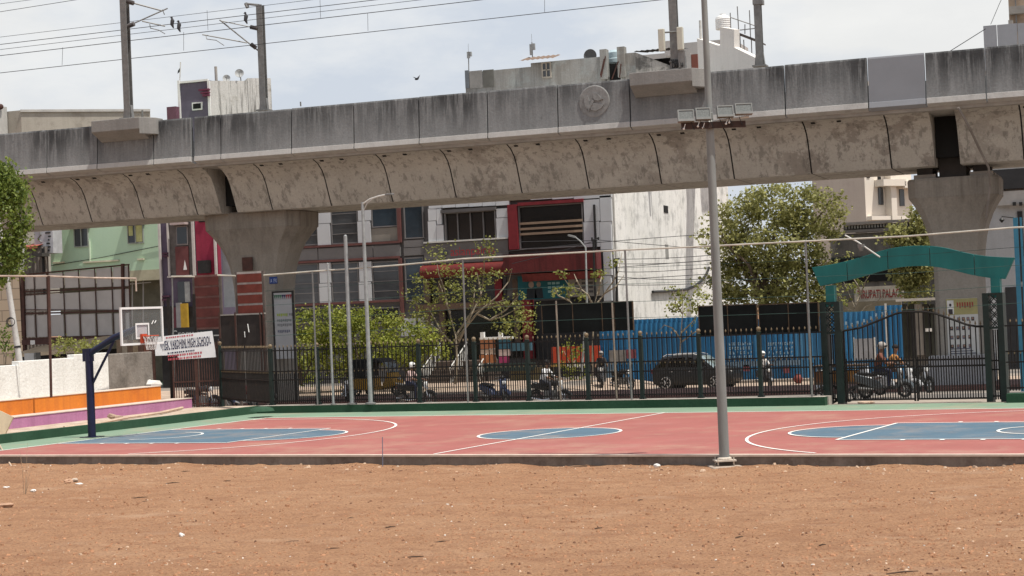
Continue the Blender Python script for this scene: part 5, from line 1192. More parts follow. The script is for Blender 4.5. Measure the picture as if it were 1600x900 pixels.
FU.part('window',mat('window_grille',(.22,.2,.2),var=.4,scale=30),uh,277,295,353,383,-.13,-.065);FU.part('pane',dglass,uh,278.5,293.5,355,381,-.15,-.131)
FU.part('window_hood',mat('hood_pink',(.42,.34,.33)),uh,273,296,348,351.5,-.6,-.065)
for u0,u1,v0,v1 in((253.2,256,300,620),(302.5,306,300,480),(337,340,360,430),(263.8,266,335,432),(264,302,430.5,433),(262,300,334,337.5)): FU.part('white_trim',mat('trim_white',(.50,.47,.45),var=.12),uh,u0,u1,v0,v1,-.2,-.07)
FU.part('black_box',black,uh,315,331,407,427,-.5,-.06);FU.part('vent',dark_m,uh,312,321,340,347,-.12,-.055)
for v in(396,400,463,468): FU.part('purple_fin',mat('fin_plum',(.07,.03,.05)),uh,257,266,v-1.4,v+1.4,-.3,-.01)
for u0,u1,v0,v1,m_ in((279,290,440,473,dglass),(290,298,440,472,galv)): FU.part('window',m_,uh,u0,u1,v0,v1,-.1,-.01)
FU.part('yellow_cloth',mat('yellow_cloth',(.40,.25,.03),var=.2),uh,289,299,474,515,-.5,-.3);FU.part('grey_cloth',mat('grey_cloth',(.22,.22,.23),var=.2),uh,282,289,473,515,-.5,-.3);FU.part('maroon_cloth',mat('maroon_cloth',(.09,.025,.035)),uh,277,282,480,515,-.5,-.3)
mb=M();p=W(289,415,YU-.3);mb.add([(p.x-.12,p.y,p.z-.25),(p.x+.13,p.y,p.z-.25),(p.x,p.y,p.z+.35),(p.x,p.y+.1,p.z-.2)],[(0,1,2),(1,3,2),(3,0,2)]);mb.build('white_flag',white,uh)
# roof room seen above the viaduct
YH=104.;FH=Fac(FR(0,YH))
rh=thing('roof_room','purple roof room with a lit mould streaked white side wall above the viaduct','building',(W(330,170,YH).x,YH,-.9))
x0,xm=W(281,155,YH).x,W(327.5,155,YH).x
z_t=W(305,127,YH).z;xs_=W(425,150,YH).x
mb=M();mb.box(x0,xm,YH,YH+3,5,z_t);mb.build('wall',mat('roof_room_purple',(.125,.11,.15),rough=.85,var=.1),rh)
SH=FR(xm+.0,YH,R(38));xr=FP(SH,424,150)[0]
mld=stained('mouldy_white_wall',(.62,.61,.58),(.07,.065,.055),(.68,.67,.64),patch=(.55,.7),streak=.85,pscale=.6,run=(.52,.62),patchcol=(.25,.22,.16))
mb=M(SH);mb.box(0,xr*.62,0,3,5,z_t-.05);mb.build('side_wall',mld,rh);mb=M(SH);mb.box(xr*.621,xr,-.05,3,5,z_t+.12);mb.build('side_wall',mld,rh)
for u0,u1 in((279.3,282.5),(326,329.5)): FH.part('corner_trim',white,rh,u0,u1,126,185,-.12,-.005)
FH.part('top_trim',white,rh,282.6,326,125.5,128.5,-.12,-.005)
FH.part('window',white,rh,301,317,160,172,-.1,-.005);FH.part('pane',dark_m,rh,303,315,162,170,-.13,-.101)
for v in(141,145.5,149.5): FH.part('plum_fin',mat('fin_plum_red',(.13,.03,.06)),rh,314+(v-141)*.7,330,v-1.4,v+1.4,-.35,-.121)
FH.part('plum_block',mat('plum_block',(.13,.06,.085)),rh,268,282,168,190,-.6,-.13)
mb=M();mb.tube([W(281,128,YH),W(282,97,YH)],.035,6);mb.build('flag_rod',pale_st,rh);mb=M();p=W(281,106,YH);mb.add([(p.x,YH,p.z),(p.x-.1,YH-.1,p.z-.2),(p.x-.2,YH,p.z-.38),(p.x-.02,YH+.05,p.z-.25)],[(0,1,2),(0,2,3)]);mb.build('flag',mat('flag_grey',(.06,.07,.075)),rh)
mb=M();mb.tube([W(338,126,YH+2),W(337,104,YH+2)],.10,8);mb.build('chimney_pipe',conc,rh)
def dish(u,v,r_,Y,lab):
    p=W(u,v,Y);t=thing('satellite_dish',lab,'satellite dish',(p.x,Y+.2,p.z-r_-.3),group='dishes on the purple roof room')
    fr=Matrix.Translation(p)@Matrix.Rotation(R(25),4,'Z')@Matrix.Rotation(R(-20),4,'X')
    mb=M(fr);mb.lathe([(.02,.1),(r_*.6,.05),(r_,-.05),(r_,-.08),(r_*.6,.02),(.02,.07)],(0,0,0),20,'y');mb.build('reflector',mat('dish_grey',(.36,.37,.37),var=.08),t,smooth=True)
    mb=M(fr);mb.tube([(0,.0,-r_),(0,-.45,-.1)],.02,5);mb.lathe([(.08,-.5),(.08,-.42)],(0,0,-.05),8,'y');mb.build('receiver',galv_d,t)
    mb=M();mb.tube([(p.x,Y+.2,p.z-r_-.3),(p.x,Y+.12,p.z)],.035,6);mb.build('stem',galv_d,t)
dish(374,115,.30,YH+1.5,'pale satellite dish, the higher of two on the purple roof room');dish(354,123,.26,YH+1.5,'pale satellite dish, the lower of two on the purple roof room')
# beige flat roof building far left
YE=110.;FE=Fac(FR(0,YE))
t=thing('beige_building','low beige flat roofed building above the viaduct at far left','building',(W(90,190,YE).x,YE,-.9))
xc=W(33,180,YE).x;bg_=stained('beige_render',(.36,.33,.285),(.26,.235,.2),(.41,.38,.33),patch=(.52,.65),streak=.25)
mb=M();mb.box(xc-6,xc,YE,YE+1,5,W(30,172.5,YE).z);mb.build('wall',bg_,t)
SE=FR(xc,YE,R(38));xr=FP(SE,235,185)[0];mb=M(SE);mb.box(0,xr,0,4,5,W(34,172.5,YE).z);mb.build('wall',bg_,t);mb=M(SE);mb.box(-.05,xr,-.12,.0,W(34,172.5,YE).z-.12,W(34,172.5,YE).z+.06);mb.build('coping',conc_l,t)
FE.part('pale_block',conc_l,t,-40,13,170,215,-2,-.1);
mb=M();mb.tube([W(222.5,187,YE),W(222.5,172,YE)],.07,6);mb.build('vent_pipe',galv_d,t);mb=M();p=W(1,171,YE-1);mb.ball(p+Vector((0,0,.2)),.22,10);mb.build('roof_drum',rust,t)
mb=M();mb.tube([W(470,166,YE),W(469.5,159,YE)],.05,6)
props(mb.build('vent_pipe',galv_d,loc=tuple(W(470,168,YE))),'tiny pipe stub just above the viaduct parapet right of the bent mast','pipe')
# billboard of grey panels in a rusty frame
YBb=72.;ab=R(-6);BF=FR(W(120,480,YBb).x,YBb,ab);fb=Fac(BF)
bb=thing('hoarding','large blank hoarding of grey panels in a rusty frame behind the white wall','hoarding',(W(120,480,YBb).x,YBb,-.9),ab)
pan=mat('hoarding_panel',(.43,.42,.41),rough=.6,var=.1,scale=.8,col2=(.49,.48,.47),thr=(.5,.7))
cols=[33,55,76,100.5,124.5,150,176,203]
rows=[(432,452,415.5,447),(463,487,451,484),(493,527,489,523)]
for ri,(l0,l1,r0_,r1_) in enumerate(rows):
    for a,b_ in zip(cols[:-1],cols[1:]):
        k=((a+b_)/2-33)/170;v0=l0+(r0_-l0)*k;v1=l1+(r1_-l1)*k
        fb.part('panel',pan,bb,a+1,b_-1,v0,v1,-.02,.03)
def ln(p,q,w_,m=rust):
    x0,z0=FP(BF,*p);x1,z1=FP(BF,*q);mb=M(BF);mb.bar((x0,-.06,z0),(x1,-.06,z1),w_);return mb.build('frame_bar',m,bb)
for k,u in enumerate(cols): 
    ln((u-1,430-(u-33)*.09),(u+3.5,529-(u-33)*.03),.035 if 0<k<7 else .05)
for (p,q,w_) in(((33,430),(203,413.5),.07),((33,456),(200,449),.07),((35,461),(95,457),.05),((36,490),(203,486),.08),((38,530),(203,524),.10),((34,484),(203,484.5),.04)): ln(p,q,w_)
for u0,u1,w_ in((37,41,.15),(193,196,.13),(75,79,.08)):
    ln((u0,412 if u0>190 else 425),(u1,575),w_)
ln((38,535),(200,529),.25,mat('maroon_skirt',(.09,.045,.04),var=.3,scale=3))
t=thing('paper_notice','small square white paper notice under the rusty hoarding','notice',tuple(W(51,535,YBb-.3)));mb=M();p=W(51,535,YBb-.3);mb.obox(p,(.25,.02,.2));mb.build('sheet',white,t)
# awning, low structures under it
Yz=71.;FZ=Fac(FR(0,Yz))
t=thing('shop_awning','long sagging cream cloth awning under the rusty hoarding','awning',(W(110,550,Yz).x,Yz,-.9))
a=W(38,546,Yz);b_=W(170,533,Yz);mb=M()
mb.add([(a.x,Yz-1.2,a.z-.25),(b_.x,Yz-1.2,b_.z-.2),(b_.x,Yz+1,b_.z+.35),(a.x,Yz+1,a.z+.1),(a.x,Yz-1.2,a.z-.35),(b_.x,Yz-1.2,b_.z-.45)],[(0,1,2,3),(4,5,1,0)]);mb.build('cloth',mat('awning_cream',(.46,.37,.26),rough=.9,var=.2,scale=2),t)
for u in(42,100,165): p=W(u,550,Yz);mb=M();mb.tube([(p.x,Yz-1.1,-.9),(p.x,Yz-1.1,p.z)],.03,6);mb.build('prop',galv_d,t)
FZ.part('dark_interior',mat('dim_interior',(.025,.025,.025)),t,5,215,548,610,1.2,1.3)
t=thing('meter_box','small pale metal cabinet behind the white wall','cabinet',(W(46,570,68).x,68,-.9));Fm=Fac(FR(0,68.));Fm.part('body',mat('cabinet_grey',(.42,.43,.43),rough=.5,var=.1),t,38,53,552,566,0,.4);Fm.part('window',mat('cabinet_blue',(.25,.3,.36)),t,40,52,567,578,-.01,.4);Fm.part('frame',galv_d,t,54,56,551,585,0,.4)
t=thing('timber_stack','weathered brown boards stacked behind the white wall under the awning','timber',(W(115,565,66).x,66,-.5));Fm=Fac(FR(0,66.))
for k in range(3): Fm.part('board',rust,t,74+k*3,158-k*5,562-k*2.2,564-k*2.2,k*.1,.4)
t=thing('wooden_shutters','row of weathered brown upright shutters between white wall and school banner','shutters',(W(210,545,68).x,68,-.9));Fm=Fac(FR(0,68.))
for i,c in enumerate(((.18,.13,.09),(.30,.25,.19),(.14,.09,.06),(.26,.19,.12),(.13,.07,.05),(.20,.08,.05),(.12,.06,.045))): Fm.part('shutter',mat('shutter_wood_%d'%i,c,var=.25,scale=4),t,183+i*8.5,191+i*8.5,531,600,0,.05)
# tan wall and shacks far left
Yv=90.;Fv=Fac(FR(0,Yv))
t=thing('tan_wall','tan block wall with faint courses behind the leaning utility pole','wall',(W(15,480,Yv).x,Yv,-.9))
m,N,L,b=node_mat('tan_blocks',.9);g=N.new('ShaderNodeNewGeometry').outputs['Position'];sx=N.new('ShaderNodeSeparateXYZ');L.new(g,sx.inputs[0]);cx=N.new('ShaderNodeCombineXYZ');L.new(sx.outputs['X'],cx.inputs[0]);L.new(sx.outputs['Z'],cx.inputs[1])
br=N.new('ShaderNodeTexBrick');br.inputs['Scale'].default_value=1;br.inputs['Brick Width'].default_value=1.6;br.inputs['Row Height'].default_value=.65;br.inputs['Mortar Size'].default_value=.025;br.inputs['Color1'].default_value=(.44,.36,.27,1);br.inputs['Color2'].default_value=(.38,.31,.23,1);br.inputs['Mortar'].default_value=(.2,.165,.13,1);L.new(cx.outputs[0],br.inputs['Vector']);L.new(br.outputs['Color'],b.inputs['Base Color'])
Fv.part('masonry',m,t,-60,34,425,600,0,.4)
Fv.part('grey_upper',conc,t,-60,30,380,424,.1,.4)
Yk=94.;Fk=Fac(FR(0,Yk))
t=thing('tin_shack','grey corrugated tin shack with a red tiled roof edge beside the green house','shack',(W(55,410,Yk).x,Yk,-.9))
mb,x0,x1,zt=sheetwall('',30,78,386,470,Yk,-.9);mb.build('tin_wall',mat('old_tin',(.20,.175,.155),var=.25,scale=1.5,stretch=(1,1,.2)),t)
a=W(33,386,Yk);b_=W(64,372,Yk);mb=M();mb.add([(a.x,Yk-.4,a.z-.05),(b_.x,Yk-.4,a.z),(b_.x,Yk+2,b_.z),(a.x+.4,Yk+2,b_.z-.05),(a.x,Yk-.4,a.z-.2),(b_.x,Yk-.4,a.z-.15)],[(0,1,2,3),(4,5,1,0)]);mb.build('roof',mat('red_tiles',(.36,.10,.07),var=.25,scale=5),t)
for u in(36,70): Fk.part('post',black,t,u-1.5,u+1.5,388,470,-.15,-.08)
mb=M();mb.tube([W(36,450,Yk-.5),W(37,375,Yk-.5)],.06,6);mb.build('pipe',pale_st,t)
Fk.part('ledge',mat('ledge_dark',(.06,.055,.05)),t,64,79,396,401,-.9,-.1);Fk.part('side_wall',mat('pale_grey_mural',(.42,.42,.44),var=.15),t,50,79,320,396,.2,1.2)
mb=M(Fk.fr);rs=random.Random(5)
for k in range(9):
    x0,x1,z0,z1=Fk.r(68+rs.random()*5,74+rs.random()*4,346+k*5.5,348.2+k*5.5);mb.box(x0,x1,.15,.195,z0,z1)
mb.build('black_marks',black,t)
mb=M(Fk.fr);pp_=[Fk.r(u-.5,u+.5,v-.5,v+.5) for u,v in((50,350),(58,355),(62,366),(57,372),(63,378))];mb.tube([(p[0],.17,p[2]) for p in pp_],.05,5);mb.build('mural_line',galv_d,t)
# red brown slatted boards beside the left pier
Ys=64.5;Fs=Fac(FR(0,Ys))
def slat(label,u0,u1,v0,v1,n,m_):
    t=thing('slatted_board',label,'board',(W((u0+u1)/2,v1,Ys).x,Ys,-.6),group='slatted boards by the left pier')
    x0,x1,z0,z1=Fs.r(u0,u1,v0,v1);h=(z1-z0)/n
    for k in range(n):
        mb=M(Fs.fr);mb.box(x0+.06,x1-.06,0,.05,z0+h*k+h*.10,z0+h*(k+1)-h*.10);mb.build('slat',m_,t)
    mb=M(Fs.fr)
    for x in(x0,x1): mb.box(x-.05,x+.05,.02,.12,-.7,z1+.05)
    mb.build('frame',mat('slat_frame',(.11,.09,.08),var=.3,scale=3),t)
    for k in range(n+1):
        mb=M(Fs.fr);mb.box(x0+.051,x1-.051,.02,.055,z0+h*k-h*.098,z0+h*k+h*.098);mb.build('crosspiece',mat('slat_crosspiece_%d'%n,(.34,.31,.29) if n==4 else (.16,.085,.075),var=.4,scale=3),t)
slat('narrower red brown slatted board in front of the crimson wall',303,344,431,513,5,mat('slat_red_dark',(.10,.028,.024),var=.35,scale=2))
slat('brighter red brown slatted board in front of the left pier',369,411,426,492,4,mat('slat_red',(.15,.035,.025),var=.35,scale=2))
FU2=Fac(FR(0,PY1-.2));FU2.part('red_square',rust,p1,379,395,402,423,-.04,-.005)
Yd=63.8;Fd=Fac(FR(0,Yd));t=thing('sign_board','tall dark brown blank board standing behind the left fence run','board',(W(380,540,Yd).x,Yd,-.6))
for u0,u1 in((345.5,369),(370.5,412.5)): Fd.part('panel',brown,t,u0,u1,492,547,0,.05)
for u in(345,370,409,414): Fd.part('leg',rust,t,u-1,u+1,488,600,-.05,-.005)
Fd.part('top_rail',conc,t,345,414,490,492,-.04,.06)
mb=M();
for (p,q) in(((387,506),(389,519)),((382,518),(383,527))): mb.bar(W(*p,Yd-.03),W(*q,Yd-.03),(.06,.01))
mb.build('chalk_mark',white,t)
# dark shop sign and school banner
t=thing('shop_sign','black shop sign with pale lettering half hidden behind the school banner','sign',(W(300,525,66).x,66,1.4));Fc=Fac(FR(0,66.))
Fc.part('board',mat('sign_black',(.02,.022,.025),rough=.5),t,255,347,511,531,0,.06)
x0,x1,z0,z1=Fc.r(269,324,516,526);mb=M();text_mesh(mb,'Crompton',.42,(x0,65.99,z0),(1,0,0),(0,0,1),.0,0,width=x1-x0);x0,x1,z0,z1=Fc.r(334,343,523,525);mb.box(x0,x1,65.985,65.998,z0,z1);mb.build('lettering',mat('sign_pale_letter',(.42,.43,.42)),t)
BNf=FR(G(268,640,0).x,G(268,640,0).y+.12-.25,ang2);fbn=Fac(BNf)
t=thing('school_banner','white school banner with bold black title tied above the side gate','banner',(BNf.translation.x,BNf.translation.y,1.6))
P=[FP(BNf,*p) for p in((241,527),(331.5,517),(338,558),(279,562),(277,554.5),(243,556))]
mb=M(BNf);mb.prism(P,-.01,.006);mb.build('sheet',mat('banner_white',(.72,.74,.76),var=.06,scale=2),t)
r_=Vector((P[1][0]-P[0][0],0,P[1][1]-P[0][1])).normalized();up=Vector((-r_.z,0,r_.x));fr3=BNf.to_3x3()
o=Vector((P[0][0],-.018,P[0][1]));Lw=(Vector(P[1])-Vector(P[0])).length
mb=M();text_mesh(mb,'VIVEK VARDHINI HIGH SCHOOL',.40,BNf@(o+r_*Lw*.085-up*.46),fr3@r_,fr3@up,0,0,width=Lw*.875,bold=.007,spacing=1.08)
for row,(z,n,c,wd) in enumerate(((-.10,16,1,.5),(-.53,26,0,.76),(-.68,20,0,.5),(-.80,14,1,.6),(-.93,18,1,.6))):
    rs=random.Random(row);x=Lw*(.2 if row!=1 else .12)
    while x<Lw*(.2+wd*.95):
        w_=rs.uniform(.03,.075);a=o+r_*x+up*z;h=.055 if row<3 else .075
        mb.add([BNf@a,BNf@(a+r_*w_),BNf@(a+r_*w_+up*h),BNf@(a+up*h)],[(0,1,2,3)],c);x+=w_+rs.uniform(.015,.04)
mb.build('lettering',[mat('banner_ink',(.025,.03,.07)),mat('banner_red',(.42,.08,.10))],t)

# ------------------------------------------------------------------ vegetation
def leafmat(name,dark,light,tr=.25):
    m=bpy.data.materials.new(name);m.use_nodes=True;N=m.node_tree.nodes;L=m.node_tree.links;b=N['Principled BSDF']
    b.inputs['Roughness'].default_value=.55;b.inputs['Specular IOR Level'].default_value=.35
    g=N.new('ShaderNodeNewGeometry')
    r=N.new('ShaderNodeValToRGB');r.color_ramp.elements[0].color=(*dark,1);r.color_ramp.elements[1].color=(*light,1)
    nn=noise_n(N,L,g.outputs['Position'],1.1,detail=3)
    mm=N.new('ShaderNodeMath');mm.operation='MULTIPLY_ADD';L.new(g.outputs['Random Per Island'],mm.inputs[0]);mm.inputs[1].default_value=.7;L.new(mrange(N,L,nn,.35,.65,-.05,.35),mm.inputs[2]);L.new(mm.outputs[0],r.inputs['Fac'])
    L.new(r.outputs[0],b.inputs['Base Color'])
    t=N.new('ShaderNodeBsdfTranslucent');L.new(r.outputs[0],t.inputs[0]);mx=N.new('ShaderNodeMixShader');mx.inputs[0].default_value=tr;L.new(b.outputs[0],mx.inputs[1]);L.new(t.outputs[0],mx.inputs[2]);L.new(mx.outputs[0],N['Material Output'].inputs['Surface'])
    return m
lf_big=leafmat('peepal_leaves',(.115,.12,.032),(.46,.45,.17),.45)
lf_bush=leafmat('bush_leaves',(.08,.115,.016),(.43,.46,.085),.42)
lf_neem=leafmat('neem_leaves',(.06,.10,.018),(.25,.31,.06),.4)
lf_sp=leafmat('sparse_leaves',(.12,.14,.03),(.38,.39,.11),.4)
bark=mat('bark',(.13,.10,.075),rough=.95,var=.3,scale=6,bump=.5)
bark_p=mat('pale_bark',(.28,.24,.18),rough=.95,var=.25,scale=6,bump=.4)
def leaf(mb,p,s,rs,drop=.3,asp=.5):
    d=Vector((rs.gauss(0,1),rs.gauss(0,1),rs.gauss(0,.7)-drop)).normalized();n=Vector((rs.gauss(0,1),rs.gauss(0,1)-.3,rs.gauss(0,1)+.8))
    a=d.cross(n)
    if a.length<1e-3:return
    a.normalize();a*=s*asp;d*=s
    mb.add([p,p+d*.5+a,p+d,p+d*.5-a],[(0,1,2,3)])
def crown(mb,clumps,n,s,seed,hollow=.55,gap=.0,drop=.3,asp=.5,lump=.5):
    """leaves gathered in twig-end clusters spread over overlapping ellipsoids"""
    rs=random.Random(seed);vol=[c[3]*c[4]*c[5] for c in clumps];tot=sum(vol)
    for (x,y,z,a,b_,c),v in zip(clumps,vol):
        k=max(1,int(n*v/tot/9))
        for _ in range(k):
            d=Vector((rs.gauss(0,1),rs.gauss(0,1),rs.gauss(0,1))).normalized();r_=hollow+(1-hollow)*rs.random()**.6
            q=Vector((x+d.x*a*r_,y+d.y*b_*r_,z+d.z*c*r_))
            if noise.noise(q*lump+Vector((seed,0,0)))<gap-.35: continue
            cs=s*rs.uniform(1.2,2.8);sk=rs.uniform(.7,1.3)
            for _ in range(rs.randint(6,12)):
                leaf(mb,q+Vector((rs.gauss(0,cs*.6),rs.gauss(0,cs*.6),rs.gauss(0,cs*.5))),s*sk*rs.uniform(.6,1.35),rs,drop,asp)
def limbs(mb,base,tips,r0,rs,mid=.45):
    for tp in tips:
        b_=Vector(base);t=Vector(tp);m=b_.lerp(t,mid)+Vector((rs.gauss(0,.25),rs.gauss(0,.25),.35))
        mb.tube([b_,m,t],[r0,r0*.55,r0*.12],6)
def tree(label,name,base,clumps,n,s,m,seed,r0=.2,bk=bark,group=None,trunk_h=None,**kw):
    t=thing(name,label,'tree',tuple(base),group=group);rs=random.Random(seed+50)
    th=trunk_h or min(c[2] for c in clumps);top=Vector((base[0]+rs.uniform(-.2,.2),base[1],th))
    mb=M();mb.tube([base,Vector(base).lerp(top,.5)+Vector((rs.uniform(-.1,.1),0,0)),top],[r0,r0*.8,r0*.65],9)
    limbs(mb,top,[(c[0]+rs.uniform(-.3,.3)*c[3],c[1],c[2]+.3*c[5]) for c in clumps],r0*.5,rs);mb.build('trunk',bk,t,smooth=True)
    mb=M();crown(mb,clumps,n,s,seed,**kw);mb.build('crown',m,t);return t
def cl(lst,Y,dy=1.):
    """clump list from picture: (u,v,ru,rv) at distance Y"""
    out=[]
    for u,v,ru,rv,*o in lst:
        y=Y+(o[0] if o else 0);p=W(u,v,y);k=(W(u+10,v,y).x-W(u-10,v,y).x)/20
        out.append((p.x,y,p.z,ru*k,max(ru,rv)*k*dy,rv*k))
    return out
Yt=97.
tree('large broad green tree behind the blue wall, right of the floodlight pole','broad_tree',W(1200,600,Yt)-Vector((0,0,.0)),
 cl([(1212,318,75,36),(1160,345,50,40),(1275,335,50,40),(1300,318,26,22,-1),(1215,380,90,50),(1140,400,38,36,-1),(1285,395,45,40),(1200,440,85,45),(1270,445,50,36),(1135,440,30,40),(1112,372,20,24,-2),(1108,345,14,14,-2),(1240,470,60,25),(1150,470,40,25)],Yt,.8),34000,.155,lf_big,11,.32,hollow=.55,gap=.17,lump=.75)
Yt2=92.
tree('smaller leafy green tree in front of the cream house, left of right pier','leafy_tree',W(1425,560,Yt2),
 cl([(1425,385,26,34),(1440,345,16,30),(1405,362,20,12),(1420,425,26,30),(1445,400,18,40),(1432,455,20,22),(1392,372,16,10)],Yt2,.8),7500,.15,lf_big,12,.16,hollow=.5,gap=.05)
Yn=52.5
tree('feathery green neem tree reaching in at the left image edge','neem_tree',W(-45,600,Yn),
 cl([(-20,300,50,40),(5,330,38,38),(-30,370,50,30),(18,385,22,26),(22,300,18,22),(8,268,14,14),(28,345,18,16),(20,412,16,18),(-10,430,25,15)],Yn,.9),26000,.13,lf_neem,13,.2,hollow=.35,gap=.06,drop=.9,asp=.28)
# bushes behind the fence
Yb=80.
def bush(label,base,clumps,n,s,m,seed,**kw):
    t=thing('bush',label,'bush',tuple(base),group='bushes behind the fence');rs=random.Random(seed)
    mb=M();limbs(mb,base,[(c[0],c[1],c[2]) for c in clumps],.07,rs,.3);mb.build('stems',bark,t)
    mb=M();crown(mb,clumps,n,s,seed,**kw);mb.build('foliage',m,t)
b_=W(470,600,Yb);bush('wide sunlit green bush nearest the left pier, behind the fence',b_,cl([(445,520,24,20),(478,508,34,22),(512,500,30,18),(470,545,44,26),(440,560,20,30),(478,578,36,20,2.5)],Yb),7600,.13,lf_bush,21,hollow=.45,gap=.22,lump=1.1)
b_=W(560,600,Yb);bush('tall sunlit green bush behind the street lamp post',b_,cl([(548,500,32,18),(582,497,34,16),(600,515,30,22),(545,530,40,26),(595,545,30,22),(530,560,40,22),(548,580,30,16,2.5)],Yb+1),9000,.13,lf_bush,22,hollow=.45,gap=.22,lump=1.1)
b_=W(640,600,Yb);bush('loose green bush at the foot of the sparse pale trunks',b_,cl([(628,515,26,18),(655,530,28,20),(640,550,34,22),(690,545,16,14),(612,545,20,22)],Yb),3600,.125,lf_bush,23,hollow=.4,gap=.22,lump=1.1)
# sparse young tree with pale branches
Ysp=82.
def branchy(label,name,base_uv,Y,paths,tufts,s,m,seed,nl=26,r0=.06,bk=bark_p):
    b_=W(*base_uv,Y);b_.z=-.95;t=thing(name,label,'tree',tuple(b_));rs=random.Random(seed)
    mb=M()
    for p in paths:
        q=[W(u,v,Y+rs.uniform(-.5,.5)*(i>0)) for i,(u,v) in enumerate(p)]
        mb.tube(q,[r0*(1-.75*i/(len(q)-1)) for i in range(len(q))],6)
    mb.build('trunk',bk,t,smooth=True);mb=M()
    for u,v,ru,rv in tufts:
        k=(W(u+10,v,Y).x-W(u-10,v,Y).x)/20
        for _ in range(int(nl*ru*rv/120)+4):
            p=W(u+rs.gauss(0,ru*.5),v+rs.gauss(0,rv*.5),Y+rs.gauss(0,ru*k*.5))
            for _ in range(5): leaf(mb,p+Vector((rs.gauss(0,.1),rs.gauss(0,.1),rs.gauss(0,.08))),s*rs.uniform(.7,1.3),rs,.2,.42)
    mb.build('crown',m,t)
branchy('sparse young tree with pale branches in front of the entrance','young_tree',(715,600),Ysp,
 [[(712,600),(714,560),(712,525),(700,480),(694,450),(686,430),(680,398)],[(714,540),(735,495),(752,460),(756,430),(757,395)],[(713,530),(745,490),(775,465),(795,440),(800,420)],[(712,525),(735,490),(760,478),(790,468)],[(703,490),(695,465),(685,440)],[(735,495),(740,470),(742,445)],[(745,490),(765,500),(785,495),(815,478)],[(714,545),(690,520),(665,500),(648,470)],[(690,520),(680,500),(668,480)],[(752,460),(748,440),(745,425)],[(765,500),(790,485),(812,460)]],
 [(686,393,18,10),(680,408,14,8),(757,383,20,9),(765,400,12,8),(700,420,22,14),(730,430,16,14),(655,440,16,18),(650,465,22,16),(672,450,14,12),(690,465,30,14),(665,490,30,16),(705,440,14,18),(760,435,20,10),(780,427,16,8),(740,470,26,10),(770,475,22,9),(810,468,18,12),(815,490,24,16),(790,505,24,16),(825,505,16,14),(650,500,22,14),(720,455,20,12),(745,445,18,10),(800,520,18,14),(700,505,20,10),(680,530,20,14)],.125,lf_sp,31,nl=7.5,r0=.06)
branchy('nearly bare forked tree above the long blackish board','bare_tree',(950,600),80.,
 [[(925,600),(926,540),(928,480),(935,450),(950,440)],[(928,480),(918,460),(908,452),(890,448),(878,430)],[(928,480),(942,462),(958,440),(966,425),(972,395)],[(935,460),(938,440),(942,425)],[(926,500),(905,488),(890,470),(886,452)],[(908,452),(902,440),(897,428)],[(890,470),(872,462),(866,452)],[(945,458),(962,448),(975,430)]],
 [(877,428,10,5),(886,449,12,5),(866,456,9,6),(928,427,9,4),(942,425,9,5),(907,464,9,5),(958,410,9,6),(890,458,10,4)],.15,lf_sp,32,nl=8,r0=.05)
branchy('thin twiggy tree against the blue sheet wall behind the car','bare_tree',(1060,600),86.5,
 [[(1062,600),(1063,540),(1064,520),(1067,485),(1066,450)],[(1064,530),(1050,512),(1038,508),(1030,516)],[(1064,520),(1080,505),(1092,490)],[(1064,535),(1084,520),(1100,512)],[(1066,490),(1056,475),(1052,455)]],
 [(1052,478,12,16),(1066,470,10,14),(1082,480,16,18),(1095,462,14,18),(1050,455,8,10)],.15,lf_sp,33,nl=9,r0=.045)
branchy('bare grey twiggy tree tangled above the tan wall strip','bare_tree',(1335,560),93.,
 [[(1340,560),(1338,510),(1335,480),(1325,455),(1318,440)],[(1335,480),(1345,460),(1352,440),(1362,425)],[(1338,500),(1352,480),(1372,470),(1385,455)],[(1336,490),(1322,480),(1310,462)],[(1345,460),(1340,445),(1330,430)]],
 [(1330,450,14,8),(1318,470,12,8),(1345,440,10,6)],.15,lf_sp,34,nl=7,r0=.06)
branchy('scraggly pale leaved plant on the white wall under the awning','scrub_plant',(110,575),62.,
 [[(115,575),(110,562),(100,548),(90,535)],[(112,568),(125,552),(132,538)],[(112,566),(118,548),(120,535)],[(113,570),(140,556),(150,540)],[(112,568),(96,560),(84,548)]],
 [(90,533,14,6),(105,535,12,6),(130,536,16,8),(140,545,12,8),(150,538,10,6),(98,548,12,7),(120,545,12,7)],.12,lf_sp,35,nl=14,r0=.03)
branchy('leggy green plant growing in front of the orange red banner','scrub_plant',(895,600),87.,
 [[(897,600),(896,570),(893,545),(890,535)],[(896,570),(904,550),(910,540)],[(896,580),(886,560),(880,545)]],
 [(893,540,16,7),(906,545,12,8),(895,560,14,18),(900,585,20,16),(884,575,12,14)],.13,lf_bush,36,nl=9,r0=.03)
branchy('small shrub under the neem tree by the tan wall','scrub_plant',(10,575),64.,[[(8,575),(10,550),(12,530)],[(9,560),(2,545),(-2,530)]],[(8,520,12,14),(0,540,14,14),(14,545,8,10)],.11,lf_neem,37,nl=14,r0=.03)
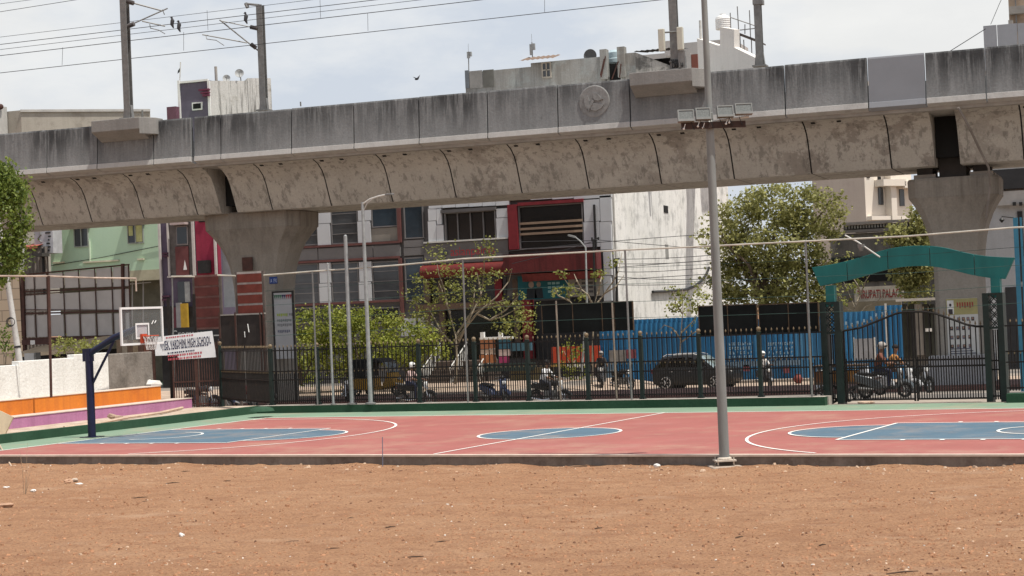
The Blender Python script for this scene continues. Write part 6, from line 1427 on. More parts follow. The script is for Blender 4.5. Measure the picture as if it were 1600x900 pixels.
# ------------------------------------------------------------------ vehicles
def wheel(parent,x,r,w=.09,y=0,rimm=None,spokes=6):
    mb=M();n=20
    pr=[(r-.075,-w*.35),(r-.03,-w*.5),(r,-w*.25),(r,w*.25),(r-.03,w*.5),(r-.075,w*.35)]
    vs=[];k=len(pr)
    for j in range(n):
        q=2*math.pi*j/n
        for rr_,yy in pr: vs.append((x+rr_*math.cos(q),y+yy,r+rr_*math.sin(q)))
    mb.add(vs,[(j*k+i,j*k+(i+1)%k,((j+1)%n)*k+(i+1)%k,((j+1)%n)*k+i) for j in range(n) for i in range(k)])
    wh_=mb.build('wheel',rubber,parent,local=True,smooth=True)
    mb=M();mb.lathe([(.05,-w*.5),(.05,w*.5)],(x,y,r),10,'y')
    for j in range(spokes):
        q=2*math.pi*j/spokes;c,s_=math.cos(q),math.sin(q)
        mb.bar((x+.03*c,y,r+.03*s_),(x+(r-.07)*c,y,r+(r-.07)*s_),(.03,w*.4))
    mb.lathe([(r-.08,-w*.3),(r-.07,-w*.3),(r-.07,w*.3),(r-.08,w*.3)],(x,y,r),20,'y') if False else None
    mb.tube([(x+(r-.075)*math.cos(q),y,r+(r-.075)*math.sin(q)) for q in np.linspace(0,2*math.pi,21)],.014,5,cap=False)
    mb.build('rim',rimm or galv_d,wh_,local=True);return wh_
def lbuild(mb,name,m,t,**k): return mb.build(name,m,t,local=True,**k)
lampm=mat('lamp_glass_white',(.62,.63,.62),rough=.2,spec=.6);lampr=mat('lamp_glass_red',(.30,.012,.015),rough=.25,spec=.6)
def motorbike(label,loc,rz,paint,group='motorbikes and scooters on the street'):
    t=thing('motorbike',label,'motorbike',tuple(loc),rz,group)
    wheel(t,.66,.29);wheel(t,-.62,.29,.11)
    mb=M();mb.prismx([(-.11,.78),(.11,.78),(.13,.92),(.06,1.0),(-.06,1.0),(-.13,.92)],-.08,.36);lbuild(mb,'fuel_tank',paint,t,bevel=.04)
    mb=M();mb.prism([(-.72,.82),(-.05,.76),(.0,.84),(-.25,.86),(-.72,.93)],-.12,.12);lbuild(mb,'seat',plast,t,bevel=.03)
    mb=M();mb.prism([(-.80,.72),(-.1,.60),(-.02,.76),(-.35,.80),(-.82,.86)],-.10,.10);lbuild(mb,'side_panel',paint,t,bevel=.02)
    mb=M();mb.box(-.18,.28,-.13,.13,.28,.62);mb.lathe([(.10,-.15),(.10,.15)],(.05,0,.38),12,'y');mb.bar((.3,0,.85),(.32,0,.4),.06);mb.bar((-.6,0,.29),(-.1,0,.4),.05);lbuild(mb,'engine',galv_d,t)
    mb=M()
    for y in(-.07,.07): mb.tube([(.66,y,.29),(.45,y,.92)],.022,6)
    lbuild(mb,'fork',chrome,t)
    mb=M();mb.tube([(.30,-.33,1.02),(.40,-.16,1.04),(.43,0,1.0),(.40,.16,1.04),(.30,.33,1.02)],.016,6)
    for y in(-.24,.24): mb.tube([(.38,y,1.04),(.40,y*1.2,1.2)],.007,5);mb.obox((.40,y*1.25,1.22),(.02,.11,.07))
    lbuild(mb,'handlebar',plast,t)
    mb=M();mb.lathe([(.03,0),(.09,.03),(.095,.12),(.085,.14)],(.44,0,.90),12,'x');lbuild(mb,'headlight',lampm,t)
    mb=M();mb.tube([(.66+.33*math.cos(a),0,.29+.33*math.sin(a)) for a in np.linspace(.4,2.4,8)],.05,6);lbuild(mb,'front_fender',paint,t)
    mb=M();mb.tube([(-.62+.34*math.cos(a),0,.29+.34*math.sin(a)) for a in np.linspace(.9,2.6,8)],.05,6);lbuild(mb,'rear_fender',plast,t)
    mb=M();mb.tube([(.2,-.13,.32),(-.2,-.15,.26),(-.75,-.17,.36)],[.022,.035,.05],8);lbuild(mb,'exhaust',chrome,t)
    mb=M();mb.obox((-.83,0,.78),(.04,.12,.07));lbuild(mb,'tail_light',lampr,t)
    mb=M();mb.tube([(-.45,-.12,.88),(-.8,-.12,.95),(-.88,0,.97),(-.8,.12,.95),(-.45,.12,.88)],.014,6);lbuild(mb,'grab_rail',galv_d,t)
    return t
def scooter(label,loc,rz,paint,group='motorbikes and scooters on the street'):
    t=thing('scooter',label,'scooter',tuple(loc),rz,group)
    wheel(t,.62,.23,.1);wheel(t,-.56,.23,.1)
    mb=M();mb.prism([(-.92,.70),(-.84,.52),(-.58,.42),(-.28,.28),(-.02,.30),(-.10,.48),(-.30,.64),(-.88,.78)],-.16,.16);lbuild(mb,'rear_body',paint,t,bevel=.08,smooth=True)
    mb=M();mb.prism([(-.02,.27),(.36,.27),(.38,.33),(-.02,.33)],-.16,.16);lbuild(mb,'floorboard',plast,t)
    mb=M();mb.prism([(.34,.27),(.44,.30),(.54,.60),(.46,.98),(.38,1.0),(.44,.62)],-.19,.19);lbuild(mb,'front_apron',paint,t,bevel=.05,smooth=True)
    mb=M();mb.prism([(-.80,.745),(-.28,.67),(-.16,.70),(-.2,.76),(-.78,.83)],-.14,.14);lbuild(mb,'seat',plast,t,bevel=.03)
    mb=M();mb.tube([(.62+.27*math.cos(a),0,.23+.27*math.sin(a)) for a in np.linspace(.3,2.5,8)],.075,6);lbuild(mb,'front_fender',paint,t,smooth=True)
    mb=M();mb.tube([(.32,-.33,1.03),(.40,-.14,1.05),(.42,0,1.04),(.40,.14,1.05),(.32,.33,1.03)],.02,6);mb.ball((.43,0,1.04),.10,8,(1,1.2,.8))
    for y in(-.22,.22): mb.tube([(.38,y,1.05),(.40,y*1.2,1.22)],.007,5);mb.obox((.40,y*1.25,1.24),(.02,.11,.07))
    lbuild(mb,'handlebar',plast,t)
    mb=M();mb.ball((.53,0,.82),.085,10,(.6,1.2,1));lbuild(mb,'headlight',lampm,t)
    mb=M();mb.obox((-.87,0,.66),(.04,.2,.08));lbuild(mb,'tail_light',lampr,t)
    mb=M();mb.tube([(.62,-.07,.23),(.48,-.06,.6)],.025,6);mb.tube([(.62,.07,.23),(.48,.06,.6)],.025,6);lbuild(mb,'fork',galv_d,t)
    mb=M();mb.tube([(-.3,-.16,.28),(-.75,-.19,.32)],[.03,.05],8);lbuild(mb,'exhaust',galv_d,t)
    return t
skin_m=mat('skin',(.20,.105,.065),rough=.6,var=.1);shoe=mat('shoe_dark',(.03,.025,.022));hairm=mat('hair_black',(.012,.01,.01))
cloth_m={}
def cloth(n,c): return mat('cloth_'+n,c,rough=.9,var=.12,scale=9)
def person(label,loc,rz,J,shirt,trous,helmet=None,scarf=None):
    """J: joints in local metres (x forward). One skinned body; helmet or hair is a child part."""
    t=thing('person',label,'person',tuple(loc),rz,'people riding past')
    V=[];E=[];Rr=[];tag_=[]
    def v(p,r): V.append(Vector(p));Rr.append(r);return len(V)-1
    def e(a,b_,k): E.append((a,b_));tag_.append(k)
    pe=v(J['pelvis'],.15);mid=v(Vector(J['pelvis']).lerp(Vector(J['chest']),.5),.135);ch=v(J['chest'],.165);nb=v(Vector(J['chest']).lerp(Vector(J['neck']),.75),.075);nk=v(J['neck'],.055)
    hd=Vector(J['head']);h0=v(hd+Vector((0,0,-.06)),.075);h1=v(hd+Vector((0,0,.05)),.09);h2=v(hd+Vector((-.01,0,.11)),.06)
    e(pe,mid,0);e(mid,ch,0);e(ch,nb,0);e(nb,nk,2);e(nk,h0,2);e(h0,h1,2);e(h1,h2,2)
    for s,sd_ in((-1,'r'),(1,'l')):
        sh=v(Vector(J['chest'])+Vector((.0,s*.17,.07)),.07);el=v(J['elbow_'+sd_],.048);wr=v(J['hand_'+sd_],.034)
        e(ch,sh,0);e(sh,el,0);e(el,wr,2)
        d=(Vector(J['hand_'+sd_])-Vector(J['elbow_'+sd_])).normalized();pl=v(Vector(J['hand_'+sd_])+d*.05,.034);e(wr,pl,2)
        for k in range(4):
            o=Vector((0,(k-1.5)*.022,0));f1=v(V[pl]+d*(.035+.006*(k in(1,2)))+o,.009);f2=v(V[f1]+d*.02+Vector((0,0,-.03)),.008);e(pl,f1,2);e(f1,f2,2)
        th_=v(V[pl]+Vector((0,-s*.04,-.015)),.010);e(pl,th_,2)
        hp=v(Vector(J['pelvis'])+Vector((.02,s*.09,-.02)),.105);kn=v(J['knee_'+sd_],.068);an=v(J['foot_'+sd_],.045);to=v(Vector(J['foot_'+sd_])+Vector((.15,0,-.035)),.036)
        e(pe,hp,1);e(hp,kn,1);e(kn,an,1);e(an,to,3)
    me=bpy.data.meshes.new('body');me.from_pydata([tuple(p) for p in V],E,[]);o=bpy.data.objects.new('body',me);C.objects.link(o)
    m=o.modifiers.new('skin','SKIN');m.use_smooth_shade=True
    for i,r_ in enumerate(Rr): me.skin_vertices[0].data[i].radius=(r_,r_)
    me.skin_vertices[0].data[0].use_root=True
    s=o.modifiers.new('sub','SUBSURF');s.levels=1;s.render_levels=1
    dg=bpy.context.evaluated_depsgraph_get();nm=bpy.data.meshes.new_from_object(o.evaluated_get(dg));o.modifiers.clear();o.data=nm;bpy.data.meshes.remove(me);nm.name='body'
    nm.materials.clear()
    for q in(shirt,trous,skin_m,shoe): nm.materials.append(q)
    for f_ in nm.polygons:
        c=f_.center;best=(9,0)
        for (a,b_),k in zip(E,tag_):
            A,B=V[a],V[b_];ab=B-A;tt=max(0,min(1,(c-A).dot(ab)/max(1e-6,ab.length_squared)));d=(c-(A+ab*tt)).length
            if d<best[0]:best=(d,k)
        f_.material_index=best[1];f_.use_smooth=True
    o.parent=t;MATW[o.name]=MATW[t.name]
    mb=M();mb.ball(hd+Vector((.095,0,.0)),.02,6,(1,.8,1.3))
    for y in(-.035,.035): mb.ball(hd+Vector((.085,y,.03)),.011,6,mi=1)
    mb.box(hd.x+.085,hd.x+.095,hd.y-.025,hd.y+.025,hd.z-.06,hd.z-.052,1)
    for y in(-.095,.095): mb.ball(hd+Vector((-.005,y,.01)),.025,6,(.7,.4,1.2))
    mb.build('face',[skin_m,hairm],t,local=True)
    mb=M()
    if helmet: mb.ball(hd+Vector((-.012,0,.05)),.128,12,(1.12,.95,.98));lbuild(mb,'helmet',helmet,t,smooth=True);mb=M();mb.ball(hd+Vector((.04,0,.035)),.125,10,(1.0,.8,.45));lbuild(mb,'visor',plast,t)
    else: mb.ball(hd+Vector((-.025,0,.065)),.112,10,(1,.95,.9));lbuild(mb,'hair',hairm,t,smooth=True)
    return t
def rider_pose(seat_z=.80,x=-.25,lean=.12,ft=(.12,.17,.33)):
    h=seat_z
    return dict(pelvis=(x,0,h+.12),chest=(x+lean,0,h+.48),neck=(x+lean+.04,0,h+.64),head=(x+lean+.08,0,h+.78),
      elbow_r=(x+lean+.20,-.27,h+.28),elbow_l=(x+lean+.20,.27,h+.28),hand_r=(.30,-.28,1.06),hand_l=(.30,.28,1.06),
      knee_r=(x+.42,-.17,h+.06),knee_l=(x+.42,.17,h+.06),foot_r=(ft[0],-ft[1],ft[2]),foot_l=(ft[0],ft[1],ft[2]))
def pill_pose(seat_z=.84,x=-.58):
    h=seat_z;return dict(pelvis=(x,0,h+.12),chest=(x+.05,0,h+.48),neck=(x+.08,0,h+.64),head=(x+.12,0,h+.78),elbow_r=(x+.14,-.25,h+.3),elbow_l=(x+.14,.25,h+.3),hand_r=(x+.32,-.14,h+.18),hand_l=(x+.32,.14,h+.18),knee_r=(x+.38,-.2,h+.02),knee_l=(x+.38,.2,h+.02),foot_r=(x+.32,-.2,.36),foot_l=(x+.32,.2,.36))
def at(u,Y):
    x=W(u,600,Y).x;return Vector((x,Y,road_z(x,Y)+.005))
blackp=mat('gloss_black_paint',(.016,.016,.016),rough=.28,spec=.45,var=.15);darkred=mat('gloss_dark_red',(.14,.012,.02),rough=.25,spec=.6,var=.1);greysc=mat('scooter_grey_blue',(.075,.09,.10),rough=.3,spec=.6,var=.08);navy=mat('scooter_navy',(.02,.03,.07),rough=.3,spec=.6,var=.1);whitep=mat('gloss_white',(.42,.42,.42),rough=.3,spec=.6,var=.05)
motorbike('black motorbike parked behind the tall rusty side gate',at(314,64),R(-8),blackp)
motorbike('dark red motorbike parked behind the left fence run below the brown board',at(384,66.5),R(-32),darkred)
motorbike('dark motorbike facing the fence at the left of the autorickshaw',at(541,70),R(-62),blackp)
p=at(648,65.5);motorbike('black motorbike ridden by a person in a pale pink shirt',p,R(-6),blackp);person('rider in pale pink shirt and white helmet on a black motorbike',p,R(-6),rider_pose(.84,-.28),cloth('pale_pink',(.55,.40,.37)),cloth('navy',(.025,.03,.06)),white)
scooter('dark blue scooter parked close behind the side gate bars beside the black motorbike',at(332,66),R(28),navy)
motorbike('black motorbike leaning behind the left fence run, right of the dark red motorbike',at(408,68),R(-20),blackp)
scooter('navy scooter with a pale front wheel cover parked behind the middle of the fence',at(774,68),R(-28),navy)
p=at(858,63);motorbike('low black motorbike ridden by the person in a white shirt',p,R(-14),blackp);person('bareheaded rider in bright white shirt behind the fence, left of the orange red banner',p,R(-14),rider_pose(.84,-.28,.16),cloth('white',(.68,.68,.68)),cloth('charcoal',(.04,.04,.05)))
p=at(941,83);motorbike('motorbike with a helmeted rider beside the edge of the blue sheet wall',p,R(-75),blackp);person('dark clothed rider in grey helmet beside the edge of the blue sheet wall',p,R(-75),rider_pose(.84,-.28),cloth('black',(.03,.03,.033)),cloth('grey',(.10,.10,.10)),mat('helmet_grey',(.27,.25,.24),rough=.4))
motorbike('black motorbike with pale headlamp parked left of the black car',at(973,83.5),R(-38),blackp)
p=at(1196,83);scooter('dark scooter coming forward right of the black car',p,R(-58),mat('scooter_dark_grey',(.05,.05,.055),rough=.35));person('rider in white top and white helmet right of the black car',p,R(-58),rider_pose(.78,-.3,.05,(.15,.14,.36)),cloth('offwhite',(.62,.60,.58)),cloth('black',(.03,.03,.033)),white)
x,y=G(1384,620,0)[:2];y=55.0;p=at(1381,y)
scooter('pale grey scooter carrying a rider in brown, just outside the iron gate',p,R(4),greysc);person('rider in rust brown shirt and grey helmet on the pale grey scooter by the gate',p,R(4),rider_pose(.78,-.22,.14,(.15,.15,.36)),cloth('rust',(.16,.06,.04)),cloth('navy',(.02,.022,.035)),mat('helmet_pale',(.36,.33,.30),rough=.45,var=.2))
p=at(1400,60.5);scooter('white scooter with a rider in orange, half hidden behind the pale grey scooter',p,R(-10),whitep);person('rider in ochre orange top on the white scooter beyond the gate',p,R(-10),rider_pose(.78,-.25,.22,(.15,.15,.36)),cloth('ochre',(.42,.20,.06)),cloth('brown',(.08,.05,.04)))
motorbike('dark motorbike standing beyond the gate, right of the white scooter',at(1436,66),R(-50),blackp)
motorbike('motorbike seen between the fence end and the left gate pillar',at(1283,66),R(-80),blackp)
def car(name,label,loc,rz,paint,k=1.):
    t=thing(name,label,'car',tuple(loc),rz)
    S=[(-2.06,.50,.90,.94,.72,.60),(-2.02,.34,.98,1.02,.82,.68),(-1.95,.28,1.05,1.10,.87,.71),(-1.88,.27,1.07,1.15,.88,.71),(-1.58,.25,1.08,1.58,.89,.66),(-1.0,.23,1.07,1.655,.895,.655),(-.4,.23,1.06,1.675,.895,.655),(.2,.23,1.05,1.655,.895,.65),(.50,.23,1.04,1.60,.895,.64),(1.18,.23,1.02,1.09,.89,.76),(1.6,.25,.99,1.06,.88,.76),(1.88,.28,.94,1.0,.86,.74),(2.02,.34,.84,.89,.82,.70),(2.08,.46,.68,.72,.75,.60)]
    vs=[];ns=len(S)
    for x,zb,zl,zr,w_,wr in S:
        half=[(w_*.90,zb),(w_*.985,zb+.10),(w_,zl-.16),(w_*.965,zl),(wr,zr-.07),(wr*.86,zr-.015),(wr*.4,zr+.01)]
        vs+=[(x,-y,z*k) for y,z in half]+[(x,y,z*k) for y,z in half[::-1]]
    n=14;fs=[];mi=[]
    for i in range(ns-1):
        for j in range(n):
            jj=(j+1)%n;fs.append((i*n+j,(i+1)*n+j,(i+1)*n+jj,i*n+jj))
            g=0
            if i in(8,3) and j in(4,5,6,7,8): g=1
            if j==13 or j in(0,12): g=2
            mi.append(g)
    fs+=[tuple(range(n)),tuple((ns-1)*n+j for j in range(n-1,-1,-1))];mi+=[0,0]
    mb=M()
    for g in(0,1,2): mb.add(vs,[f_ for f_,q in zip(fs,mi) if q==g],g)
    # drop unused duplicates is unnecessary; faces index their own copy
    body=mb.build('body',[paint,mat('windscreen_glass',(.34,.42,.42),rough=.12,var=.1,scale=.8,metal=.55,spec=.6),plast],t,local=True,smooth=True)  # pale metallic tint on the windscreen stands in for bright sky reflection
    def sec(x):
        for a,b_ in zip(S[:-1],S[1:]):
            if a[0]<=x<=b_[0]:
                f_=(x-a[0])/(b_[0]-a[0]);return [p+(q-p)*f_ for p,q in zip(a,b_)]
    def side(x,f_,s):
        q=sec(x);y=q[4]*.965+(q[5]-q[4]*.965)*f_;z=(q[2]+(q[3]-.07-q[2])*f_)*k;return (x,s*(y+.008),z)
    for s in(-1,1):
        for (xa,xb,ta,tb) in((-1.72,-1.26,-1.48,-1.22),(-1.16,-.28,-1.12,-.30),(-.18,.92,-.2,.44)):
            mb=M();q=[side(xa,.06,s),side(xb,.06,s),side(tb,.90,s),side(ta,.90,s)];mb.add(q,[(0,1,2,3) if s<0 else (3,2,1,0)]);mb.build('side_window',glass('car_side_glass',(.003,.003,.003),.04),t,local=True)
        for x in(-1.2,-.22,.98):
            mb=M();q=sec(x);mb.box(x-.006,x+.006,s*(q[4]-.004),s*(q[4]+.004),q[1]*k+.14,(q[2]-.05)*k);mb.build('door_seam',black,t,local=True)
        for x in(-.95,.0):
            mb=M();q=sec(x);mb.box(x-.09,x+.09,s*(q[4]-.01),s*(q[4]+.025),.86*k,.89*k);mb.build('door_handle',chrome,t,local=True)
        mb=M();mb.tube([(-1.5,s*.60,1.60*k),(-1.3,s*.61,1.70*k),(.1,s*.61,1.71*k),(.35,s*.60,1.64*k)],.018,6);mb.build('roof_rail',mat('roof_rail_silver',(.65,.65,.65),rough=.35,metal=.2),t,local=True)
        mb=M();mb.ball((.80,s*.99,1.06*k),.10,8,(.7,1,.75));mb.build('mirror',paint,t,local=True)
        mb=M();mb.obox((1.93,s*.66,.80*k),(.16,.26,.13),Matrix.Rotation(s*R(22),3,'Z'));mb.build('headlight',lampm,t,local=True)
        mb=M();mb.obox((-2.0,s*.70,.90*k),(.10,.2,.2));mb.build('tail_light',lampr,t,local=True)
        for x in(-1.28,1.28):
            mb=M();mb.lathe([(.41,s*.60),(.41,s*.897)],(x,0,.36*k),24,'y');mb.build('wheel_arch',black,t,local=True)
            wh_=wheel(t,x,.345,.21,s*.83,mat('alloy_rim',(.55,.55,.56),rough=.35,metal=.3),10)
            mb=M()
            for j in range(6):
                q=math.pi*j/3;mb.bar((x+.05*math.cos(q),s*.925,.345+.05*math.sin(q)),(x+.25*math.cos(q),s*.925,.345+.25*math.sin(q)),(.07,.02))
            mb.tube([(x+.255*math.cos(q),s*.925,.345+.255*math.sin(q)) for q in np.linspace(0,2*math.pi,25)],.018,5,cap=False)
            mb.build('wheel_cover',mat('alloy_rim',(.55,.55,.56)),wh_,local=True)
    mb=M();mb.box(-1.9,1.9,-.70,.70,.2,.3);mb.build('underbody',black,t,local=True)
    mb=M();mb.box(2.05,2.09,-.45,.45,.55*k,.70*k);mb.build('grille',plast,t,local=True)
    return t
p=at(1090,83.8);car('suv','black compact car parked before the blue sheet wall, partly behind the floodlight pole',p,R(-9),blackp)
x_=at(8,60.5);x_.z=-.40;car('car','white car showing only its roof above the whitewashed wall at far left',x_,R(4),whitep,.9)
# auto rickshaw
yel=mat('rickshaw_yellow',(.42,.23,.03),rough=.45,var=.15);blkc=mat('rickshaw_canopy',(.02,.02,.02),rough=.8,var=.2)
p=at(588,76);t=thing('autorickshaw','black and yellow autorickshaw standing under the bush behind the street lamp','autorickshaw',tuple(p),R(-8))
wheel(t,1.05,.22,.1);wheel(t,-.75,.22,.12,-.55);wheel(t,-.75,.22,.12,.55)
mb=M();mb.prism([(-1.15,.35),(-.2,.28),(.55,.28),(.6,.40),(-.1,.42),(-.15,.85),(-1.15,.90)],-.66,.66);mb.build('body',yel,t,local=True,bevel=.04)
mb=M();mb.prism([(.6,.30),(1.2,.45),(1.28,.60),(1.05,1.05),(.85,1.1),(.62,.6)],-.42,.42);mb.build('front_cowl',yel,t,local=True,bevel=.08)
mb=M();mb.prism([(-1.2,.9),(-1.12,1.55),(-.9,1.72),(.35,1.74),(.75,1.6),(.72,1.52),(-.2,1.56),(-.25,.9)],-.68,.68);mb.build('canopy',blkc,t,local=True,bevel=.05)
mb=M()
for y in(-.55,.55): mb.tube([(.98,y*.7,1.05),(.72,y,1.58)],.02,6);mb.tube([(-.15,y*1.15,.85),(-.1,y*1.15,1.58)],.02,6)
mb.build('frame',galv_d,t,local=True)
mb=M();mb.add([(1.03,-.4,1.07),(1.03,.4,1.07),(.78,.48,1.56),(.78,-.48,1.56)],[(0,1,2,3)]);mb.build('windscreen',glass('car_glass',(.02,.025,.028),.05),t,local=True)
mb=M();mb.ball((1.28,0,.78),.09,8);mb.build('headlight',lampm,t,local=True)
mb=M();mb.box(-.95,-.35,-.6,.6,.6,.75);mb.box(-1.0,-.9,-.6,.6,.75,1.3);mb.build('seat',plast,t,local=True)
# handcart with sacks
p=at(1320,60);t=thing('handcart','wooden handcart with orange brown crates, seen through the left gate pillar','cart',tuple(p),R(0))
mb=M();mb.box(-.95,.75,-.55,.55,.72,.80);mb.build('deck',mat('cart_wood',(.07,.045,.03),var=.3,scale=5),t,local=True)
for i,(x0,x1,c) in enumerate(((-.9,-.35,(.13,.06,.03)),(-.33,.2,(.24,.11,.03)),(.22,.44,(.27,.13,.035)))): mb=M();mb.box(x0,x1,-.5,.4,.801,1.16);mb.build('crate',mat('crate_%d'%i,c,var=.25,scale=5),t,local=True)
mb=M();mb.box(-.95,.78,-.55,.55,1.3,1.36)
for x in(-.93,.76):
    for y in(-.52,.52): mb.box(x-.02,x+.02,y-.02,y+.02,.8,1.3)
mb.build('shelf',mat('cart_wood',(.07,.045,.03)),t,local=True)
for x in(-.6,.45):
    for y in(-.6,.6): wheel(t,x,.34,.05,y,spokes=8)
mb=M();mb.tube([(.75,-.4,.76),(1.2,-.4,.9)],.02,6);mb.tube([(.75,.4,.76),(1.2,.4,.9)],.02,6);mb.build('handle',rust,t,local=True)
for k,(u,lab) in enumerate(((1346,'white sack standing upright on the handcart, left one of two'),(1354,'white sack standing upright on the handcart, right one of two'))):
    a=W(u,576,59.8);zd=p.z+.80;mb=M();mb.tube([(a.x,59.8,zd),(a.x,59.8,zd+.15),(a.x,59.8,zd+.36),(a.x+.02,59.8,zd+.48)],[.10,.115,.10,.04],9);props(mb.build('sack',mat('sack_white',(.55,.57,.60),var=.1,scale=4),loc=(a.x,59.8,zd),smooth=True),lab,'sack','white sacks on the handcart')
a=W(1247,590,86);mb=M();mb.lathe([(.1,0),(.2,.1),(.23,.24),(.17,.38),(.11,.42),(.12,.46),(.02,.46)],(a.x,86,-.94),16);props(mb.build('clay_pot',mat('clay_red',(.20,.055,.045),var=.2,scale=4),loc=(a.x,86,-.94),smooth=True),'round dark red pot on the ground before the blue sheet wall','pot')
# ------------------------------------------------------------------ poles and cables behind the fence
a=W(-2,350,60.5);b_=W(33,580,60.5);d=(b_-a)
t=thing('utility_pole','leaning whitish utility pole with coiled cables at far left','pole',tuple(b_+d*.2))
mb=M();mb.tube([b_+d*.2,b_,a,a-d*.15],[.135,.125,.10,.09],12);mb.build('shaft',stained('pole_whitewash',(.52,.51,.49),(.25,.24,.23),(.58,.57,.55),streak=.4,patch=(.5,.7)),t,smooth=True)
mb=M()
for f_,r_ in((.22,.14),(.27,.13),(.83,.14)): q=a+d*f_;mb.tube([q,q+d*.012],[r_,r_],10)
mb.build('clamp',black,t)
for k,(u,v,r_) in enumerate(((2,432,.30),(20,503,.17),(4,425,.38))):
    q=W(u,v,60.3);mb=M()
    for j in range(3): mb.tube([q+Vector((math.cos(s)*(r_+.015*j),-.1-.03*j,math.sin(s)*(r_*.85+.02*j))) for s in np.linspace(0,2*math.pi,19)],.014,4,cap=False)
    mb.build('cable_coil',black,t)
YY=88.0;x,y=W(916,560,YY).x,YY;z1=W(914,386,YY).z
t=thing('street_lamp','slim grey street lamp with a short bent arm before the red fascia','street lamp',(x,YY-1.2,-.9));b0=Vector((x,YY-1.2,-.9));q=[W(u,v,YY-1.2) for u,v in((917,470),(915,387),(908,378),(899,370.5))]
mb=M();mb.tube([b0]+q,[.07,.06,.045,.04,.03],8);mb.build('shaft',galv,t,smooth=True);mb=M();mb.bar(W(899,370.5,YY-1.2),W(888,367.5,YY-1.2),(.2,.09));mb.build('lamp_head',galv,t)
YY=90;q=[W(927,374,YY),W(930,460,YY),W(931,560,YY)]
t=thing('utility_pole','dark thin utility pole with short crossarm beside the red fascia','pole',(q[2].x,YY,-.9));mb=M();mb.tube([q[0],q[1],Vector((q[2].x,YY,-.9))],.06,8);mb.build('shaft',black,t);mb=M();mb.tube([W(924,376,YY),W(936,371,YY)],.035,6)
for u in(925,930,935): mb.tube([W(u,375,YY),W(u,371,YY)],.05,6)
mb.build('crossarm',black,t)
YY=91;q=[W(963,408,YY),W(964,480,YY)];t=thing('utility_pole','dark slender utility pole standing against the dirty white gable','pole',(q[1].x,YY,-.9));mb=M();mb.tube([q[0],q[1],Vector((q[1].x,YY,-.9))],.07,8);mb.build('shaft',black,t);mb=M();mb.tube([W(959,405,YY),W(968,404,YY)],.04,6);mb.build('crossarm',black,t)
cabs=[((640,410),(925,376),(1110,366)),((925,374),(1010,382),(1120,390)),((960,412),(1030,414),(1110,407)),((960,418),(1040,412),(1130,405)),((964,405),(1040,405),(1120,398)),((962,432),(1040,440),(1120,435)),((963,437),(1035,433),(1110,428)),((963,445),(1040,447),(1120,441)),((800,412),(880,393),(930,376)),((810,378),(870,376),(925,376)),((964,424),(1000,428),(1110,418))]
for i,(a,b_,c) in enumerate(cabs):
    pa,pb,pc=W(*a,89.7),W(*b_,89.7-(i%3)*.2),W(*c,89.7);mb=M();n=9;pts=[]
    for k in range(n): s=k/(n-1);pts.append(pa*(1-s)**2+pb*2*s*(1-s)+pc*s*s)
    mb.tube(pts,.016,4);props(mb.build('street_cable',wire_m,loc=tuple(pa)),'thin dark street cable strung across the red fascia and white gable','cable','street cables before the white gable')
mb=M();q=[W(1497,72,YT-1),W(1540,45,YT-1)];mb.tube([q[0]-(q[1]-q[0]),q[0],q[1]],.02,4);props(mb.build('guy_wire',wire_m,loc=tuple(q[0])),'thin diagonal guy wire running up to the grey sheet parapet at upper right','wire')
mb=M();q=[W(1548,38,YT-1),W(1562,5,YT-1),W(1569,-10,YT-1)];mb.tube(q,.014,4);props(mb.build('guy_wire',wire_m,loc=tuple(q[0])),'faint thin wire rising beside the tan tower corner','wire')
# posts and rope over the spectator steps
SMx=FR(CT(-22.8,7).x,CT(-22.8,7).y,PSI)
a=G(80,621,.94);t=thing('net_frame','rusty brown post carrying a pale pipe in front of the rusty hoarding','net frame',tuple(a))
zt=H+ (ray(76,431).z/ray(76,431).y)*a.y
mb=M();mb.tube([a,(W(76,431,a.y).x,a.y,zt)],.045,8);mb.build('post',rust,t)
mb=M();mb.tube([W(-40,431,a.y),W(76,431.5,a.y),W(140,434,a.y+2),W(212,435,a.y+5)],.035,6);mb.tube([W(212,435,a.y+5),W(213,455,a.y+5)],.03,6);mb.build('top_pipe',mat('rope_pipe',(.45,.35,.29),var=.4,scale=1.5),t)
q=FP(FG,276,433);t=thing('net_frame','short cream pipe span above the side gate posts','net frame',tuple(LB2));mb=M();mb.tube([W(268,432,60),W(304,432,60)],.035,6);mb.tube([W(340,430,60),W(368,431,60)],.035,6);mb.build('top_pipe',mat('worn_cream_pipe',(.55,.5,.43)),t);mb=M();mb.tube([W(269,432,60),W(272,600,60)],.03,6);mb.build('post',galv_d,t)
# ------------------------------------------------------------------ things lying about
def rock(name,label,cat,u,v,z,size,m,seed,group=None,sq=(1,1,.7)):
    p=G(u,v,z);rs=random.Random(seed);mb=M();n=10
    vs=[];c=Vector((p.x,p.y,z+size*sq[2]*.35))
    import itertools
    mb.ball(c,size*.5,n,sq);o=Vector((seed*3.1,1,2))
    mb.v=[q+ (q-c)*(noise.noise((q-c)*(2.2/size)+o)*.9) for q in mb.v]
    ob=mb.build(name,m,loc=(p.x,p.y,z));props(ob,label,cat,group);return ob
stone=mat('pale_stone',(.50,.42,.34),var=.25,scale=9,bump=.5);stone_b=mat('brick_stone',(.42,.26,.17),var=.25,scale=9,bump=.5);papr=mat('litter_white',(.72,.70,.66),var=.12,scale=9)
rock('stone','blocky pale stone lying against the court edge at far left','stone',62,725,-.235,.26,stone,1,sq=(1,.7,.75))
rock('stone','pinkish stone, left one of the pair on the dirt below it','stone',107,755,-.235,.17,stone_b,2);rock('stone','pinkish stone, right one of the pair on the dirt','stone',117,753,-.235,.13,stone,3)
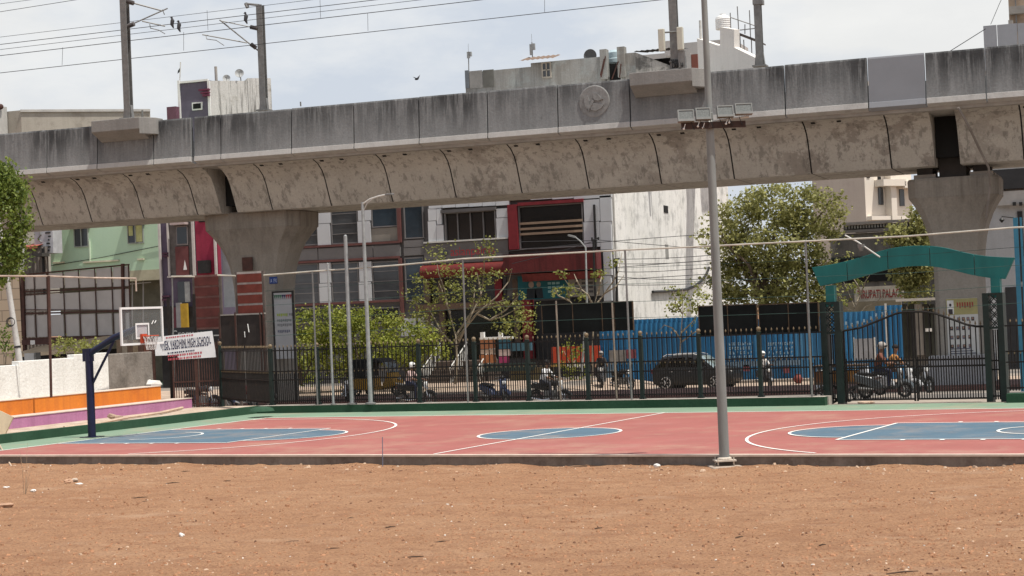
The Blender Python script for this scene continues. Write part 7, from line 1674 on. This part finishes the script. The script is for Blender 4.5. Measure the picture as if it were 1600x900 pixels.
rock('paper_scrap','white crumpled scrap beside the pair of pinkish stones','litter',124,757,-.235,.16,papr,4,sq=(1.2,.8,.25))
rock('stone','reddish brown stone at the left edge of the dirt field','stone',8,793,-.235,.22,stone_b,5,sq=(1.5,.8,.5))
rock('paper_scrap','white crumpled paper scrap lying alone in the open dirt, left of centre','litter',284,838,-.235,.09,papr,6,sq=(1,.8,.7))
rock('paper_scrap','white scrap near the left image edge','litter',10,762,-.235,.1,papr,7,sq=(1.3,.8,.3))
rock('stone','pale stone by the court edge left of the floodlight pole','stone',1026,731,-.235,.14,papr,8,sq=(1,.8,.6))
rock('rubble_heap','grey brown rubble lump beside the green kerb under the magenta step','rubble',180,657,.05,.55,mat('rubble_brown',(.36,.26,.19),var=.3,scale=6,bump=.6),9,sq=(1.1,.6,.5))
rock('rubble_heap','white rubble heap on the orange step by the grey wall','rubble',236,603,.93,.6,papr,10,sq=(1.2,.7,.6))
rock('stone','flat pale stone lying at the foot of the left gate leaf','stone',1355,631,0,.35,mat('stone_peach',(.50,.36,.26),var=.2,scale=6),11,sq=(1.3,.7,.3))
p=CT(-16.2,9.6);mb=M();mb.lathe([(.42,0),(.36,.09),(.2,.14),(.05,.15)],(G(409,640,.25).x,G(409,640,.25).y,.2),14);props(mb.build('post_footing',kerb_m,loc=tuple(G(409,640,.2)),smooth=True),'round green painted footing at the left kerb corner','footing')
a=G(10,678,.05);mb=M();q=Matrix.Rotation(R(24),3,'Y')@Matrix.Rotation(R(-12),3,'X');mb.obox((a.x-.05,a.y-.15,.33),(.5,.06,.75),Matrix.Rotation(PSI+R(10),3,'Z')@q);props(mb.build('plank',mat('plank_cream',(.56,.47,.33),var=.12,scale=5,stretch=(1,1,.2)),loc=tuple(a)),'cream wooden board leaning by the end of the magenta step','plank')
a,b_=G(18,729,-.235),G(-12,690,0);mb=M();mb.tube([a,b_+Vector((0,0,.3))],.022,6);props(mb.build('wooden_stick',mat('stick_pale',(.5,.38,.28),var=.2),loc=tuple(a)),'pale stick leaning on the court edge in the left corner','stick')
a=G(598,729,-.235);b_=W(597.5,683,a.y);mb=M();mb.tube([a,b_],.009,6);props(mb.build('marker_rod',mat('rod_blue_grey',(.15,.17,.24)),loc=tuple(a)),'thin upright bluish rod stuck in the dirt before the court edge','rod')
pts=[G(u,v,-.235) for u,v in((1180,727),(1240,727),(1300,726),(1360,724.5),(1430,722.5),(1500,724),(1560,725),(1640,723))];mb=M();mb.tube(pts,.012,5);props(mb.build('ground_cable',mat('cable_dusty',(.16,.11,.08)),loc=tuple(pts[0])),'dusty black cable lying along the court edge right of the floodlight pole','cable')
pts=[G(u,v,-.235) for u,v in((900,729),(940,730),(985,732),(1020,733),(1045,731))];mb=M();mb.tube(pts,.011,5);props(mb.build('ground_cable',mat('cable_dusty',(.16,.11,.08)),loc=tuple(pts[0])),'dark cable end lying along the court edge left of the floodlight pole','cable')
pts=[(100,668),(150,662),(200,652),(250,645),(285,637)];mb=M();q=[G(u,v,.12) for u,v in pts];mb.tube(q,.05,6);props(mb.build('bent_pipe',mat('pipe_tan',(.5,.38,.29),var=.2),loc=tuple(q[0])),'long bent tan pipe lying between magenta step and green kerb','pipe')
# sticks
rs=random.Random(77);stm=mat('twig_dark',(.075,.045,.03),var=.3,scale=9)
for k,(u,v,l,a) in enumerate(((218,778,.32,.1),(225,784.5,.12,.2),(270,755,.3,0),(290,737,.2,.1),(355,752,.16,.1),(150,802,.0,0),(455,847,.22,.3),(520,858,.2,.1),(610,824,.16,0),(690,847,.25,.2),(548,810,.1,.2),(1155,840,.12,.2),(935,826,.12,0),(1410,895,.4,.15),(1456,769,.15,.2),(1285,852,.1,.1),(1335,789,.12,.2),(645,871,.3,.05),(1000,782,.1,.3),(1545,707,0,0))):
    if l==0: continue
    p=G(u,v,-.235);d=Vector((math.cos(a+TH),math.sin(a+TH),0))*l*.5
    mb=M();mb.tube([p-d,p+Vector((0,0,.012)),p+d+Vector((0,0,.01))],[.008,.011,.005],5);ob=mb.build('twig',stm,loc=tuple(p));props(ob,'dark dry twig lying flat on the red dirt','twig','dry twigs on the dirt')
# loose grit: too many to count
def grit(name,n,seed,smin,smax,m,lab,v0=726,v1=900):
    rs=random.Random(seed);mb=M()
    oc=[(1,0,0),(0,1,0),(-1,0,0),(0,-1,0),(0,0,1)]
    for _ in range(n):
        v=v0+(v1-v0)*rs.random()**1.1;u=rs.uniform(-20,1620)
        p=G(u,v,-.235)
        if noise.noise(Vector((p.x*.5,p.y*.5,seed)))<rs.uniform(-.6,.35): continue
        s=smin+(smax-smin)*rs.random()**3.5;a=rs.random()*6.28;sx,sy,sz=rs.uniform(.6,1.6),rs.uniform(.5,1.1),rs.uniform(.35,.9)
        z=dirt_z(p.x,p.y) if E0<p.x<E1 and E2<p.y<E3 else -.29
        c,s_=math.cos(a),math.sin(a)
        pts=[]
        for x,y,zz in((1,.1,0),(.2,.9,.0),(-.9,.3,0),(-.5,-.8,0),(.6,-.7,0)):
            x,y=x*sx*s,y*sy*s;pts.append((p.x+x*c-y*s_,p.y+x*s_+y*c,z-.002))
        k=rs.uniform(.4,.8);top=[(p.x+(q[0]-p.x)*k+rs.uniform(-.2,.2)*s,p.y+(q[1]-p.y)*k,z+s*sz*rs.uniform(.7,1.1)) for q in pts]
        mb.add(pts+top,[(i,(i+1)%5,5+(i+1)%5,5+i) for i in range(5)]+[(5,6,7,8,9)])
    o=mb.build(name,m);props(o,lab,'gravel',None,'stuff')
gm1=mat('grit_pale',(.52,.38,.27),var=.3,scale=3);gm2=mat('grit_brown',(.17,.085,.05),var=.4,scale=3);gm3=mat('grit_white',(.66,.62,.56),var=.15,scale=3);gm4=mat('clod_dirt',(.36,.185,.10),var=.3,scale=3)
grit('grit',1700,1,.006,.03,gm1,'pale grit scattered over the red dirt');grit('dry_bits',2400,2,.006,.03,gm2,'dark dry leaf bits scattered over the red dirt');grit('pebbles',260,3,.006,.026,gm3,'whitish pebbles scattered over the red dirt');grit('clods',17000,4,.007,.036,gm4,'small earth clods scattered over the dirt field')

grit('edge_rubble',420,9,.012,.06,gm1,'pale crumbs and chips gathered in the dirt along the court edge',723,739)
grit('edge_chips',260,10,.010,.045,gm2,'brown chips and leaf bits gathered in the dirt along the court edge',723,740)
rock('paper_scrap','white bent scrap beside the dry weed stalks at far left','litter',52,768,-.235,.14,papr,14,sq=(1.3,.6,.3))
p=G(38,772,-.235);t=thing('dry_weed','dry brown weed stalks standing in the dirt at far left','plant',tuple(p));rs=random.Random(4)
for k in range(7):
    a=rs.uniform(0,6.28);h=rs.uniform(.25,.95) if k else 1.05;d=Vector((math.cos(a)*.16,math.sin(a)*.16,h));mb=M();mb.tube([p+Vector((math.cos(a)*.03,math.sin(a)*.03,-.01)),p+d*.5+Vector((.01,0,.04)),p+d],[.005,.004,.002],4);mb.build('stalk',mat('stalk_dry',(.30,.22,.15),var=.3,scale=9),t)
